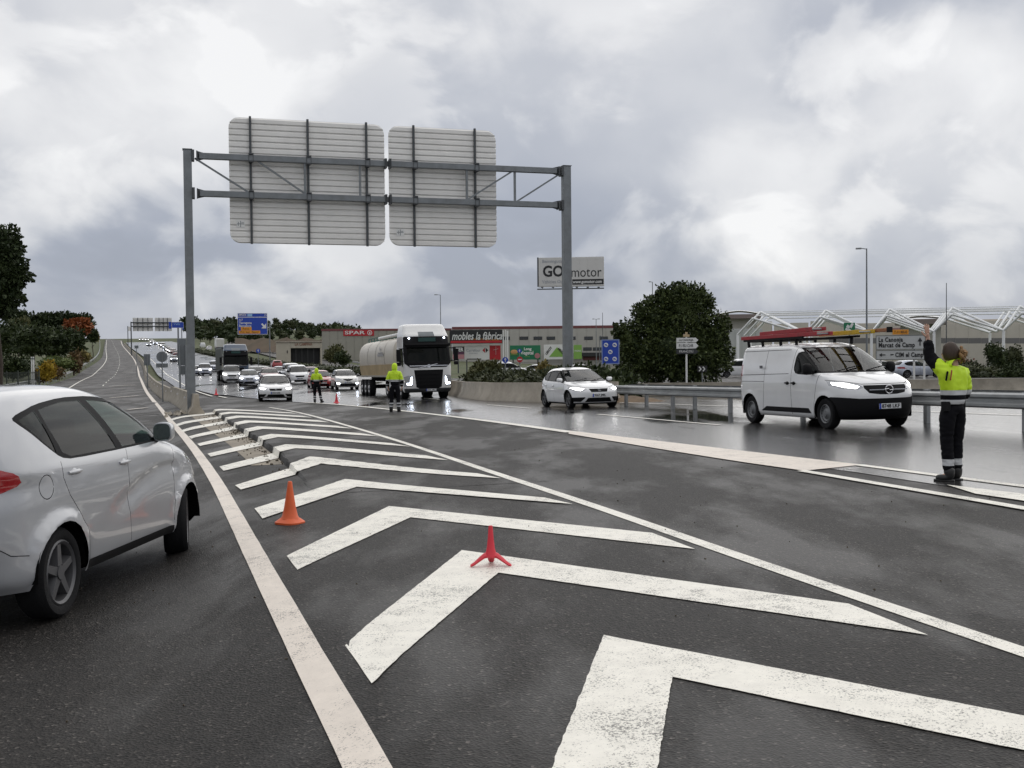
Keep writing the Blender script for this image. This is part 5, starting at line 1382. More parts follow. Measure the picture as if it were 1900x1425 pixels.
# ---------------------------------------------------------------- silver hatchback close by (seen from behind)
_zm = pchip([0.16, 0.235, 0.50, 0.70, 0.85, 0.97, 1.2, 1.415, 1.577], [0.25, 0.33, 0.58, 0.80, 0.975, 1.10, 1.315, 1.50, 1.64])
zz = lambda pts: [(a_, _zm(b_)) for a_, b_ in pts]
ALTEA = dict(paint=P_silver, axles=(1.289, -1.289), wheel_r=0.318, arch_r=0.358, half_w=0.885, track=0.865, belt=1.11, steer=0.30, flare=0.03, liner=-2, nq=30, sub=5,
    rows=[(_zm(r_[0]),) + r_[1:] for r_ in [(0.17, 1.95, -1.98, 0.835, 9, 10), (0.24, 2.06, -2.05, 0.862, 9, 10), (0.40, 2.13, -2.10, 0.876, 9, 9), (0.56, 2.13, -2.14, 0.884, 8, 8), (0.70, 2.06, -2.13, 0.884, 8, 8), (0.82, 1.86, -2.10, 0.876, 8, 8), (0.92, 1.50, -2.08, 0.862, 8, 9), (0.985, 1.16, -2.05, 0.845, 9, 9),
          (1.06, 1.00, -2.02, 0.826, 10, 9), (1.18, 0.78, -1.96, 0.785, 10, 9), (1.30, 0.53, -1.88, 0.735, 10, 9), (1.40, 0.29, -1.77, 0.685, 9, 8), (1.47, 0.07, -1.64, 0.635, 8, 7), (1.515, -0.10, -1.48, 0.575, 7, 6), (1.545, -0.24, -1.30, 0.49, 6, 5), (1.565, -0.38, -1.10, 0.36, 5, 4), (1.574, -0.50, -0.92, 0.20, 4, 3), (1.577, -0.68, -0.72, 0.0, 3, 3)]],
    screen=zz([(-0.70, 1.03), (0.70, 1.03), (0.60, 1.30), (0.52, 1.43), (-0.52, 1.43), (-0.60, 1.30)]), rear_window=zz(spline_poly([(-0.64, 1.06), (0.64, 1.06), (0.52, 1.42), (-0.52, 1.42)], 3)),
    side_frame=zz(spline_poly([(0.93, 0.985), (0.80, 1.10), (0.48, 1.285), (0.14, 1.405), (-0.30, 1.452), (-0.80, 1.452), (-1.25, 1.41), (-1.53, 1.345), (-1.61, 1.305), (-1.57, 1.25), (-1.38, 1.08), (-1.22, 0.985), (-1.05, 0.962), (0.0, 0.968)], 2)),
    side_panes=[zz(q) for q in ([(0.715, 0.995), (0.66, 1.13), (0.44, 1.265), (0.14, 1.372), (-0.40, 1.418), (-0.26, 1.19), (-0.13, 0.985)], [(-0.24, 0.982), (-0.37, 1.19), (-0.52, 1.418), (-0.85, 1.415), (-1.24, 1.365), (-1.24, 1.22), (-1.17, 1.02), (-1.05, 0.982)], [(-1.305, 1.36), (-1.48, 1.315), (-1.555, 1.29), (-1.52, 1.245), (-1.37, 1.10), (-1.255, 1.02), (-1.28, 1.2)], [(0.755, 1.0), (0.85, 1.0), (0.745, 1.075)])],
    glass_s=[M_glass, M_glassD, M_glassD, M_glass],
    patches=[('tail_light', spline_poly([(0.42, 1.07), (0.70, 1.10), (0.795, 1.05), (0.80, 0.98), (0.71, 0.925), (0.50, 0.91), (0.38, 0.98)], 2), 'x', 'rear', M_tail, -0.006),
             ('headlight', zz(spline_poly([(0.45, 0.66), (0.84, 0.72), (0.86, 0.84), (0.62, 0.80), (0.44, 0.74)], 2)), 'x', 'front', M_lens, 0.0),
             ('rear_grille', zz([(-0.5, 0.20), (0.5, 0.20), (0.48, 0.30), (-0.48, 0.30)]), 'x', 'rear', M_plast, 0.004)],
    gaps=[('y', zz([(0.98, 0.90), (0.94, 0.72), (0.90, 0.28)]), 'side'), ('y', zz([(-0.08, 0.962), (-0.10, 0.83), (-0.11, 0.55), (-0.05, 0.25)]), 'side'), ('y', zz([(-1.24, 0.962), (-1.24, 0.85), (-1.17, 0.74), (-1.03, 0.62), (-0.90, 0.48), (-0.87, 0.27)]), 'side'),
          ('y', zz([(-1.68, 0.42), (-1.80, 0.44), (-1.93, 0.54), (-2.0, 0.68)]), 'side'), ('y', circ(-1.47, 0.935, 0.082, 26, 0, 352), 'side')],
    swage=[(1.0, 0.90), (0.75, 0.905), (0.45, 0.885), (0.1, 0.82), (-0.35, 0.70), (-0.6, 0.62)],
    sill=[zz([(-0.90, 0.16), (0.90, 0.16), (0.90, 0.235), (-0.90, 0.235)])], cabin_x=(0.75, -1.6), seats=(0.05, -0.85),
    mirror=(0.66, 1.155, 0.80, P_silver, (0.085, 0.085)), handles=[(-0.16, 0.985, 0.855), (-1.06, 0.995, 0.852)], plates=[], gap_w=0.006)
# the fuel flap outline is a closed loop: keep it thin
HATCH_ROWS = [(0.16, 1.98, -1.96, 0.80, 9, 10), (0.24, 2.08, -2.02, 0.855, 9, 10), (0.40, 2.14, -2.09, 0.895, 9, 9), (0.55, 2.15, -2.12, 0.907, 8, 8), (0.66, 2.10, -2.11, 0.907, 8, 8), (0.76, 1.95, -2.08, 0.900, 8, 8), (0.86, 1.58, -2.05, 0.885, 8, 9), (0.925, 1.14, -2.02, 0.865, 10, 9),
    (0.98, 0.98, -1.98, 0.842, 10, 9), (1.08, 0.74, -1.90, 0.795, 10, 9), (1.20, 0.44, -1.78, 0.735, 9, 8), (1.30, 0.18, -1.64, 0.68, 8, 7), (1.37, -0.03, -1.50, 0.625, 7, 6), (1.41, -0.18, -1.36, 0.56, 6, 6), (1.437, -0.34, -1.15, 0.45, 6, 5), (1.452, -0.48, -0.98, 0.32, 5, 4), (1.459, -0.66, -0.76, 0.0, 3, 3)]
def hatch(paint_, lamp_, txt, **kw):
    S = dict(paint=paint_, axles=(1.32, -1.31), wheel_r=0.318, arch_r=0.36, half_w=0.905, track=0.885, belt=0.94, rows=HATCH_ROWS, flare=0.02,
        screen=[(-0.72, 0.975), (0.72, 0.975), (0.61, 1.22), (0.53, 1.345), (-0.53, 1.345), (-0.61, 1.22)], rear_window=spline_poly([(-0.60, 1.05), (0.60, 1.05), (0.50, 1.32), (-0.50, 1.32)], 3),
        side_frame=spline_poly([(0.86, 0.955), (0.60, 1.12), (0.28, 1.262), (-0.05, 1.345), (-0.5, 1.365), (-1.0, 1.345), (-1.40, 1.25), (-1.52, 1.16), (-1.40, 1.05), (-1.2, 0.985), (0.0, 0.945)], 2),
        side_panes=[[(0.66, 0.975), (0.52, 1.12), (0.26, 1.235), (-0.02, 1.312), (-0.08, 0.96)], [(-0.15, 0.963), (-0.10, 1.318), (-0.5, 1.333), (-0.92, 1.312), (-0.90, 0.99)], [(-0.97, 0.995), (-0.985, 1.305), (-1.36, 1.22), (-1.44, 1.15), (-1.36, 1.075), (-1.2, 1.02)]], glass_s=[M_glassD] * 3,
        patches=[('headlight', [(0.40, 0.685), (0.62, 0.60), (0.80, 0.63), (0.905, 0.72), (0.905, 0.79), (0.70, 0.765), (0.46, 0.72)], 'x', 'front', M_lens, 0.0), ('grille', [(-0.36, 0.70), (0.36, 0.70), (0.29, 0.58), (-0.29, 0.58)], 'x', 'front', M_plast, 0.012),
                 ('lower_grille', [(-0.50, 0.235), (0.50, 0.235), (0.40, 0.385), (-0.40, 0.385)], 'x', 'front', M_plast, 0.02), ('air_intake', [(0.62, 0.25), (0.86, 0.25), (0.86, 0.40), (0.50, 0.41), (0.50, 0.38)], 'x', 'front', M_plast, 0.015),
                 ('tail_light', [(0.45, 0.88), (0.90, 0.90), (0.90, 0.74), (0.5, 0.76)], 'x', 'rear', M_tail, 0.0), ('splitter', [(-0.95, 0.155), (0.95, 0.155), (0.95, 0.205), (-0.95, 0.205)], 'x', 'front', M_plast, 0.0)],
        gaps=[('y', [(0.95, 0.90), (0.92, 0.65), (0.88, 0.26)], 'side'), ('y', [(-0.12, 0.945), (-0.15, 0.80), (-0.16, 0.25)], 'side'), ('y', [(-0.93, 0.97), (-1.0, 0.70), (-0.93, 0.55), (-0.92, 0.28)], 'side'), ('x', [(-0.86, 0.83), (-0.40, 0.735), (0.40, 0.735), (0.86, 0.83)], 'front')],
        sill=[[(-0.92, 0.15), (0.92, 0.15), (0.92, 0.21), (-0.92, 0.21)]], cabin_x=(0.7, -1.5), seats=(0.05, -0.8), mirror=(0.74, 0.98, 0.85, paint_, (0.10, 0.075)), handles=[(-0.22, 0.80, 0.895), (-1.02, 0.81, 0.892)],
        plates=[(2.148, 0, 0.47, 0, txt, 0)], gap_w=0.010, extra=[badge_s(2.115, 0.655, 0.062), wipers(1.02, 0.95, ((0.1, 0.62), (-0.55, 0.0)), 0.6)])
    if lamp_: S['patches'].insert(0, ('lit_lamp', [(0.50, 0.70), (0.62, 0.635), (0.76, 0.66), (0.87, 0.735), (0.70, 0.735)], 'x', 'front', lamp_, -0.002))
    S.update(kw); return S
# ---------------------------------------------------------------- van, small cars, lorries
VAN_ROWS = [(0.22, 2.28, -2.40, 0.86, 9, 26), (0.30, 2.40, -2.46, 0.915, 8, 26), (0.50, 2.47, -2.48, 0.94, 8, 28), (0.70, 2.48, -2.48, 0.952, 8, 30), (0.86, 2.44, -2.48, 0.955, 8, 30), (0.98, 2.35, -2.48, 0.952, 8, 30), (1.06, 2.20, -2.47, 0.945, 8, 30), (1.14, 1.93, -2.47, 0.938, 9, 30), (1.20, 1.62, -2.47, 0.93, 10, 30),
    (1.28, 1.45, -2.46, 0.915, 11, 30), (1.42, 1.20, -2.46, 0.885, 11, 30), (1.56, 0.94, -2.45, 0.85, 11, 30), (1.68, 0.70, -2.45, 0.815, 11, 30), (1.77, 0.50, -2.44, 0.785, 10, 28), (1.83, 0.32, -2.42, 0.745, 9, 24), (1.868, 0.15, -2.38, 0.67, 8, 18), (1.888, -0.02, -2.28, 0.54, 6, 12), (1.897, -0.3, -2.0, 0.35, 5, 6), (1.90, -0.8, -1.2, 0.0, 3, 3)]
def van_rack(root):
    mb = MB()
    for x in (0.05, -0.65, -1.5, -2.2): mb.bar((x, -0.72, 1.985), (x, 0.72, 1.985), 0.05, 0.04)
    for s in (-0.72, 0.72): mb.bar((0.35, s, 2.01), (-2.42, s, 2.01), 0.05, 0.05)
    for s in (-0.72, 0.72):
        for x in (0.05, -0.65, -1.5, -2.2): mb.bar((x, s, 1.99), (x, s * 0.98, 1.84), 0.05)
    mb.build('roof_rack', M_plast, root)
VAN = dict(cat='van', paint=P_white, axles=(1.51, -1.765), wheel_r=0.335, arch_r=0.40, half_w=0.95, track=0.925, belt=1.18, rows=VAN_ROWS, flare=0.012, rim='steel', nq=26, sub=4,
    screen=[(-0.84, 1.235), (0.84, 1.235), (0.76, 1.55), (0.685, 1.755), (-0.685, 1.755), (-0.76, 1.55)], rear_window=None,
    side_frame=spline_poly([(1.27, 1.22), (1.16, 1.36), (0.92, 1.56), (0.76, 1.68), (0.40, 1.70), (0.27, 1.65), (0.24, 1.30), (0.36, 1.19), (0.95, 1.165)], 2),
    side_panes=[spline_poly([(1.18, 1.225), (1.10, 1.36), (0.88, 1.55), (0.73, 1.655), (0.40, 1.675), (0.30, 1.63), (0.275, 1.30), (0.38, 1.215), (0.95, 1.19)], 2)], glass_s=[M_glassD],
    patches=[('lit_lamp', [(0.57, 0.915), (0.64, 0.872), (0.80, 0.90), (0.90, 0.955), (0.90, 1.01), (0.74, 0.985)], 'x', 'front', M_lampw, -0.002), ('bumper', [(-1.0, 0.20), (1.0, 0.20), (1.0, 0.60), (0.93, 0.70), (0.60, 0.665), (-0.60, 0.665), (-0.93, 0.70), (-1.0, 0.60)], 'x', 'front', M_plast, -0.006),
             ('headlight', [(0.50, 0.89), (0.62, 0.85), (0.84, 0.875), (0.955, 0.96), (0.955, 1.045), (0.80, 1.03), (0.56, 0.96)], 'x', 'front', M_lens, 0.0), ('grille', [(-0.495, 0.94), (0.495, 0.94), (0.50, 0.88), (0.42, 0.775), (0.2, 0.745), (-0.2, 0.745), (-0.42, 0.775), (-0.50, 0.88)], 'x', 'front', M_plast, 0.012),
             ('tail_light', [(0.80, 0.95), (0.95, 0.95), (0.95, 1.45), (0.80, 1.40)], 'x', 'rear', M_tail, 0.0), ('rear_bumper', [(-2.60, 0.20), (-2.19, 0.20), (-2.17, 0.33), (-2.23, 0.52), (-2.60, 0.53)], 'y', 'low', M_plast, -0.006)],
    gaps=[('y', [(1.30, 1.18), (1.20, 0.85), (1.08, 0.30)], 'side'), ('y', [(0.20, 1.77), (0.17, 1.25), (0.17, 0.29)], 'side'), ('y', [(-1.06, 1.77), (-1.06, 0.95), (-1.10, 0.62), (-1.18, 0.31)], 'side'), ('y', [(-1.07, 1.02), (-2.40, 1.02)], 'side'), ('y', [(-0.02, 1.74), (-2.30, 1.74)], 'side'), ('y', [(0.05, 1.20), (-2.30, 1.17)], 'side'), ('x', [(-0.93, 1.06), (-0.52, 0.965), (0.52, 0.965), (0.93, 1.06)], 'front')],
    sill=[[(-1.25, 0.33), (0.98, 0.33), (0.88, 0.44), (-0.98, 0.44)]], cabin_x=(1.25, 0.0), seats=(0.42,), mirror=(1.06, 1.27, 0.93, M_plast, (0.10, 0.125)), handles=[(0.30, 0.985, 0.95), (0.02, 0.985, 0.95)], handle_m=M_plast, handle_cup=M_plast,
    plates=[(2.50, 0.0, 0.50, 0, '8748 LKF', 0)], gap_w=0.012, extra=[glyph_ring(2.478, 0.845, 0.085), wipers(1.50, 1.235, ((0.1, 0.7), (-0.6, 0.0)), 0.7), van_rack, lambda root: (MB().bar((2.452, -0.44, 0.845), (2.478, -0.12, 0.845), 0.02).bar((2.478, 0.12, 0.845), (2.452, 0.44, 0.845), 0.02).build('chrome_bar', M_chrome, root)), lambda root: (MB().box((-1.15, -0.965, 1.36), (0.13, 0.01, 0.07)).build('logo', mat('grey_logo', (0.12, 0.12, 0.13)), root)), lambda root: (MB().box((-1.15, 0.9, 1.36), (0.13, 0.01, 0.07)).build('logo', mat('grey_logo'), root))])

SUV_ROWS = [(0.22, 1.92, -1.90, 0.80, 9, 10), (0.30, 2.00, -1.98, 0.855, 9, 10), (0.48, 2.05, -2.03, 0.88, 8, 9), (0.66, 2.06, -2.05, 0.89, 8, 8), (0.80, 2.02, -2.05, 0.89, 8, 8), (0.92, 1.88, -2.03, 0.885, 8, 8), (1.00, 1.55, -2.0, 0.872, 8, 9), (1.06, 1.15, -1.97, 0.855, 10, 9),
    (1.12, 1.0, -1.93, 0.835, 10, 9), (1.24, 0.74, -1.84, 0.785, 10, 9), (1.36, 0.45, -1.72, 0.73, 9, 8), (1.45, 0.18, -1.58, 0.67, 8, 7), (1.51, -0.05, -1.42, 0.60, 7, 6), (1.545, -0.25, -1.2, 0.48, 6, 5), (1.56, -0.42, -1.0, 0.32, 5, 4), (1.566, -0.65, -0.75, 0.0, 3, 3)]
def suv(paint_, lamp_, txt, roof=None, **kw):
    S = dict(paint=paint_, axles=(1.26, -1.34), wheel_r=0.335, arch_r=0.385, half_w=0.885, track=0.87, belt=1.07, rows=SUV_ROWS, flare=0.02, nq=18, sub=3,
        screen=[(-0.72, 1.11), (0.72, 1.11), (0.60, 1.36), (0.53, 1.47), (-0.53, 1.47), (-0.60, 1.36)], rear_window=spline_poly([(-0.58, 1.14), (0.58, 1.14), (0.48, 1.42), (-0.48, 1.42)], 3),
        side_frame=spline_poly([(0.86, 1.085), (0.58, 1.26), (0.28, 1.40), (-0.05, 1.46), (-0.6, 1.475), (-1.1, 1.45), (-1.5, 1.35), (-1.40, 1.20), (-1.2, 1.13), (0.0, 1.075)], 2), side_panes=[[(0.64, 1.11), (0.50, 1.26), (0.24, 1.375), (-0.05, 1.43), (-0.10, 1.095)], [(-0.17, 1.098), (-0.13, 1.435), (-0.6, 1.448), (-1.0, 1.42), (-1.02, 1.15)]], glass_s=[M_glassD] * 3,
        patches=[('headlight', [(0.42, 0.84), (0.62, 0.76), (0.88, 0.80), (0.89, 0.93), (0.70, 0.91)], 'x', 'front', M_lens, 0.0), ('grille', [(-0.42, 0.86), (0.42, 0.86), (0.30, 0.78), (0.1, 0.70), (-0.1, 0.70), (-0.30, 0.78)], 'x', 'front', M_plast, 0.012), ('lower_grille', [(-0.62, 0.30), (0.62, 0.30), (0.55, 0.52), (-0.55, 0.52)], 'x', 'front', M_plast, 0.012),
                 ('tail_light', [(0.5, 1.0), (0.89, 1.0), (0.89, 0.82), (0.55, 0.84)], 'x', 'rear', M_tail, 0.0)], gaps=[('y', [(0.92, 1.02), (0.88, 0.3)], 'side'), ('y', [(-0.13, 1.08), (-0.16, 0.3)], 'side'), ('y', [(-1.02, 1.1), (-0.95, 0.5), (-0.93, 0.3)], 'side')],
        sill=[[(-0.95, 0.2), (0.87, 0.2), (0.87, 0.31), (-0.95, 0.31)]], cabin_x=(0.7, -1.4), seats=(0.05,), mirror=(0.74, 1.10, 0.84, roof or paint_, (0.11, 0.085)), handles=[], plates=[(2.062, 0, 0.60, 0, txt, 0)], extra=[badge_diamond(2.07, 0.80, 0.10)])
    if lamp_: S['patches'].insert(0, ('lit_lamp', spline_poly([(0.60, 0.47), (0.82, 0.47), (0.82, 0.58), (0.60, 0.58)], 2), 'x', 'front', lamp_, -0.004))
    S.update(kw); return S
MPV_ROWS = [(0.20, 2.0, -2.1, 0.82, 9, 18), (0.30, 2.10, -2.14, 0.875, 8, 18), (0.55, 2.15, -2.16, 0.905, 8, 20), (0.75, 2.13, -2.16, 0.912, 8, 20), (0.92, 2.02, -2.16, 0.91, 8, 20), (1.02, 1.78, -2.15, 0.90, 8, 20), (1.09, 1.42, -2.15, 0.89, 10, 20), (1.18, 1.22, -2.14, 0.87, 11, 20), (1.36, 0.90, -2.12, 0.825, 11, 20), (1.54, 0.58, -2.08, 0.775, 10, 18), (1.66, 0.34, -2.04, 0.735, 9, 16), (1.74, 0.14, -1.98, 0.67, 8, 12), (1.785, -0.08, -1.85, 0.54, 6, 8), (1.805, -0.3, -1.6, 0.32, 5, 5), (1.81, -0.8, -1.0, 0.0, 3, 3)]
def mpv(paint_, lamp_, txt, **kw):
    S = dict(cat='van', paint=paint_, axles=(1.30, -1.36), wheel_r=0.32, arch_r=0.37, half_w=0.905, track=0.885, belt=1.10, rows=MPV_ROWS, flare=0.012, nq=18, sub=3, screen=[(-0.76, 1.15), (0.76, 1.15), (0.68, 1.45), (0.61, 1.64), (-0.61, 1.64), (-0.68, 1.45)], rear_window=None,
        side_frame=spline_poly([(1.05, 1.12), (0.55, 1.50), (0.35, 1.60), (-1.9, 1.62), (-1.95, 1.2), (-1.8, 1.14), (0.0, 1.10)], 2), side_panes=[[(0.84, 1.14), (0.48, 1.46), (0.28, 1.57), (-0.10, 1.575), (-0.12, 1.13)], [(-0.18, 1.13), (-0.16, 1.575), (-1.0, 1.58), (-1.0, 1.15)], [(-1.06, 1.15), (-1.06, 1.58), (-1.85, 1.585), (-1.88, 1.2)]], glass_s=[M_glassD] * 3,
        patches=[('headlight', [(0.48, 0.84), (0.66, 0.78), (0.90, 0.88), (0.90, 1.0), (0.72, 0.98)], 'x', 'front', M_lens, 0.0), ('grille', [(-0.44, 0.82), (0.44, 0.82), (0.36, 0.66), (-0.36, 0.66)], 'x', 'front', M_plast, 0.012), ('lower_grille', [(-0.6, 0.26), (0.6, 0.26), (0.52, 0.42), (-0.52, 0.42)], 'x', 'front', M_plast, 0.012)],
        gaps=[('y', [(0.98, 1.05), (0.92, 0.3)], 'side'), ('y', [(-0.15, 1.1), (-0.18, 0.3)], 'side'), ('y', [(-1.03, 1.1), (-0.98, 0.3)], 'side')], cabin_x=(1.0, -1.6), seats=(0.2,), mirror=(0.92, 1.2, 0.87, M_plast, (0.11, 0.11)), handles=[], plates=[(2.158, 0, 0.54, 0, txt, 0)], extra=[])
    if lamp_: S['patches'].insert(0, ('lit_lamp', spline_poly([(0.56, 0.83), (0.80, 0.87), (0.82, 0.94), (0.62, 0.92)], 2), 'x', 'front', lamp_, -0.004))
    S.update(kw); return S

def place(root, px, py, yaw, local=(0, 0), z=None):
    """put the car so that its local ground point falls on the road where the photo shows it"""
    p = at(px, py); M = ground_matrix(p.x, p.y, yaw, z)
    root.matrix_world = M @ Matrix.Translation((-local[0], -local[1], 0)); return root
def place_xy(root, x, y, yaw): root.matrix_world = ground_matrix(x, y, yaw); return root
YAW_TRAFFIC = math.atan2(-RAILDIR.y, -RAILDIR.x) + math.pi      # driving towards us along the rail

# ---- silver car: rear right tyre at (113,1146), nose up the ramp
altea = build_car(ALTEA, 'silver_hatchback', 'silver hatchback with dark side windows close by at the left edge, front wheels turned')
pr = at(113, 1148); pf = at(318, 1033)
ALT_YAW = math.atan2(pf.y - pr.y, pf.x - pr.x)
place(altea, 120, 1146, R(88), (-1.289, -0.865))
# ---- white hatchback coming round the bend
leon = build_car(hatch(P_white, M_lampw, '9267 JMK'), 'white_hatchback', 'white hatchback with lit headlights driving in front of the steel guard rail')
pa, pb_ = at(1060, 758.5), at(1012, 754)
van = build_car(VAN, 'white_van', 'white panel van with a black bumper, carrying ladders on its roof rack')
place(leon, 1054, 758.5, R(-73), (1.32, -0.885))
place(van, 1531, 797, R(-74.5), (1.51, -0.925))
# ladders on the roof rack: things of their own
def ladder(name, label, m, x0, x1, y, z, w, rungs, tilt=0.0, yaw=0.0):
    o = thing(name, label, 'ladder')
    o.matrix_world = van.matrix_world @ Matrix.Translation(((x0 + x1) / 2, y, z)) @ Euler((0, tilt, yaw)).to_matrix().to_4x4(); l = x1 - x0
    for s in (-1, 1):
        mb = MB(); mb.box((0, s * w / 2, 0), (l, 0.035, 0.085)); mb.build('stile', m, o, bevel=0.006)
    for k in range(rungs):
        x = -l / 2 + l * (k + 0.5) / rungs; mb = MB(); mb.cyl((x, -w / 2, 0), (x, w / 2, 0), 0.018, n=8); mb.build('rung', M_rail, o)
    return o
M_lred = mat('ladder_red', (0.34, 0.02, 0.03), 0.5, var=0.1, dirt=0.3); M_lyel = mat('ladder_yellow', (0.55, 0.36, 0.02), 0.5, var=0.1, dirt=0.3); M_wood = mat('worn_orange', (0.30, 0.12, 0.05), 0.6, var=0.2, dirt=0.4)
ladder('ladder', 'red ladder lying along the near edge of the white van roof rack', M_lred, -2.75, 0.75, -0.42, 2.08, 0.40, 12)
ladder('ladder', 'second red ladder stacked on top of the lower red ladder of the van', M_lred, -1.9, 0.45, -0.38, 2.18, 0.36, 8, -0.012)
ladder('ladder', 'yellow ladder at the front end of the white van roof rack', M_lyel, -0.4, 1.15, 0.38, 2.09, 0.40, 6)
o = thing('timber_pole', 'worn orange bar sticking out over the windscreen of the white van', 'pole'); o.matrix_world = van.matrix_world
mb = MB(); mb.bar((-1.2, 0.68, 2.09), (1.55, 0.68, 2.11), 0.09, 0.08); mb.build('bar', M_wood, o, bevel=0.01); mb = MB(); mb.box((1.56, 0.68, 2.11), (0.05, 0.12, 0.12)); mb.build('end_cap', M_plast, o)

# ---- tanker lorry
P_truck = carpaint('truck_white', (0.70, 0.70, 0.69)); M_tank = mat('tank_shell', (0.56, 0.52, 0.45), 0.4, 0.05, var=0.06, vscale=1.0, dirt=0.35, dirtcol=(0.36, 0.31, 0.24)); M_skirt = mat('tank_skirt', (0.40, 0.30, 0.16), 0.6, var=0.15, vscale=2, dirt=0.5, dirtcol=(0.2, 0.14, 0.08)); M_tgreen = mat('rail_green', (0.05, 0.14, 0.12), 0.6)
CAB_ROWS = [(0.36, 1.22, -0.90, 1.17, 12, 40), (0.50, 1.34, -0.90, 1.23, 12, 40), (0.75, 1.38, -0.90, 1.245, 12, 40), (1.2, 1.39, -0.90, 1.25, 12, 40), (1.75, 1.385, -0.90, 1.25, 12, 40), (2.1, 1.32, -0.90, 1.245, 12, 40), (2.6, 1.20, -0.90, 1.225, 12, 40), (3.0, 1.10, -0.90, 1.20, 12, 40), (3.25, 1.02, -0.90, 1.185, 12, 40), (3.45, 0.80, -0.90, 1.15, 12, 40), (3.65, 0.60, -0.90, 1.11, 12, 40), (3.79, 0.47, -0.90, 1.07, 11, 36), (3.845, 0.38, -0.88, 1.02, 10, 30), (3.87, 0.26, -0.84, 0.92, 9, 24), (3.882, 0.05, -0.72, 0.6, 6, 10), (3.885, -0.3, -0.4, 0.0, 3, 3)]
def big_wheel(parent, x, y, r, w, side, name='wheel'):
    key = ('big', r, w)
    if key not in _wheel_cache:
        mb = MB(); h = w / 2; mb.lathe([(0.30, h - 0.01), (r - 0.05, h), (r - 0.01, h - 0.02), (r, h - 0.05), (r, -h + 0.05), (r - 0.02, -h), (0.3, -h + 0.01)], 32, axis='y'); ty = mb.mesh('tyre', M_tyre, 40)
        mb = MB(); mb.lathe([(0.30, h - 0.01), (0.285, h - 0.01), (0.26, h - 0.10), (0.17, h - 0.13), (0.15, h - 0.02), (0.11, h + 0.03), (0.001, h + 0.03)], 28, axis='y'); rm = mb.mesh('rim', mat('truck_rim', (0.36, 0.36, 0.37), 0.4, 0.6), 35); _wheel_cache[key] = (ty, rm)
    ty, rm = _wheel_cache[key]; t = obj(name, ty, parent); t.location = (x, y, r); t.rotation_euler = (0, 0, 0 if side > 0 else math.pi); obj('rim', rm, t)
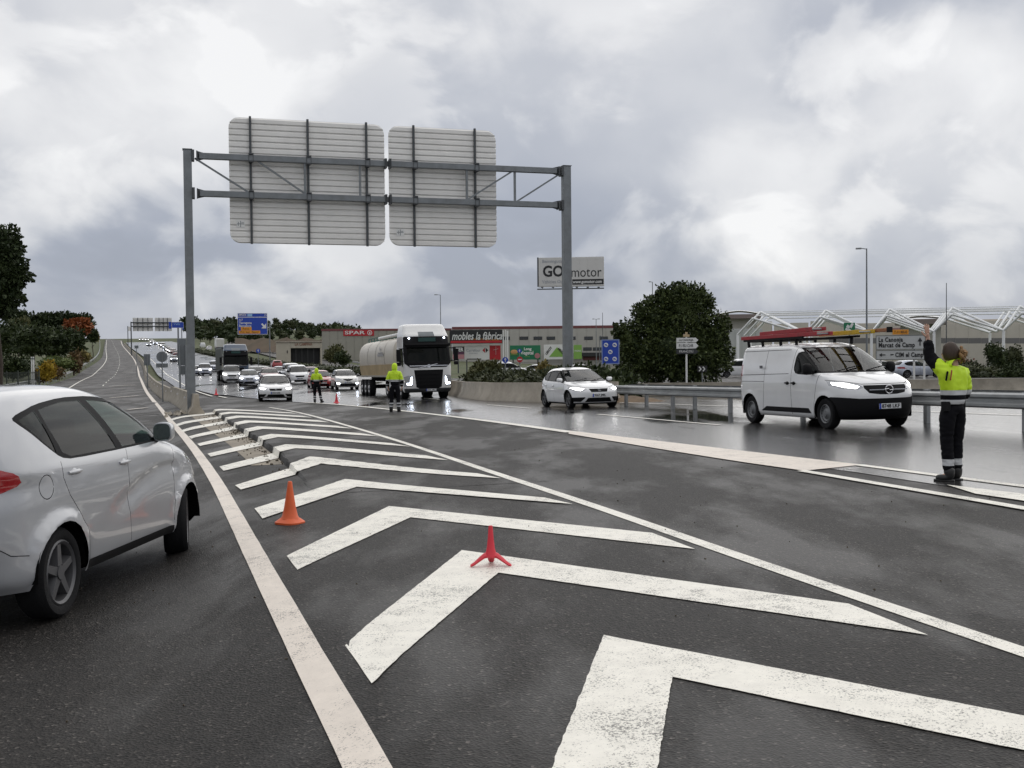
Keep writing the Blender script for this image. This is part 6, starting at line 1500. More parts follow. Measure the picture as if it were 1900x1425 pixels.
def cab(root, pcol, lamp_, full=True, visor=True):
    bm = shell_bm(CAB_ROWS, 3, 18); low = lambda f: abs(f.calc_center_median().y) > 0.5; side = lambda f: abs(f.normal.y) > 0.4; fr = lambda f: f.normal.x > 0.15 and f.calc_center_median().x > -0.3; P = []
    fs = cut(bm, circ(0, 0.52, 0.63, 22), 'y', low); bmesh.ops.delete(bm, geom=fs, context='FACES')
    def pt(nm, poly, axis, sel, m_, sh=0.0, both=False):
        for pl in ([poly, [(-a, b) for a, b in poly]] if both else [poly]):
            fs = cut(bm, pl, axis, sel)
            if axis == 'y':
                for sg in (1, -1):
                    g2 = take(bm, [f for f in fs if f.is_valid and f.calc_center_median().y * sg > 0], sh)
                    if g2: P.append((nm, g2, m_))
            else:
                g2 = take(bm, fs, sh)
                if g2: P.append((nm, g2, m_))
    pt('windscreen', [(-1.08, 1.92), (1.08, 1.92), (1.06, 2.66), (-1.06, 2.66)], 'x', fr, M_glassD, 0.005)
    pt('screen_surround', [(-1.22, 1.85), (-0.95, 1.62), (0.95, 1.62), (1.22, 1.85), (1.22, 3.16), (1.12, 3.22), (-1.12, 3.22), (-1.22, 3.16)], 'x', fr, M_plast, 0.0)
    pt('roof_sign', [(-0.42, 3.225), (0.42, 3.225), (0.40, 3.46), (-0.40, 3.46)], 'x', fr, M_grey, 0.0)
    pt('lit_lamp', [(0.86, 0.86), (0.90, 0.74), (1.13, 0.76), (1.13, 0.84), (0.98, 0.84), (0.92, 1.12), (0.86, 1.16)], 'x', fr, lamp_, -0.004, True)
    pt('headlight', [(0.78, 1.20), (0.86, 0.66), (1.24, 0.66), (1.24, 1.16), (1.05, 1.22)], 'x', fr, M_lens, 0.0, True)
    pt('grille', [(-0.76, 1.50), (0.76, 1.50), (0.66, 0.62), (0.5, 0.55), (-0.5, 0.55), (-0.66, 0.62)], 'x', fr, M_plast, 0.03)
    pt('bumper', [(-1.4, 0.36), (1.4, 0.36), (1.4, 0.56), (-1.4, 0.56)], 'x', fr, mat('dark_grey_plastic', (0.05, 0.052, 0.055), 0.5), -0.01)
    pt('side_window', [(1.06, 1.80), (0.98, 2.35), (0.78, 2.62), (0.12, 2.64), (0.02, 2.5), (0.02, 1.95), (0.5, 1.80), (0.8, 1.65)], 'y', side, M_glassD, 0.004)
    pt('panel_gap', line_poly([(-0.02, 3.0), (-0.02, 1.2)], 0.02), 'y', side, M_gap, 0.01)
    b = bm_obj('cab_body', bm, pcol, root)
    for nm, g2, m_ in P: bm_obj(nm, g2, m_, root)
    for z in (0.74, 0.92, 1.10, 1.28):
        mb = MB(); mb.box((1.385 + (0.0), 0, z), (0.03, 1.2, 0.035)); mb.build('grille_bar', M_plast, root)
    mb = MB(); mb.box((1.40, 0, 1.71), (0.03, 2.0, 0.04)); mb.bar((1.415, -0.55, 1.60), (1.415, 0.45, 1.80), 0.03); mb.cyl((1.40, 0, 1.69), (1.43, 0, 1.69), 0.09, n=16); mb.build('badge', M_chrome, root)
    if visor:
        mb = MB(); rings = []
        for z, x in ((2.70, 1.40), (2.78, 1.46), (2.86, 1.42), (2.84, 1.30), (2.74, 1.28)):
            rings.append([Vector((x - 0.16 * abs(k / 6) ** 2.4, k / 6 * 1.18, z)) for k in range(-6, 7)])
        mb.loft(rings + [rings[0]], False); mb.build('sun_visor', M_plast, root, 30)
        mb = MB(); mb.box((1.10, 0, 3.05), (0.06, 0.9, 0.2)); mb.build('name_panel', mat('dark_green', (0.008, 0.05, 0.045), 0.4), root)
    for s in (-1, 1):
        mb = MB(); mb.bar((0.95, s * 1.20, 2.6), (1.12, s * 1.48, 2.6), 0.05); mb.box((1.14, s * 1.50, 2.25), (0.12, 0.22, 0.62)); mb.box((1.14, s * 1.50, 1.82), (0.12, 0.22, 0.18)); mb.bar((0.95, s * 1.22, 1.95), (1.12, s * 1.48, 1.95), 0.05); mb.build('mirror', M_plast, root, bevel=0.03)
        mb = MB(); mb.sph((1.03, s * 0.92, 3.13), (0.05, 0.045, 0.04), 8, 6); mb.build('marker_lamp', lamp_, root)
        mb = MB(); mb.box((0.48, s * 1.02, 0.45), (0.42, 0.3, 0.06)); mb.box((-0.72, s * 1.08, 0.5), (0.3, 0.3, 0.3)); mb.build('step', M_plast, root)
    mb = MB(); mb.box((-0.2, 0, 0.75), (2.0, 1.5, 0.5)); mb.build('chassis', M_gap, root)
    plate(root, (1.375, 0.1, 0.47), '5341 HRZ')
    for s in (-1, 1): big_wheel(root, 0, s * 1.05, 0.52, 0.36, s)
def skirts(root):
    for s in (-1, 1):
        mb = MB(); mb.box((-2.6, s * 1.16, 0.75), (2.0, 0.12, 0.75)); mb.build('side_skirt', P_truck, root, bevel=0.03)
tank = thing('tanker_lorry', 'white tanker lorry with a beige tank waiting behind the standing officer', 'lorry')
cab(tank, P_truck, M_lampb)
for x in (-3.7,):
    for s in (-1, 1): big_wheel(tank, x, s * 1.0, 0.52, 0.5, s)
for x in (-9.9, -11.2, -12.5):
    for s in (-1, 1): big_wheel(tank, x, s * 1.05, 0.5, 0.38, s)
def tank_ring(x, k=1.0, n=28):
    out = []
    for j in range(n):
        a = 2 * math.pi * j / n; c, s = math.cos(a), math.sin(a)
        out.append(Vector((x, 1.24 * k * math.copysign(abs(c) ** 0.62, c), 2.28 + (1.06 if s > 0 else 0.95) * k * math.copysign(abs(s) ** 0.75, s))))
    return out
segs = [-1.75, -4.4, -7.2, -10.0, -13.2]
for i in range(4):
    mb = MB(); a, b = segs[i] - 0.02, segs[i + 1] + 0.02; rings = [tank_ring(a), tank_ring((a + b) / 2), tank_ring(b)]
    if i == 0: rings = [tank_ring(a + 0.18, 0.72), tank_ring(a + 0.08, 0.92)] + rings
    if i == 3: rings = rings + [tank_ring(b - 0.08, 0.92), tank_ring(b - 0.18, 0.7)]
    mb.loft(rings, True, True); sh = mb.build('tank_section', M_tank, tank, 40)
    if i < 3:
        mb = MB(); mb.loft([tank_ring(b - 0.06, 1.012), tank_ring(b + 0.02, 1.012)], True, False); mb.build('tank_band', mat('band_grey', (0.40, 0.37, 0.32), 0.5), tank, 40)
for s in (-1, 1):
    mb = MB(); mb.add([(-1.8, s * 1.25, 1.85), (-13.1, s * 1.25, 1.85), (-13.1, s * 1.16, 1.22), (-1.8, s * 1.16, 1.22), (-1.8, s * 1.2, 1.85), (-13.1, s * 1.2, 1.85), (-13.1, s * 1.1, 1.22), (-1.8, s * 1.1, 1.22)], [(0, 1, 2, 3), (7, 6, 5, 4), (0, 3, 7, 4), (1, 5, 6, 2), (3, 2, 6, 7), (0, 4, 5, 1)]); mb.build('tank_skirt', M_skirt, tank)
    mb = MB(); mb.box((-7.4, s * 1.2, 1.20), (11.4, 0.08, 0.10)); mb.build('skirt_rail', mat('rail_grey', (0.3, 0.28, 0.24)), tank)
mb = MB(); mb.box((-7.6, 0, 1.05), (11.2, 1.0, 0.35)); mb.box((-11.2, 0, 0.55), (3.6, 1.5, 0.2)); mb.build('trailer_chassis', M_gap, tank)
for s in (-1, 1):
    mb = MB(); mb.bar((-2.0, s * 0.62, 3.52), (-13.0, s * 0.62, 3.52), 0.05)
    for k in range(12): mb.bar((-2.0 - k, s * 0.62, 3.2), (-2.0 - k, s * 0.62, 3.54), 0.05)
    mb.build('top_rail', M_tgreen, tank)
mb = MB(); mb.box((-7.5, 0, 3.37), (11, 0.9, 0.05)); mb.build('walkway', M_tgreen, tank)
for x in (-3.2, -5.8, -8.6, -11.4):
    mb = MB(); mb.cyl((x, 0, 3.3), (x, 0, 3.55), 0.3, 0.27, n=16); mb.box((x + 0.3, 0.1, 3.5), (0.25, 0.15, 0.2)); mb.build('hatch', M_tgreen, tank)
mb = MB(); mb.tube([(-2.2, -0.75, 3.45), (-8.5, -0.75, 3.42)], 0.09, 10); mb.build('hose_tube', M_wht, tank)
for s in (-1, 1):
    mb = MB(); mb.box((-5.5, s * 1.262, 2.52), (1.5, 0.01, 0.06)); mb.box((-5.5, s * 1.262, 2.40), (1.9, 0.01, 0.13)); mb.box((-5.5, s * 1.262, 2.75), (0.22, 0.01, 0.22), (0, 0.78, 0)); mb.build('tank_print', mat('tank_print_grey', (0.33, 0.33, 0.34)), tank)
skirts(tank); HEAD = R(-73)
place(tank, 828, 738, HEAD, (0, 1.2))
# ---- blue lorry farther back
lorry = thing('blue_lorry', 'dark blue lorry with a grey tipper body in the far queue', 'lorry'); cab(lorry, P_navy, M_lens)
M_tip = mat('tipper_grey', (0.20, 0.21, 0.20), 0.6, var=0.1, vscale=0.8)
mb = MB(); mb.box((-5.9, 0, 2.35), (9.2, 2.5, 2.35)); tb = mb.build('tipper_body', M_tip, lorry, bevel=0.04)
for k in range(10):
    for s in (-1, 1): mb = MB(); mb.box((-1.9 - k * 0.9, s * 1.28, 2.3), (0.1, 0.06, 2.2)); mb.build('body_rib', M_tip, tb)
mb = MB(); mb.box((-5.6, 0, 3.55), (9.3, 2.55, 0.1)); mb.build('tarpaulin', mat('tarp', (0.10, 0.12, 0.14), 0.7), lorry)
for x in (-3.4, -8.0, -9.3):
    for s in (-1, 1): big_wheel(lorry, x, s * 1.0, 0.5, 0.45, s)
mb = MB(); mb.box((-5.5, 0, 0.95), (9, 0.9, 0.4)); mb.build('trailer_chassis', M_gap, lorry)
def far(root, px, py, yaw=None, lat=0.0):
    p = at(px, py); 
    root.matrix_world = ground_matrix(p.x, p.y, HEAD if yaw is None else yaw); return root
far(lorry, 437, 709, R(-71))
# ---- the queue
ibiza = build_car(hatch(P_white, M_lampw, '4526 GXB', nq=18, sub=3), 'white_hatchback', 'white hatchback with warm lit headlights at the head of the queue'); place(ibiza, 512, 745, R(-76), (2.0, 0))
captur = build_car(suv(mat('cream_paint', (0.70, 0.69, 0.65), 0.28, coat=0.9), M_lampb, '1187 JHD', roof=P_blackp), 'white_crossover', 'white crossover with a dark roof and bluish lit lamps left of the tanker lorry'); place(captur, 646, 724, R(-73), (1.9, 0))
mpv1 = build_car(mpv(P_white, M_lens, '8830 KBN'), 'white_minivan', 'white minivan with unlit lamps in the queue left of the hooded far officer'); place(mpv1, 557, 713, R(-73), (1.9, 0))
redh = build_car(hatch(P_red, M_lens, '2291 HPT', nq=16, sub=3), 'red_hatchback', 'bright red hatchback partly hidden behind the far hooded officer'); place(redh, 600, 721, R(-73), (1.9, 0))
suvr = dup(captur, 'dark red crossover behind the white hatchback at the head of the queue'); suvr.name = 'dark_red_crossover'; recolour(suvr, {'cream_paint': P_dred, 'lit_xenon_headlamp': M_tail}); place(suvr, 502, 714, R(-74), (1.9, 0))
blu = build_car(hatch(P_blueg, M_lampb, '6015 FKL', nq=16, sub=3), 'silver_hatchback', 'silver-blue car with bluish lit headlights in the queue'); place(blu, 463, 716, R(-75), (1.9, 0))
smv = dup(mpv1, 'small white van with lit lamps left of the silver-blue car in the queue'); smv.name = 'small_white_van'; recolour(smv, {'clear_lens': M_lampw}); place(smv, 431, 711, R(-74), (1.9, 0))
sv2 = dup(mpv1, 'silver van with lit lamps just right of the left gantry post'); sv2.name = 'silver_van'; recolour(sv2, {'clear_lens': M_lampw, 'white_paint': P_blueg}); place(sv2, 381, 697.5, R(-72), (1.9, 0))
bl2 = dup(blu, 'blue-lit car mostly hidden behind the left gantry post'); place(bl2, 367, 697, R(-72), (1.9, 0))
gr1 = dup(redh, 'grey hatchback between the silver-blue car and the dark red crossover'); gr1.name = 'grey_hatchback'; recolour(gr1, {'red_paint': P_grey}); place(gr1, 474, 704, R(-73), (1.9, 0))
gr2 = dup(redh, 'small silver hatchback in the queue behind the white minivan'); gr2.name = 'silver_hatchback'; recolour(gr2, {'red_paint': P_blueg}); place(gr2, 524, 703, R(-72), (1.9, 0))
def small(src, px, py, label, tbl, name, yaw=R(-70)):
    c = dup(src, label); c.name = name; recolour(c, tbl); far(c, px, py, yaw); return c
small(ibiza, 323, 671, 'lone silver car with lit headlights climbing down left of the tall gantry post', {'white_paint': P_blueg}, 'silver_hatchback')
small(redh, 322, 656, 'darkest red car of the far queue, nearest the grey sign box', {'red_paint': P_dred}, 'red_hatchback')
small(ibiza, 312, 651.5, 'white car with lit lamps in the far queue above the round sign back', {}, 'white_hatchback')
small(redh, 315, 653.5, 'dull red car in the middle of the far queue', {'red_paint': P_dred, 'clear_lens': M_lampw}, 'red_hatchback')
small(blu, 306.5, 647, 'silver car with bright lamps in the far queue', {}, 'silver_hatchback')
small(ibiza, 297, 642.5, 'white car with warm lamps higher up the far queue', {}, 'white_hatchback')
small(blu, 276, 642, 'lone car with bluish lamps in the left lane of the far hill', {}, 'silver_hatchback')
for px, py, lab in ((272.5, 632.5, 'rightmost of the three tiny lit cars at the crest'), (267.5, 632, 'middle one of the three tiny lit cars at the crest'), (261.5, 632, 'leftmost of the three tiny lit cars at the crest')): small(ibiza, px, py, lab, {}, 'white_hatchback')
for src, px, py, lab, tbl, nm in ((mpv1, 302, 644.5, 'white van in the far queue between two lit cars', {'clear_lens': M_lampw}, 'white_van'), (gr1, 309.5, 649, 'dark car in the far queue beside the silver car with bright lamps', {}, 'grey_hatchback'), (ibiza, 318.5, 655, 'white lit car in the far queue just above the darkest red car', {}, 'white_hatchback'), (suvr, 327, 661, 'dark crossover in the far queue close to the grey sign box', {'cream_paint': P_grey}, 'dark_crossover'), (blu, 288, 639.5, 'lit car in the far queue two places below the crest', {}, 'silver_hatchback'), (ibiza, 282, 636, 'lit car in the far queue one place below the crest', {}, 'white_hatchback'),
        (mpv1, 399, 689, 'pale van in the queue just behind the silver van', {'white_paint': P_blueg}, 'silver_van'), (ibiza, 449, 702, 'white car squeezed between the small white van and the silver-blue car', {}, 'white_hatchback'), (gr1, 489, 703, 'dark hatchback behind the dark red crossover', {}, 'grey_hatchback'), (mpv1, 541, 703, 'second white van in the queue behind the white minivan', {}, 'white_van'), (redh, 578, 706, 'red car one place behind the bright red hatchback', {'red_paint': P_dred}, 'red_hatchback'), (mpv1, 408, 684, 'grey van beside the tipper body of the blue lorry', {'white_paint': P_grey}, 'grey_van')):
    small(src, px, py, lab, tbl, nm, R(-71))
# opposite carriageway
def box_lorry():
    o = thing('box_lorry', 'white box lorry far up the opposite carriageway', 'lorry')
    mb = MB(); mb.box((-3.2, 0, 2.4), (6.8, 2.5, 2.7)); mb.build('box_body', M_wht, o, bevel=0.03); mb = MB(); mb.box((1.3, 0, 1.45), (1.9, 2.35, 2.1)); mb.build('cab', P_white, o, bevel=0.2)
    mb = MB(); mb.box((-2.4, 0, 0.85), (8.5, 0.9, 0.3)); mb.build('chassis', M_gap, o)
    for x in (1.2, -4.6):
        for s in (-1, 1): big_wheel(o, x, s * 1.0, 0.48, 0.4, s)
    for s in (-1, 1):
        mb = MB(); mb.box((-6.62, s * 0.6, 2.4), (0.04, 1.15, 2.5)); mb.build('rear_door', M_bb, o)
        mb = MB(); mb.box((-6.64, s * 1.05, 0.95), (0.05, 0.25, 0.15)); mb.build('tail_light', M_tail, o)
    return o
far(box_lorry(), 406, 649, R(110))
small(mpv1, 376, 645, 'white van far up the opposite carriageway left of the box lorry', {}, 'white_minivan', R(110))
small(ibiza, 388, 650, 'white car far up the opposite carriageway under the box lorry', {'lit_headlamp': M_lens}, 'white_hatchback', R(110))
small(redh, 513, 683, 'pale red car passing on the opposite carriageway beyond the median hedge', {}, 'red_hatchback', R(108))
small(gr1, 428, 655, 'dark car far up the opposite carriageway beside the blue lorry', {}, 'grey_hatchback', R(110))
# parked cars at the shopping area
def parked(src, px, d, yaw, label, tbl, name):
    c = dup(src, label, group='cars parked in front of the shopping buildings'); c.name = name; recolour(c, tbl); p = along(px, 660, d); M = Matrix.Rotation(yaw, 4, 'Z'); M.translation = (p.x, p.y, T(p.x, p.y) + 0.1); c.matrix_world = M
for px, d, yw, src, tbl, lab, nm in ((1575, 95, 20, gr2, {}, 'silver parked car left of the white direction board', 'silver_hatchback'), (1640, 92, 15, redh, {'red_paint': P_grey}, 'dark parked car under the white direction board', 'grey_hatchback'), (1668, 96, 200, gr2, {'red_paint': P_white}, 'pale parked car under the right half of the white direction board', 'white_hatchback'), (1700, 90, 10, redh, {'red_paint': P_blueg}, 'blue-grey parked car right of the white direction board', 'silver_hatchback'),
        (1368, 105, 185, mpv1, {}, 'white parked minivan at the right edge of the big tree', 'white_minivan'), (945, 120, 5, mpv1, {}, 'white parked van left of the round blue sign', 'white_minivan'), (985, 122, 178, ibiza, {'lit_headlamp': M_lens}, 'white parked car under the green billboard', 'white_hatchback'), (1085, 118, 8, ibiza, {'lit_headlamp': M_lens}, 'white parked car left of the blue service sign', 'white_hatchback')):
    parked(src, px, d, R(yw), lab, tbl, nm)
# ================================================================== PEOPLE
M_skin = mat('skin', (0.50, 0.30, 0.22), 0.55); M_hiv = mat('hi_vis_yellow', (0.56, 0.80, 0.02), 0.6, bump=0.5, bscale=7); M_navy = mat('navy_cloth', (0.006, 0.006, 0.008), 0.9, spec=0.15, bump=0.5, bscale=9); M_refl = mat('reflective_tape', (0.52, 0.53, 0.54), 0.4); M_boot = mat('boot_leather', (0.012, 0.012, 0.012), 0.5); M_hair = mat('brown_hair', (0.045, 0.026, 0.016), 0.6, var=0.3, vscale=25, stretch=(1, 1, 0.2)); M_hairb = mat('blond_hair', (0.26, 0.15, 0.06), 0.6, var=0.35, vscale=30, stretch=(1, 1, 0.2)); M_eye = mat('eye', (0.05, 0.04, 0.03), 0.2)
def skin_mesh(V, E, Rd, root=0, sub=2):
    me = bpy.data.meshes.new('figure'); me.from_pydata(V, E, []); o = bpy.data.objects.new('figure', me); COL.objects.link(o)
    sk = o.modifiers.new('skin', 'SKIN'); sk.use_smooth_shade = True; sk.branch_smoothing = 0.4
    d = me.skin_vertices[0].data
    for i, r_ in enumerate(Rd):
        d[i].radius = r_ if isinstance(r_, tuple) else (r_, r_)
        d[i].use_root = i in ((root,) if isinstance(root, int) else root)
    s = o.modifiers.new('sub', 'SUBSURF'); s.levels = sub; s.render_levels = sub
    dg = bpy.context.evaluated_depsgraph_get(); m2 = bpy.data.meshes.new_from_object(o.evaluated_get(dg)); bpy.data.objects.remove(o); bpy.data.meshes.remove(me)
    m2.polygons.foreach_set('use_smooth', [True] * len(m2.polygons)); return m2
from mathutils import noise as MN
def folds(me, amp, seed):            # creases of loose cloth
    me.update(); nn = [v.normal.copy() for v in me.vertices]
    for v, n in zip(me.vertices, nn):
        c = v.co; q = Vector((c.x * 9 + seed, c.y * 9, c.z * 15)); w = MN.noise(q) + 0.5 * MN.noise(q * 2.3)
        v.co = c + n * amp * (1 - 2 * abs(w)) * 0.8
    return me
def join_meshes(name, ms):
    bm = bmesh.new(); mats_ = []
    for me, mm in ms:
        n0 = len(bm.faces); bm.from_mesh(me); bm.faces.ensure_lookup_table()
        if mm not in mats_: mats_.append(mm)
        for f in list(bm.faces)[n0:]: f.material_index = mats_.index(mm); f.smooth = True
    out = bpy.data.meshes.new(name); bm.to_mesh(out); bm.free()
    for x in mats_: out.materials.append(x)
    return out
def band_material(me, cuts, rule, mats_):
    bm = bmesh.new(); bm.from_mesh(me)
    for co, no in cuts: bmesh.ops.bisect_plane(bm, geom=list(bm.verts) + list(bm.edges) + list(bm.faces), dist=1e-5, plane_co=co, plane_no=no)
    for f in bm.faces: f.material_index = rule(f.calc_center_median()); f.smooth = True
    me.materials.clear()
    for x in mats_: me.materials.append(x)
    bm.to_mesh(me); bm.free()
def person(label, loc_, rotz, S, P):
    """P: joint positions of a standing figure, facing +y, in metres"""
    o = thing('person', label, 'person', loc_, rotz); o.scale = (S, S, S)
    J = {k: Vector(v) for k, v in P.items() if k.rstrip('lr') in ('pelvis', 'waist', 'chest', 'neck', 'sku', 'head', 'hip', 'knee', 'ankle', 'toe', 'sh', 'e', 'w', 'palm') }
    L = lambda a, b, t: J[a].lerp(J[b], t)
    V, E, Rd = [], [], []
    def v(p, r): V.append(tuple(p)); Rd.append(r); return len(V) - 1
    def e(a, b): E.append((a, b))
    pel = v(J['pelvis'], (0.06, 0.05)); wa = v(J['waist'], (0.075, 0.06)); ch = v(J['chest'], (0.11, 0.08)); nb = v(J['neck'], (0.065, 0.065)); hb = v(J['skull'], (0.058, 0.065)); e(pel, wa); e(wa, ch); e(ch, nb); e(nb, hb)
    for s in ('l', 'r'):
        hp = v(J['hip' + s], (0.05, 0.05)); th = v(L('hip' + s, 'knee' + s, 0.5), (0.07, 0.07)); kn = v(J['knee' + s], (0.055, 0.056)); cf = v(L('knee' + s, 'ankle' + s, 0.35), (0.056, 0.06)); an = v(J['ankle' + s], (0.034, 0.036)); to = v(J['toe' + s], (0.026, 0.02)); e(pel, hp); e(hp, th); e(th, kn); e(kn, cf); e(cf, an); e(an, to)
        sh = v(J['sh' + s], (0.068, 0.068)); ua = v(L('sh' + s, 'el' + s, 0.5), (0.052, 0.052)); el = v(J['el' + s], (0.043, 0.043)); fa = v(L('el' + s, 'wr' + s, 0.4), (0.042, 0.042)); w_ = v(J['wr' + s], (0.03, 0.026)); pm_ = v(J['palm' + s], (0.042, 0.02)); e(ch, sh); e(sh, ua); e(ua, el); e(el, fa); e(fa, w_); e(w_, pm_)
    ms = [(skin_mesh(V, E, Rd, pel), M_skin)]
    # head: cranium, jaw, nose, ears, eyes
    hc = J['head']; ht = P.get('turn', 0.0); mb = MB(); rings = []
    for k in range(13):
        a = -math.pi / 2 + math.pi * k / 12; a = max(-1.5, min(1.5, a)); z = 0.125 * math.sin(a); w = math.cos(a)
        jaw = 0.80 if z < -0.03 else 1.0
        rings.append([Vector((0.075 * w * jaw * math.cos(t), 0.095 * w * (0.9 if math.sin(t) > 0 else 1.0) * math.sin(t) + (0.012 if z < -0.03 else 0), z)) for t in [2 * math.pi * j / 18 for j in range(18)]])
    mb.loft(rings, True, True)
    mb.add([(-0.012, 0.082, -0.03), (0.012, 0.082, -0.03), (0, 0.105, -0.03), (0, 0.082, 0.02)], [(0, 1, 2), (0, 2, 3), (1, 3, 2)])
    for s in (-1, 1): mb.sph((s * 0.076, -0.005, -0.005), (0.012, 0.022, 0.033), 8, 6); 
    mb.sph((0, 0.083, -0.06), (0.024, 0.008, 0.006), 8, 5)
    Mh = Matrix.Translation(hc) @ Matrix.Rotation(ht, 4, 'Z'); mb.v = [tuple(Mh @ Vector(p)) for p in mb.v]; ms.append((mb.mesh('head', M_skin, True), M_skin))
    mb = MB()
    for s in (-1, 1): mb.sph((s * 0.03, 0.078, 0.005), (0.012, 0.008, 0.008), 8, 6)
    mb.v = [tuple(Mh @ Vector(p)) for p in mb.v]; ms.append((mb.mesh('eyes', M_eye, True), M_eye))
    # fingers, each its own chain rooted in the palm
    for s in ('l', 'r'):
        d = (J['palm' + s] - J['wr' + s]).normalized(); n = Vector(P.get('pn' + s, (0, 1, 0))); n = (n - d * n.dot(d)).normalized(); t = d.cross(n); curl = P.get('curl' + s, 0.35); th_ = P.get('thumb' + s, 1)
        root = J['palm' + s] - d * 0.01
        for k, (off, ln) in enumerate(((-0.030, 0.072), (-0.010, 0.082), (0.010, 0.078), (0.029, 0.062))):
            fan = P.get('fan' + s, 0.1); dd = (d + t * off * fan * 60).normalized(); p0 = root + t * off; p1 = root + t * off + d * 0.045; p2 = p1 + (dd * math.cos(curl) + n * math.sin(curl)) * ln * 0.45; p3 = p2 + (dd * math.cos(curl * 2) + n * math.sin(curl * 2)) * ln * 0.32; p4 = p3 + (dd * math.cos(curl * 2.6) + n * math.sin(curl * 2.6)) * ln * 0.23
            ms.append((skin_mesh([tuple(q) for q in (p0, p1, p2, p3, p4)], [(0, 1), (1, 2), (2, 3), (3, 4)], [0.012, 0.0105, 0.0095, 0.0085, 0.007], 0, 1), M_skin))
        p0 = J['wr' + s] + d * 0.02 - t * 0.02 * th_; p1 = p0 + (d * 0.6 - t * 0.8 * th_ + n * 0.2) * 0.045; p2 = p1 + (d * 0.85 - t * 0.5 * th_ + n * 0.2) * 0.035; p3 = p2 + (d * 0.95 - t * 0.25 * th_ + n * 0.2) * 0.026
        ms.append((skin_mesh([tuple(q) for q in (p0, p1, p2, p3)], [(0, 1), (1, 2), (2, 3)], [0.016, 0.013, 0.011, 0.009], 0, 1), M_skin))
    obj('body', join_meshes('body', ms), o)
    # trousers
    V, E, Rd = [], [], []
    pel = v(J['pelvis'] + Vector((0, 0, -0.02)), (0.172, 0.125)); wa = v(J['waist'] - Vector((0, 0, 0.02)), (0.155, 0.115)); e(pel, wa)
    for s in ('l', 'r'):
        hp = v(J['hip' + s], (0.112, 0.115)); th = v(L('hip' + s, 'knee' + s, 0.5), (0.088, 0.092)); kn = v(J['knee' + s], (0.072, 0.075)); cf = v(L('knee' + s, 'ankle' + s, 0.4), (0.070, 0.074)); an = v(L('knee' + s, 'ankle' + s, 0.97), (0.064, 0.070)); e(pel, hp); e(hp, th); e(th, kn); e(kn, cf); e(cf, an)
    tm = folds(skin_mesh(V, E, Rd, pel, 3), 0.012, 5); zs = P['bands']
    band_material(tm, [((0, 0, z), (0, 0, 1)) for b in zs for z in b], lambda c: 1 if any(a < c.z < b for a, b in zs) else 0, [M_navy, M_refl]); obj('trousers', tm, o)
    for s in ('l', 'r'):
        a, t_ = J['ankle' + s], J['toe' + s]; d = (t_ - a); d.z = 0; d.normalize()
        ms = [(skin_mesh([tuple(p) for p in (a + Vector((0, 0, 0.10)), a + Vector((0, 0, 0.0)), Vector((a.x, a.y, 0.05)) + d * 0.0, Vector((a.x, a.y, 0.045)) + d * 0.09, Vector((a.x, a.y, 0.04)) + d * 0.17)], [(0, 1), (1, 2), (2, 3), (3, 4)], [0.075, 0.072, (0.064, 0.062), (0.060, 0.05), (0.05, 0.042)], 0, 2), M_boot)]
        mb = MB(); c = Vector((a.x, a.y, 0.016)) + d * 0.06; mb.box(c, (0.085, 0.24, 0.026), (0, 0, math.atan2(d.y, d.x) - math.pi / 2)); ms.append((mb.mesh('sole', M_boot), M_boot)); obj('boot', join_meshes('boot', ms), o)
    # jacket
    V, E, Rd = [], [], []
    hem = v(J['pelvis'] + Vector((0, 0, -0.01)), (0.178, 0.138)); wa = v(J['waist'], (0.172, 0.135)); ch = v(J['chest'], (0.185, 0.142)); nk = v(J['neck'] + Vector((0, 0, -0.03)), (0.115, 0.105)); co = v(J['neck'] + Vector((0, 0, 0.075)), (0.086, 0.09)); e(hem, wa); e(wa, ch); e(ch, nk); e(nk, co)
    for s in ('l', 'r'):
        sh = v(J['sh' + s], (0.098, 0.10)); ua = v(L('sh' + s, 'el' + s, 0.5), (0.083, 0.083)); el = v(J['el' + s], (0.073, 0.073)); fa = v(L('el' + s, 'wr' + s, 0.5), (0.066, 0.066)); cu = v(L('el' + s, 'wr' + s, 0.97), (0.055, 0.055)); e(ch, sh); e(sh, ua); e(ua, el); e(el, fa); e(fa, cu)
    jm = folds(skin_mesh(V, E, Rd, ch, 3), 0.016, 2); band_material(jm, P['jcuts'], P['jrule'], [M_hiv, M_navy, M_refl]); obj('jacket', jm, o)
    if P.get('hood'):
        V, E, Rd = [], [], []
        a = v(J['neck'] + Vector((0, -0.01, 0.0)), (0.10, 0.10)); b = v(hc + Vector((0, -0.015, -0.06)), (0.112, 0.118)); c = v(hc + Vector((0, -0.01, 0.05)), (0.112, 0.122)); d = v(hc + Vector((0, 0.0, 0.13)), (0.055, 0.06)); e(a, b); e(b, c); e(c, d)
        hm = skin_mesh(V, E, Rd, a); bm = bmesh.new(); bm.from_mesh(hm)     # open the hood in front of the face
        bmesh.ops.delete(bm, geom=[f for f in bm.faces if (Matrix.Rotation(-ht, 3, 'Z') @ (f.calc_center_median() - hc)).y > 0.075 and abs(f.calc_center_median().z - hc.z) < 0.10], context='FACES'); bm.to_mesh(hm); bm.free(); hm.materials.append(M_hiv); obj('hood', hm, o)
    else:
        mb = MB(); rings = []
        for k in range(11):
            a = -0.75 + (math.pi / 2 + 0.75) * k / 10; a = min(1.5, a); z = 0.137 * math.sin(a); w = math.cos(a); ring = []
            for j in range(24):
                t = 2 * math.pi * j / 24; front = math.sin(t) > 0.45 and z < 0.06; k2 = 0.90 if front else 1.0
                ring.append(Vector((0.089 * w * k2 * math.cos(t), 0.108 * w * k2 * math.sin(t) - 0.006, z)))
            rings.append(ring)
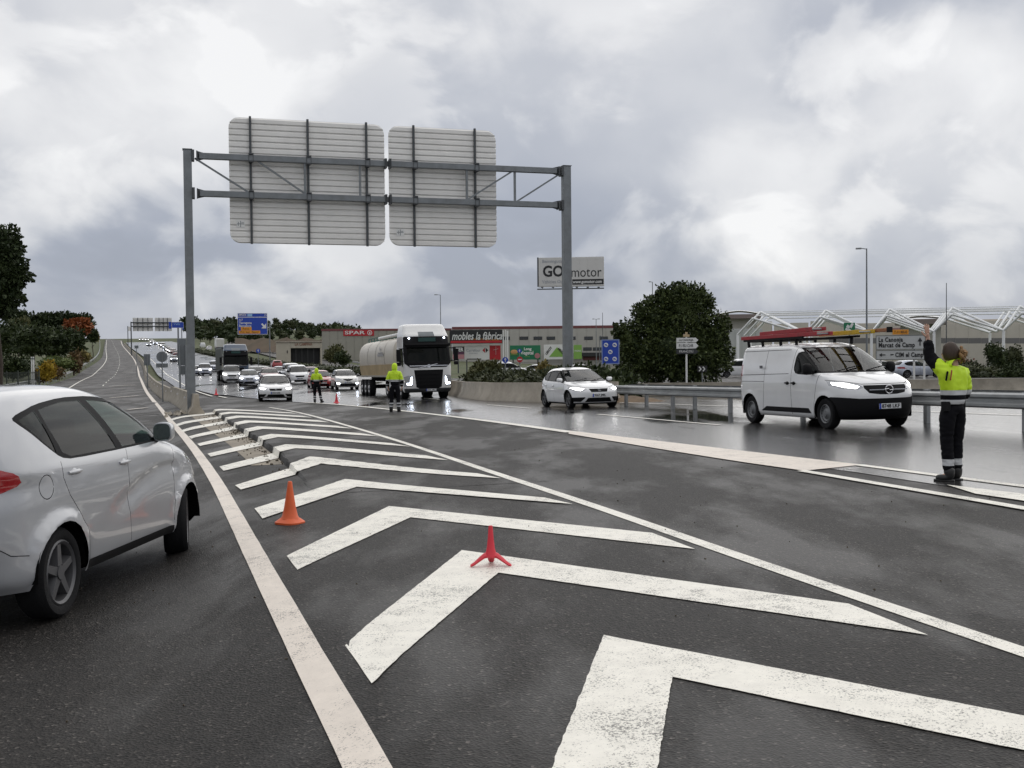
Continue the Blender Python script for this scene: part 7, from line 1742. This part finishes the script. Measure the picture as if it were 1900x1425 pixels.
        mb.loft(rings, True, True); mb.v = [tuple(Mh @ Vector(p)) for p in mb.v]; obj('hair', mb.mesh('hair', M_hair, True), o)
        mb = MB(); rnd = random.Random(3)
        for k in range(46):
            dx, dy, dz = (rnd.gauss(0, 0.5), rnd.gauss(0, 0.5), rnd.gauss(0, 0.6)); c = Vector((0, -0.125, -0.005)) + Vector((dx * 0.045, dy * 0.035, dz * 0.05)); e_ = c + Vector((rnd.uniform(-.05, .05), rnd.uniform(-.05, .01), -rnd.uniform(0.02, 0.09))); mb.tube([c, c.lerp(e_, 0.5) + Vector((rnd.uniform(-.02, .02), -0.015, 0.01)), e_], [0.022, 0.018, 0.006], 6)
        mb.v = [tuple(Mh @ Vector(p)) for p in mb.v]; obj('ponytail', mb.mesh('ponytail', M_hairb, True), o)
    for nm, c, sz, rot, m_ in P.get('extras', []):
        mb = MB(); mb.box(c, sz, rot); mb.build(nm, m_, o, bevel=0.008)
    return o
STAND = dict(pelvis=(0, 0, 0.93), waist=(0, 0, 1.07), chest=(0, 0, 1.30), neck=(0, -0.005, 1.46), skull=(0, 0.0, 1.54), head=(0, 0.015, 1.625), hipl=(-0.095, 0, 0.90), hipr=(0.095, 0, 0.90), kneel=(-0.115, 0.02, 0.49), kneer=(0.115, 0.02, 0.49), anklel=(-0.135, -0.01, 0.10), ankler=(0.135, -0.01, 0.10), toel=(-0.16, 0.13, 0.04), toer=(0.16, 0.13, 0.04),
    shl=(-0.175, 0, 1.40), shr=(0.175, 0, 1.40), ell=(-0.25, -0.02, 1.12), elr=(0.25, -0.02, 1.12), wrl=(-0.25, 0.10, 0.91), wrr=(0.25, 0.10, 0.91), palml=(-0.245, 0.13, 0.84), palmr=(0.245, 0.13, 0.84), pnl=(1, 0, 0), pnr=(-1, 0, 0), thumbl=-1, thumbr=1, bands=[(0.19, 0.235), (0.285, 0.335)])
def jrule(c):
    if c.z > 1.155: return 0 if not (1.185 < c.z < 1.215 and abs(c.x) > 0.2) else 0
    if 1.085 < c.z < 1.12 and abs(c.x) < 0.205: return 2
    if abs(c.x) > 0.205 and 0.965 < c.z < 1.0: return 2
    if 1.13 < c.z: return 2
    return 1
JC = [((0, 0, z), (0, 0, 1)) for z in (0.965, 1.0, 1.085, 1.12, 1.13, 1.155)]
p = at(733, 764.5); mid = person('officer seen from behind in a hooded yellow jacket in front of the tanker lorry', p, R(3), 1.0, dict(STAND, hood=1, jcuts=JC, jrule=jrule)); mid.scale = (1.03,) * 3
p = at(588, 747); fr_ = dict(STAND, hood=1, jcuts=JC, jrule=jrule, hipl=(-0.095, 0, 0.90), anklel=(-0.10, -0.02, 0.10), toel=(-0.13, 0.12, 0.04), kneer=(0.15, 0.03, 0.49), ankler=(0.235, 0.0, 0.10), toer=(0.30, 0.12, 0.04), wrl=(-0.19, 0.20, 1.02), palml=(-0.15, 0.26, 1.0), wrr=(0.19, 0.20, 1.02), palmr=(0.15, 0.26, 1.0), ell=(-0.26, 0.02, 1.13), elr=(0.26, 0.02, 1.13))
farp = person('hooded officer in yellow striding by the red cone beside the queue', p, R(-6), 1.0, fr_)
# officer with the raised hand
def jrule3(c):
    if c.z > 1.42 and c.x < -0.135 and c.y > 0.05: return 1
    if c.z > 1.15 and not (c.x < -0.2 and c.y > 0.10): return 0
    if 1.09 < c.z < 1.15: return 2
    if 0.975 < c.z < 1.03: return 2
    return 1
JC3 = [((0, 0, z), (0, 0, 1)) for z in (0.975, 1.03, 1.09, 1.15, 1.42)] + [((0, 0.05, 0), (0, 1, 0)), ((-0.135, 0, 0), (1, 0, 0))]
p = at(1768, 893)
off = person('officer with blond ponytail raising one bare hand in front of the guard rail', p, R(27), 0.95, dict(STAND, jcuts=JC3, jrule=jrule3, turn=R(38), head=(-0.02, 0.03, 1.62), bands=[(0.205, 0.285)],
    shl=(-0.17, 0.02, 1.41), ell=(-0.205, 0.19, 1.56), wrl=(-0.195, 0.22, 1.80), palml=(-0.20, 0.225, 1.875), pnl=(-0.1, 1, 0), fanl=0.22, curll=0.10, thumbl=-1,
    shr=(0.17, 0, 1.39), elr=(0.23, -0.01, 1.13), wrr=(0.22, 0.14, 0.95), palmr=(0.26, 0.17, 0.90), pnr=(0.0, -1, 0.2), curlr=0.2, fanr=0.12,
    anklel=(-0.085, -0.02, 0.10), toel=(-0.16, 0.10, 0.04), ankler=(0.105, 0.03, 0.10), toer=(0.10, 0.18, 0.04), kneel=(-0.09, 0.02, 0.49), kneer=(0.10, 0.03, 0.49),
    extras=[('radio', (0.18, 0.03, 0.93), (0.07, 0.09, 0.16), (0, 0, 0), M_plast), ('belt_pouch', (-0.16, -0.03, 0.95), (0.09, 0.08, 0.12), (0, 0, 0), M_plast), ('sleeve_badge', (-0.205, -0.085, 1.33), (0.085, 0.016, 0.12), (0.15, 0.1, 0.6), M_navy), ('sleeve_flag', (-0.165, -0.115, 1.34), (0.03, 0.014, 0.13), (0.1, 0.1, 0.5), mat('badge_orange', (0.40, 0.08, 0.03)))]))

# ================================================================== TRAFFIC CONES
M_cone = mat('cone_orange', (0.72, 0.12, 0.03), 0.5, var=0.08, vscale=8, dirt=0.25, dirtcol=(0.3, 0.06, 0.03)); M_cred = mat('cone_red', (0.62, 0.03, 0.05), 0.5, var=0.06, vscale=8)
def cone(label, px, py, h, m_, tilt=0.0, group=None):
    p = at(px, py, g=G2); o = thing('traffic_cone', label, 'traffic cone', p, 0.3, group); k = h / 0.42
    mb = MB(); mb.lathe([(0.001, 0.420 * k), (0.017 * k, 0.418 * k), (0.021 * k, 0.41 * k), (0.030 * k, 0.34 * k), (0.058 * k, 0.16 * k), (0.078 * k, 0.075 * k), (0.095 * k, 0.05 * k)], 24); mb.build('cone_body', m_, o, 50)
    mb = MB(); rings = []
    for rr, z in ((0.090, 0.055), (0.115, 0.035), (0.140, 0.018), (0.140, 0.0), (0.02, 0.0)):
        rings.append([Vector((rr * k * math.cos(a) * (1 + 0.06 * math.cos(4 * a)), rr * k * math.sin(a) * (1 + 0.06 * math.cos(4 * a)), z * k)) for a in [2 * math.pi * j / 32 for j in range(32)]])
    mb.loft(rings); mb.build('cone_base', m_, o, 50); o.rotation_euler = (0, tilt, 0.3); return o
cone('faded orange traffic cone standing on the chevrons, nearest the silver car', 538, 971, 0.425, M_cone, 0.015)
cone('small red cone at the right of the striding officer', 624.5, 748, 0.46, M_cred)
cone('tiny red cone left of the white hatchback at the head of the queue', 401, 733, 0.46, M_cred)
p = at(911, 1052, g=G2); o = thing('tripod_cone', 'red three-legged traffic marker standing on a chevron in the foreground', 'traffic cone', p, 0)
mb = MB(); mb.lathe([(0.001, 0.315), (0.013, 0.314), (0.016, 0.305), (0.022, 0.22), (0.031, 0.14), (0.043, 0.10), (0.05, 0.08), (0.03, 0.07)], 20); mb.build('stem', M_cred, o, 50)
for a in (-0.12, -math.pi + 0.12, math.pi / 2):
    c, s = math.cos(a), math.sin(a); rings = []
    for d, z, w, h in ((0.0, 0.095, 0.034, 0.03), (0.05, 0.085, 0.034, 0.028), (0.085, 0.06, 0.030, 0.024), (0.125, 0.028, 0.024, 0.018), (0.155, 0.013, 0.020, 0.012)):
        rings.append([Vector((d * c - u * w * s, d * s + u * w * c, z + q * h * 0.8)) for u, q in ((-0.7, -0.7), (0.7, -0.7), (1, 0.1), (0.5, 0.9), (-0.5, 0.9), (-1, 0.1))])
    mb = MB(); mb.loft(rings, True, True); mb.build('leg', M_cred, o, 50)
# ================================================================== PLANTS
def leafmat(name, c0, c1, rough=0.6):
    m = bpy.data.materials.new(name); m.use_nodes = True; MATS[name] = m; nt = m.node_tree; N = nt.nodes; L = nt.links; b = N['Principled BSDF']
    ge = N.new('ShaderNodeNewGeometry'); mx = N.new('ShaderNodeMix'); mx.data_type = 'RGBA'; L.new(ge.outputs['Random Per Island'], mx.inputs['Factor'])
    mx.inputs[6].default_value = (*c0, 1); mx.inputs[7].default_value = (*c1, 1); L.new(mx.outputs[2], b.inputs['Base Color']); b.inputs['Roughness'].default_value = rough
    b.inputs['Specular IOR Level'].default_value = 0.25; return m
L_pine = leafmat('pine_needles', (0.018, 0.029, 0.011), (0.044, 0.062, 0.022)); L_dark = leafmat('dark_leaves', (0.016, 0.027, 0.009), (0.048, 0.066, 0.020)); L_tree = leafmat('tree_leaves', (0.014, 0.026, 0.008), (0.078, 0.100, 0.028)); L_hedge = leafmat('hedge_leaves', (0.022, 0.030, 0.012), (0.060, 0.068, 0.026)); L_orange = leafmat('autumn_leaves', (0.16, 0.045, 0.015), (0.30, 0.095, 0.03)); L_yellow = leafmat('yellow_leaves', (0.22, 0.14, 0.015), (0.40, 0.28, 0.03)); L_brown = leafmat('brown_leaves', (0.075, 0.050, 0.022), (0.15, 0.095, 0.04)); L_olive = leafmat('olive_leaves', (0.06, 0.065, 0.025), (0.12, 0.12, 0.05)); L_dry = leafmat('dry_yellow_leaves', (0.12, 0.10, 0.035), (0.24, 0.19, 0.06)); L_field = leafmat('meadow_blades', (0.05, 0.075, 0.018), (0.11, 0.13, 0.035))
M_bark = mat('bark', (0.055, 0.042, 0.033), 0.9, var=0.3, vscale=6, bump=0.5)
def crown_mesh(name, lobes, n, leaf, m, seed, aspect=2.0, core=0.72, zsq=1.0):
    """many small leaves through the lobes of a crown; the lobes are (centre, radii)"""
    rg = np.random.default_rng(seed); vol = np.array([l[1][0] * l[1][1] * l[1][2] for l in lobes]) ** 0.75; pr_ = vol / vol.sum()
    idx = rg.choice(len(lobes), n, p=pr_); C = np.array([l[0] for l in lobes])[idx]; Rr = np.array([l[1] for l in lobes])[idx]
    d = rg.normal(size=(n, 3)); d /= np.linalg.norm(d, axis=1)[:, None]
    rad = 0.62 + 0.46 * rg.random(n) ** 0.8
    lump = 1 + 0.19 * np.sin(d[:, 0] * 5 + idx * 1.7) * np.sin(d[:, 1] * 6 + idx) + 0.14 * np.sin(d[:, 2] * 7 + d[:, 0] * 4)
    pos = C + d * Rr * (rad * lump)[:, None]
    # short sprays that point outward
    t = d + rg.normal(size=(n, 3)) * 0.55; t /= np.linalg.norm(t, axis=1)[:, None]
    u = np.cross(t, rg.normal(size=(n, 3))); u /= np.linalg.norm(u, axis=1)[:, None]
    s = leaf * (0.4 + 1.2 * rg.random(n) ** 1.5)[:, None]; a = pos - u * s * 0.5; b = pos + u * s * 0.5; c = pos + t * s * aspect * 0.6 + u * s * 0.22; e = pos + t * s * aspect * 0.6 - u * s * 0.22
    V = np.stack([a, b, c, e], 1).reshape(-1, 3); F = np.arange(4 * n).reshape(-1, 4)
    me = bpy.data.meshes.new(name); mbc = MB()
    for (c0, r0) in lobes: mbc.sph(c0, tuple(x * core for x in r0), 9, 6)
    Vc = np.array(mbc.v) if mbc.v else np.zeros((0, 3)); o_ = len(V)
    faces = [tuple(f) for f in F.tolist()] + ([tuple(i + o_ for i in f) for f in mbc.f] if core > 0 else [])
    me.from_pydata(np.concatenate([V, Vc]).tolist() if core > 0 else V.tolist(), [], faces); me.materials.append(m); return me
def trunk_mesh(h, r, seed, limbs=5, spread=1.5):
    rd = random.Random(seed); mb = MB(); top = Vector((rd.uniform(-.2, .2) * h * 0.15, rd.uniform(-.2, .2) * h * 0.15, h)); mb.tube([(0, 0, -0.4), (0.02 * h, 0, h * 0.3), (top.x * 0.6, top.y * 0.6, h * 0.65), tuple(top)], [r * 1.25, r, r * 0.75, r * 0.4], 9)
    for k in range(limbs):
        a = 2 * math.pi * k / limbs + rd.random(); z = h * rd.uniform(0.45, 0.9); b = Vector((top.x * z / h * 0.8, top.y * z / h * 0.8, z)); e_ = b + Vector((math.cos(a) * spread, math.sin(a) * spread, spread * rd.uniform(0.4, 0.9))); mb.tube([b, b.lerp(e_, 0.5) + Vector((0, 0, 0.1 * spread)), e_], [r * 0.45, r * 0.3, r * 0.12], 6)
    return mb.mesh('trunk', M_bark, 60)
def ground_t(x, y): return Vector((x, y, T(x, y)))
def tree_px(name, label, px, depth, ptop, pbot, wpx, lobes, n, leaf, m, seed, trunk=True, cat='tree', group=None, core=0.72, aspect=2.0, gz=None):
    """lobes in unit coordinates: x -1..1 over the width, z 0..1 from crown bottom to top"""
    p = along(px, 660, depth); z0 = T(p.x, p.y) if gz is None else gz; top = along(px, ptop, depth).z; bot = along(px, pbot, depth).z; hw = wpx / 2 / FPX * depth; H = top - bot
    o = thing(name, label, cat, (p.x, p.y, z0), 0, group); mx = max(hw, 0.1)
    lb = [((c[0] * hw, c[1] * hw, bot - z0 + c[2] * H), (r_[0] * hw, r_[1] * hw, r_[2] * H)) for c, r_ in lobes]
    obj('crown' if trunk else 'foliage', crown_mesh('crown', lb, n, leaf, m, seed, aspect, core), o)
    if trunk: obj('trunk', trunk_mesh(max(0.6, bot - z0 + 0.45 * H), 0.02 * H + 0.05, seed, 5, hw * 0.5), o)
    return o
# big round tree beside the white van
tree_px('big_tree', 'big dense dark evergreen tree behind the white arrow boards', 1247, 82, 529, 705, 218, [((0.16, 0, 0.71), (0.48, 0.5, 0.25)), ((0.64, 0.1, 0.42), (0.33, 0.45, 0.28)), ((-0.26, 0, 0.62), (0.36, 0.45, 0.22)), ((-0.74, 0, 0.40), (0.25, 0.4, 0.22)), ((0.0, -0.35, 0.30), (0.55, 0.5, 0.32)), ((0.40, -0.25, 0.22), (0.5, 0.5, 0.26)), ((-0.45, -0.1, 0.2), (0.45, 0.5, 0.24)), ((0.35, 0, 0.88), (0.26, 0.3, 0.11)), ((-0.02, 0, 0.86), (0.2, 0.3, 0.11)), ((-0.52, 0, 0.72), (0.16, 0.2, 0.10)), ((0.58, 0, 0.80), (0.13, 0.2, 0.08)), ((0.86, 0, 0.56), (0.13, 0.2, 0.10)), ((-0.88, 0, 0.52), (0.12, 0.2, 0.09)), ((0.93, 0, 0.22), (0.12, 0.2, 0.12)), ((-0.16, 0, 0.93), (0.10, 0.15, 0.07)), ((0.14, 0, 0.97), (0.12, 0.15, 0.06)), ((-0.36, 0, 0.83), (0.10, 0.15, 0.06))], 42000, 0.135, L_tree, 5, core=0.6)
# pine at the left edge
tree_px('left_pine', 'tall dark pine cut off by the left edge of the picture', -4, 70, 424, 582, 108, [((0.25, 0, 0.80), (0.62, 0.6, 0.20)), ((0.45, 0, 0.48), (0.60, 0.6, 0.20)), ((0.2, 0, 0.22), (0.62, 0.6, 0.2)), ((-0.4, 0, 0.5), (0.6, 0.7, 0.45)), ((0.1, 0, 0.04), (0.4, 0.4, 0.08))], 13000, 0.16, L_pine, 8)
# ---- left verge
def shrub(px, depth, ptop, pbot, w, m, n, leaf, seed, label, name='shrub', **k):
    rd = random.Random(seed); lb = [((rd.uniform(-0.6, 0.6), rd.uniform(-0.4, 0.4), rd.uniform(0.3, 0.7)), (rd.uniform(0.35, 0.5), rd.uniform(0.35, 0.5), rd.uniform(0.24, 0.36))) for _ in range(6)] + [((0, 0, 0.35), (0.8, 0.6, 0.38))]
    return tree_px(name, label, px, depth, ptop, pbot, w, lb, n, leaf, m, seed, trunk=False, cat='shrub', **k)
UMB = [((0, 0, 0.62), (0.95, 0.95, 0.36)), ((-0.45, 0.2, 0.5), (0.5, 0.5, 0.34)), ((0.45, -0.2, 0.5), (0.5, 0.5, 0.34)), ((0.1, 0.3, 0.3), (0.6, 0.6, 0.28))]
lab_p = ['umbrella pine farthest left in the row on the left hillside', 'broad umbrella pine left of the middle of the left hillside row', 'umbrella pine in the middle of the left hillside row', 'umbrella pine right of the middle of the left hillside row', 'umbrella pine directly above the orange autumn tree']
for i, (px, tp, w) in enumerate(((32, 577, 44), (62, 583, 56), (92, 581, 54), (118, 580, 50), (148, 584, 54))):
    tree_px('umbrella_pine', lab_p[i], px, 215, tp, tp + 34, w, UMB, 2600, 0.34, L_pine, 20 + i, group='umbrella pines on the left hillside')
tree_px('autumn_tree', 'orange autumn tree on the left hillside beside the ramp', 146, 180, 592, 621, 48, UMB, 2200, 0.30, L_orange, 31)
for i, (px, d, tp, bt, w, lab) in enumerate(((16, 160, 596, 655, 70, 'dark leafy tree low on the left hillside, nearest the tall pine'), (58, 150, 604, 655, 76, 'dark leafy tree left of the middle under the umbrella pines'), (100, 155, 608, 656, 72, 'dark leafy tree in the middle under the umbrella pines'), (136, 170, 612, 652, 46, 'dark leafy tree under the orange autumn tree'), (38, 190, 590, 628, 40, 'small olive-green tree among the umbrella pines'), (172, 260, 611, 632, 20, 'small dark tree where the left hillside meets the ramp'))):
    tree_px('leafy_tree', lab, px, d, tp, bt, w, UMB + [((0, 0, 0.2), (0.85, 0.8, 0.3))], 3000, 0.26, L_olive if i == 4 else L_dark, 40 + i, group='leafy trees on the left hillside')
shrub(88, 96, 671, 706, 30, L_yellow, 1500, 0.13, 51, 'bright yellow autumn bush on the left verge', 'yellow_bush'); shrub(75, 97, 682, 708, 26, L_brown, 900, 0.13, 52, 'brown dry bush beside the yellow bush', 'dry_bush')
shrub(139, 132, 650, 690, 34, L_brown, 1600, 0.16, 53, 'reddish brown bush beside the ramp guard rail', 'dry_bush'); shrub(158, 158, 648, 672, 22, L_dry, 900, 0.16, 54, 'pale yellowish bush at the top of the left guard rail', 'dry_bush'); shrub(102, 116, 676, 702, 40, L_brown, 1500, 0.14, 55, 'low dry brush on the bank behind the left guard rail', 'dry_bush')
shrub(22, 98, 655, 700, 70, L_dark, 4200, 0.15, 56, 'dark hedge mass behind the fence at the left edge', 'hedge_bush'); shrub(178, 330, 618, 634, 14, L_dry, 500, 0.3, 57, 'pale dry bush at the crest left of the ramp', 'dry_bush')
shrub(104, 130, 660, 688, 76, L_field, 2600, 0.15, 58, 'low green grassy mound between the hedge and the dry bushes', 'grass_mound', core=0.9)
# wire fence at the left edge
p0 = along(-10, 660, 84); p1 = along(72, 660, 90); o = thing('wire_fence', 'dark green bar fence at the left edge in front of the hedge', 'fence', (p0.x, p0.y, T(p0.x, p0.y)), math.atan2(p1.y - p0.y, p1.x - p0.x)); Lf = (p1 - p0).xy.length; zt = along(30, 690, 87).z - T(p0.x, p0.y); zb = along(30, 722, 87).z - T(p0.x, p0.y)
M_fence = mat('fence_green', (0.02, 0.028, 0.02), 0.6)
for k in range(5): mb = MB(); mb.box((Lf * k / 4, 0, (zt + zb) / 2), (0.08, 0.08, zt - zb + 0.2)); mb.build('fence_post', M_fence, o)
for z in (zt - 0.1, (zt + zb) / 2, zb + 0.1): mb = MB(); mb.box((Lf / 2, 0.0, z), (Lf, 0.03, 0.05)); mb.build('fence_rail', M_fence, o)
mb = MB()
for k in range(46): mb.box((Lf * (k + 0.5) / 46, -0.03, (zt + zb) / 2), (0.035, 0.02, zt - zb))
tag(mb.build('fence_bars', M_fence, o), kind='stuff')
for px in (58.5, 62): 
    q, L_ = frame_at(px, 95, name='marker_post', label='left one of two short white posts before the left hedge' if px < 60 else 'right one of two short white posts before the left hedge', cat='post'); x, z = L_(px, 662); mb = MB(); mb.cyl((x, 0, 0), (x, 0, z), 0.06, n=8); mb.build('post', M_wht, q); mb = MB(); mb.cyl((x, 0, z - 0.25), (x, 0, z - 0.1), 0.063, n=8); mb.build('band', M_grey, q)
# ---- median hedges and bushes at right
def hedge(label, pts, w, h, n, leaf, m, seed, g=G):
    rg = random.Random(seed); o0 = Vector((pts[0].x, pts[0].y, g(pts[0].x, pts[0].y))); o = thing('hedge', label, 'hedge', o0); q = resample(pts, max(4, int(sum((b - a).length for a, b in zip(pts, pts[1:])) / (w * 0.55)))); lb = []
    for p in q:
        hh = h * rg.uniform(0.8, 1.12); lb.append(((p.x - o0.x + rg.uniform(-.15, .15) * w, p.y - o0.y, g(p.x, p.y) - o0.z + hh * 0.48), (w * rg.uniform(0.5, 0.62), w * rg.uniform(0.5, 0.6), hh * 0.52)))
    obj('foliage', crown_mesh('foliage', lb, n, leaf, m, seed, 2.2, 0.85), o); return o
V2 = lambda a: Vector((a[0], a[1], 0))
hedge('dark green oleander hedge behind the wall right of the tanker lorry', [V2(p) for p in ((-2.1, 67), (0.1, 55.6), (1.6, 50.8), (3.0, 48.2))], 2.0, 1.25, 15000, 0.11, L_hedge, 61)
hedge('rounded end of the hedge right of the gantry post', [V2(p) for p in ((3.2, 46.6), (4.3, 45.6))], 1.9, 1.35, 5000, 0.11, L_dark, 62)
hedge('low dark median hedge along the far bend of the queue', [Vector((*at(*p).xy, 0)) for p in ((360, 652), (400, 661), (450, 671), (530, 681), (640, 692), (700, 698))], 2.0, 0.95, 14000, 0.16, L_hedge, 63)
shrub(905, 72, 668, 700, 70, L_olive, 2600, 0.13, 64, 'olive yellowish bush above the hedge right of the lorry cab', 'olive_bush'); shrub(1012, 66, 672, 704, 46, L_dry, 1700, 0.12, 65, 'dry yellowish bush behind the white hatchback roof', 'dry_bush')
shrub(622, 165, 640, 672, 46, L_olive, 1800, 0.2, 66, 'pale olive bush in front of the store wall', 'olive_bush'); shrub(636, 150, 652, 676, 30, L_dark, 1200, 0.18, 67, 'dark round bush before the store, left of the tanker lorry', 'dark_bush')
for i, (px, d, tp, bt, w, m_, lab) in enumerate(((1820, 88, 672, 712, 110, L_hedge, 'broad green bush at the right behind the officer with ponytail'), (1888, 86, 668, 712, 70, L_dark, 'dark bush at the right edge of the picture'), (1850, 110, 636, 690, 44, L_dark, 'small dark tree before the warehouse at the right edge'), (1880, 112, 642, 690, 50, L_hedge, 'green bush right of the small dark tree before the warehouse'), (1440, 100, 684, 705, 90, L_hedge, 'low green bush behind the wall left of the white van'), (1545, 108, 688, 708, 60, L_olive, 'low pale shrub hidden behind the white van roofline'))):
    shrub(px, d, tp, bt, w, m_, 2400, 0.13, 70 + i, lab)
shrub(1770, 130, 664, 690, 90, leafmat('red_brown_leaves', (0.12, 0.045, 0.03), (0.2, 0.08, 0.05)), 1800, 0.14, 79, 'low reddish bank of shrubs beside the officer with ponytail', 'red_bank')
# ---- pines on the wooded rise
base = []
for i in range(5):
    rd = random.Random(90 + i); lb = [((rd.uniform(-1.6, 1.6), rd.uniform(-1.6, 1.6), 4.2 + rd.uniform(-0.8, 1.8)), (rd.uniform(1.4, 2.2), rd.uniform(1.4, 2.2), rd.uniform(1.0, 1.6))) for _ in range(5)] + [((0, 0, 4.0), (2.4, 2.4, 1.9))]
    base.append((crown_mesh('crown', lb, 620, 0.62, (L_pine, L_dark, L_pine, L_hedge, L_dark)[i], 90 + i, 1.8, 0.86), trunk_mesh(4.2, 0.22, 90 + i, 3, 1.2)))
rd = random.Random(4); k = 0
cnt = {}; ORD = 'first second third fourth fifth sixth seventh eighth ninth tenth eleventh twelfth thirteenth fourteenth fifteenth sixteenth'.split()
WHERE = ['left of the blue direction sign', 'behind the blue direction sign', 'right of the blue direction sign', 'above the supermarket roof']
for row, (dep, tops, px0, px1, step) in enumerate(((640, 599, 352, 660, 13), (585, 606, 356, 650, 15), (530, 614, 360, 640, 16), (480, 622, 372, 630, 19), (430, 629, 430, 600, 24))):
    px = px0
    while px < px1:
        crest = tops + 9 * sstep(400, 660, px) - 6 * math.exp(-((px - 440) / 60) ** 2) + rd.uniform(-4, 5)
        if rd.random() < 0.12: crest -= 7
        p = along(px, 640, dep + rd.uniform(-20, 20)); top = along(px, crest, p.y).z; g_ = T(p.x, p.y); hh = min(14, max(4.5, top - g_)); s = hh / 6.3
        w = WHERE[0] if px < 440 else WHERE[1] if px < 497 else WHERE[2] if px < 600 else WHERE[3]
        band = ('topmost', 'upper', 'middle', 'lower', 'lowest')[row]
        cnt[(band, w)] = cnt.get((band, w), 0) + 1
        o = thing('pine_tree', 'dark pine, %s from left, %s row, wooded rise %s' % (ORD[cnt[(band, w)] - 1], band, w), 'tree', (p.x, p.y, g_ - (0.2 if hh < 14 else 0)), rd.random() * 6, 'pines on the wooded rise'); o.scale = (s * 0.95, s * 0.95, s)
        cm, tm = base[rd.randrange(5)]; obj('crown', cm, o); obj('trunk', tm, o); px += step * rd.uniform(0.75, 1.25); k += 1
# bare earth cut under the wooded rise
def earth():
    rows = []; m_ = mat('earth_cut', (0.085, 0.058, 0.034), 0.95, var=0.3, vscale=0.15, dirt=0.7, dirtcol=(0.06, 0.06, 0.03), bump=0.6, bscale=1.5)
    mb = MB()
    for j in range(6):
        r_ = []
        for i in range(41):
            px = 436 + 184 * i / 40; d = 330 - 60 * i / 40 + j * 4; py = 652 - 4.6 * j - 2 * math.sin(i * 0.7) * (j / 5) - (2 if i % 7 == 0 else 0) + 5 * (i / 40) * (1 - j / 5) ; p = along(px, py, d); r_.append(p)
        rows.append(r_)
    mb.loft(rows, False); o = mb.build('earth_bank', m_, None, True); struct(o)
earth()
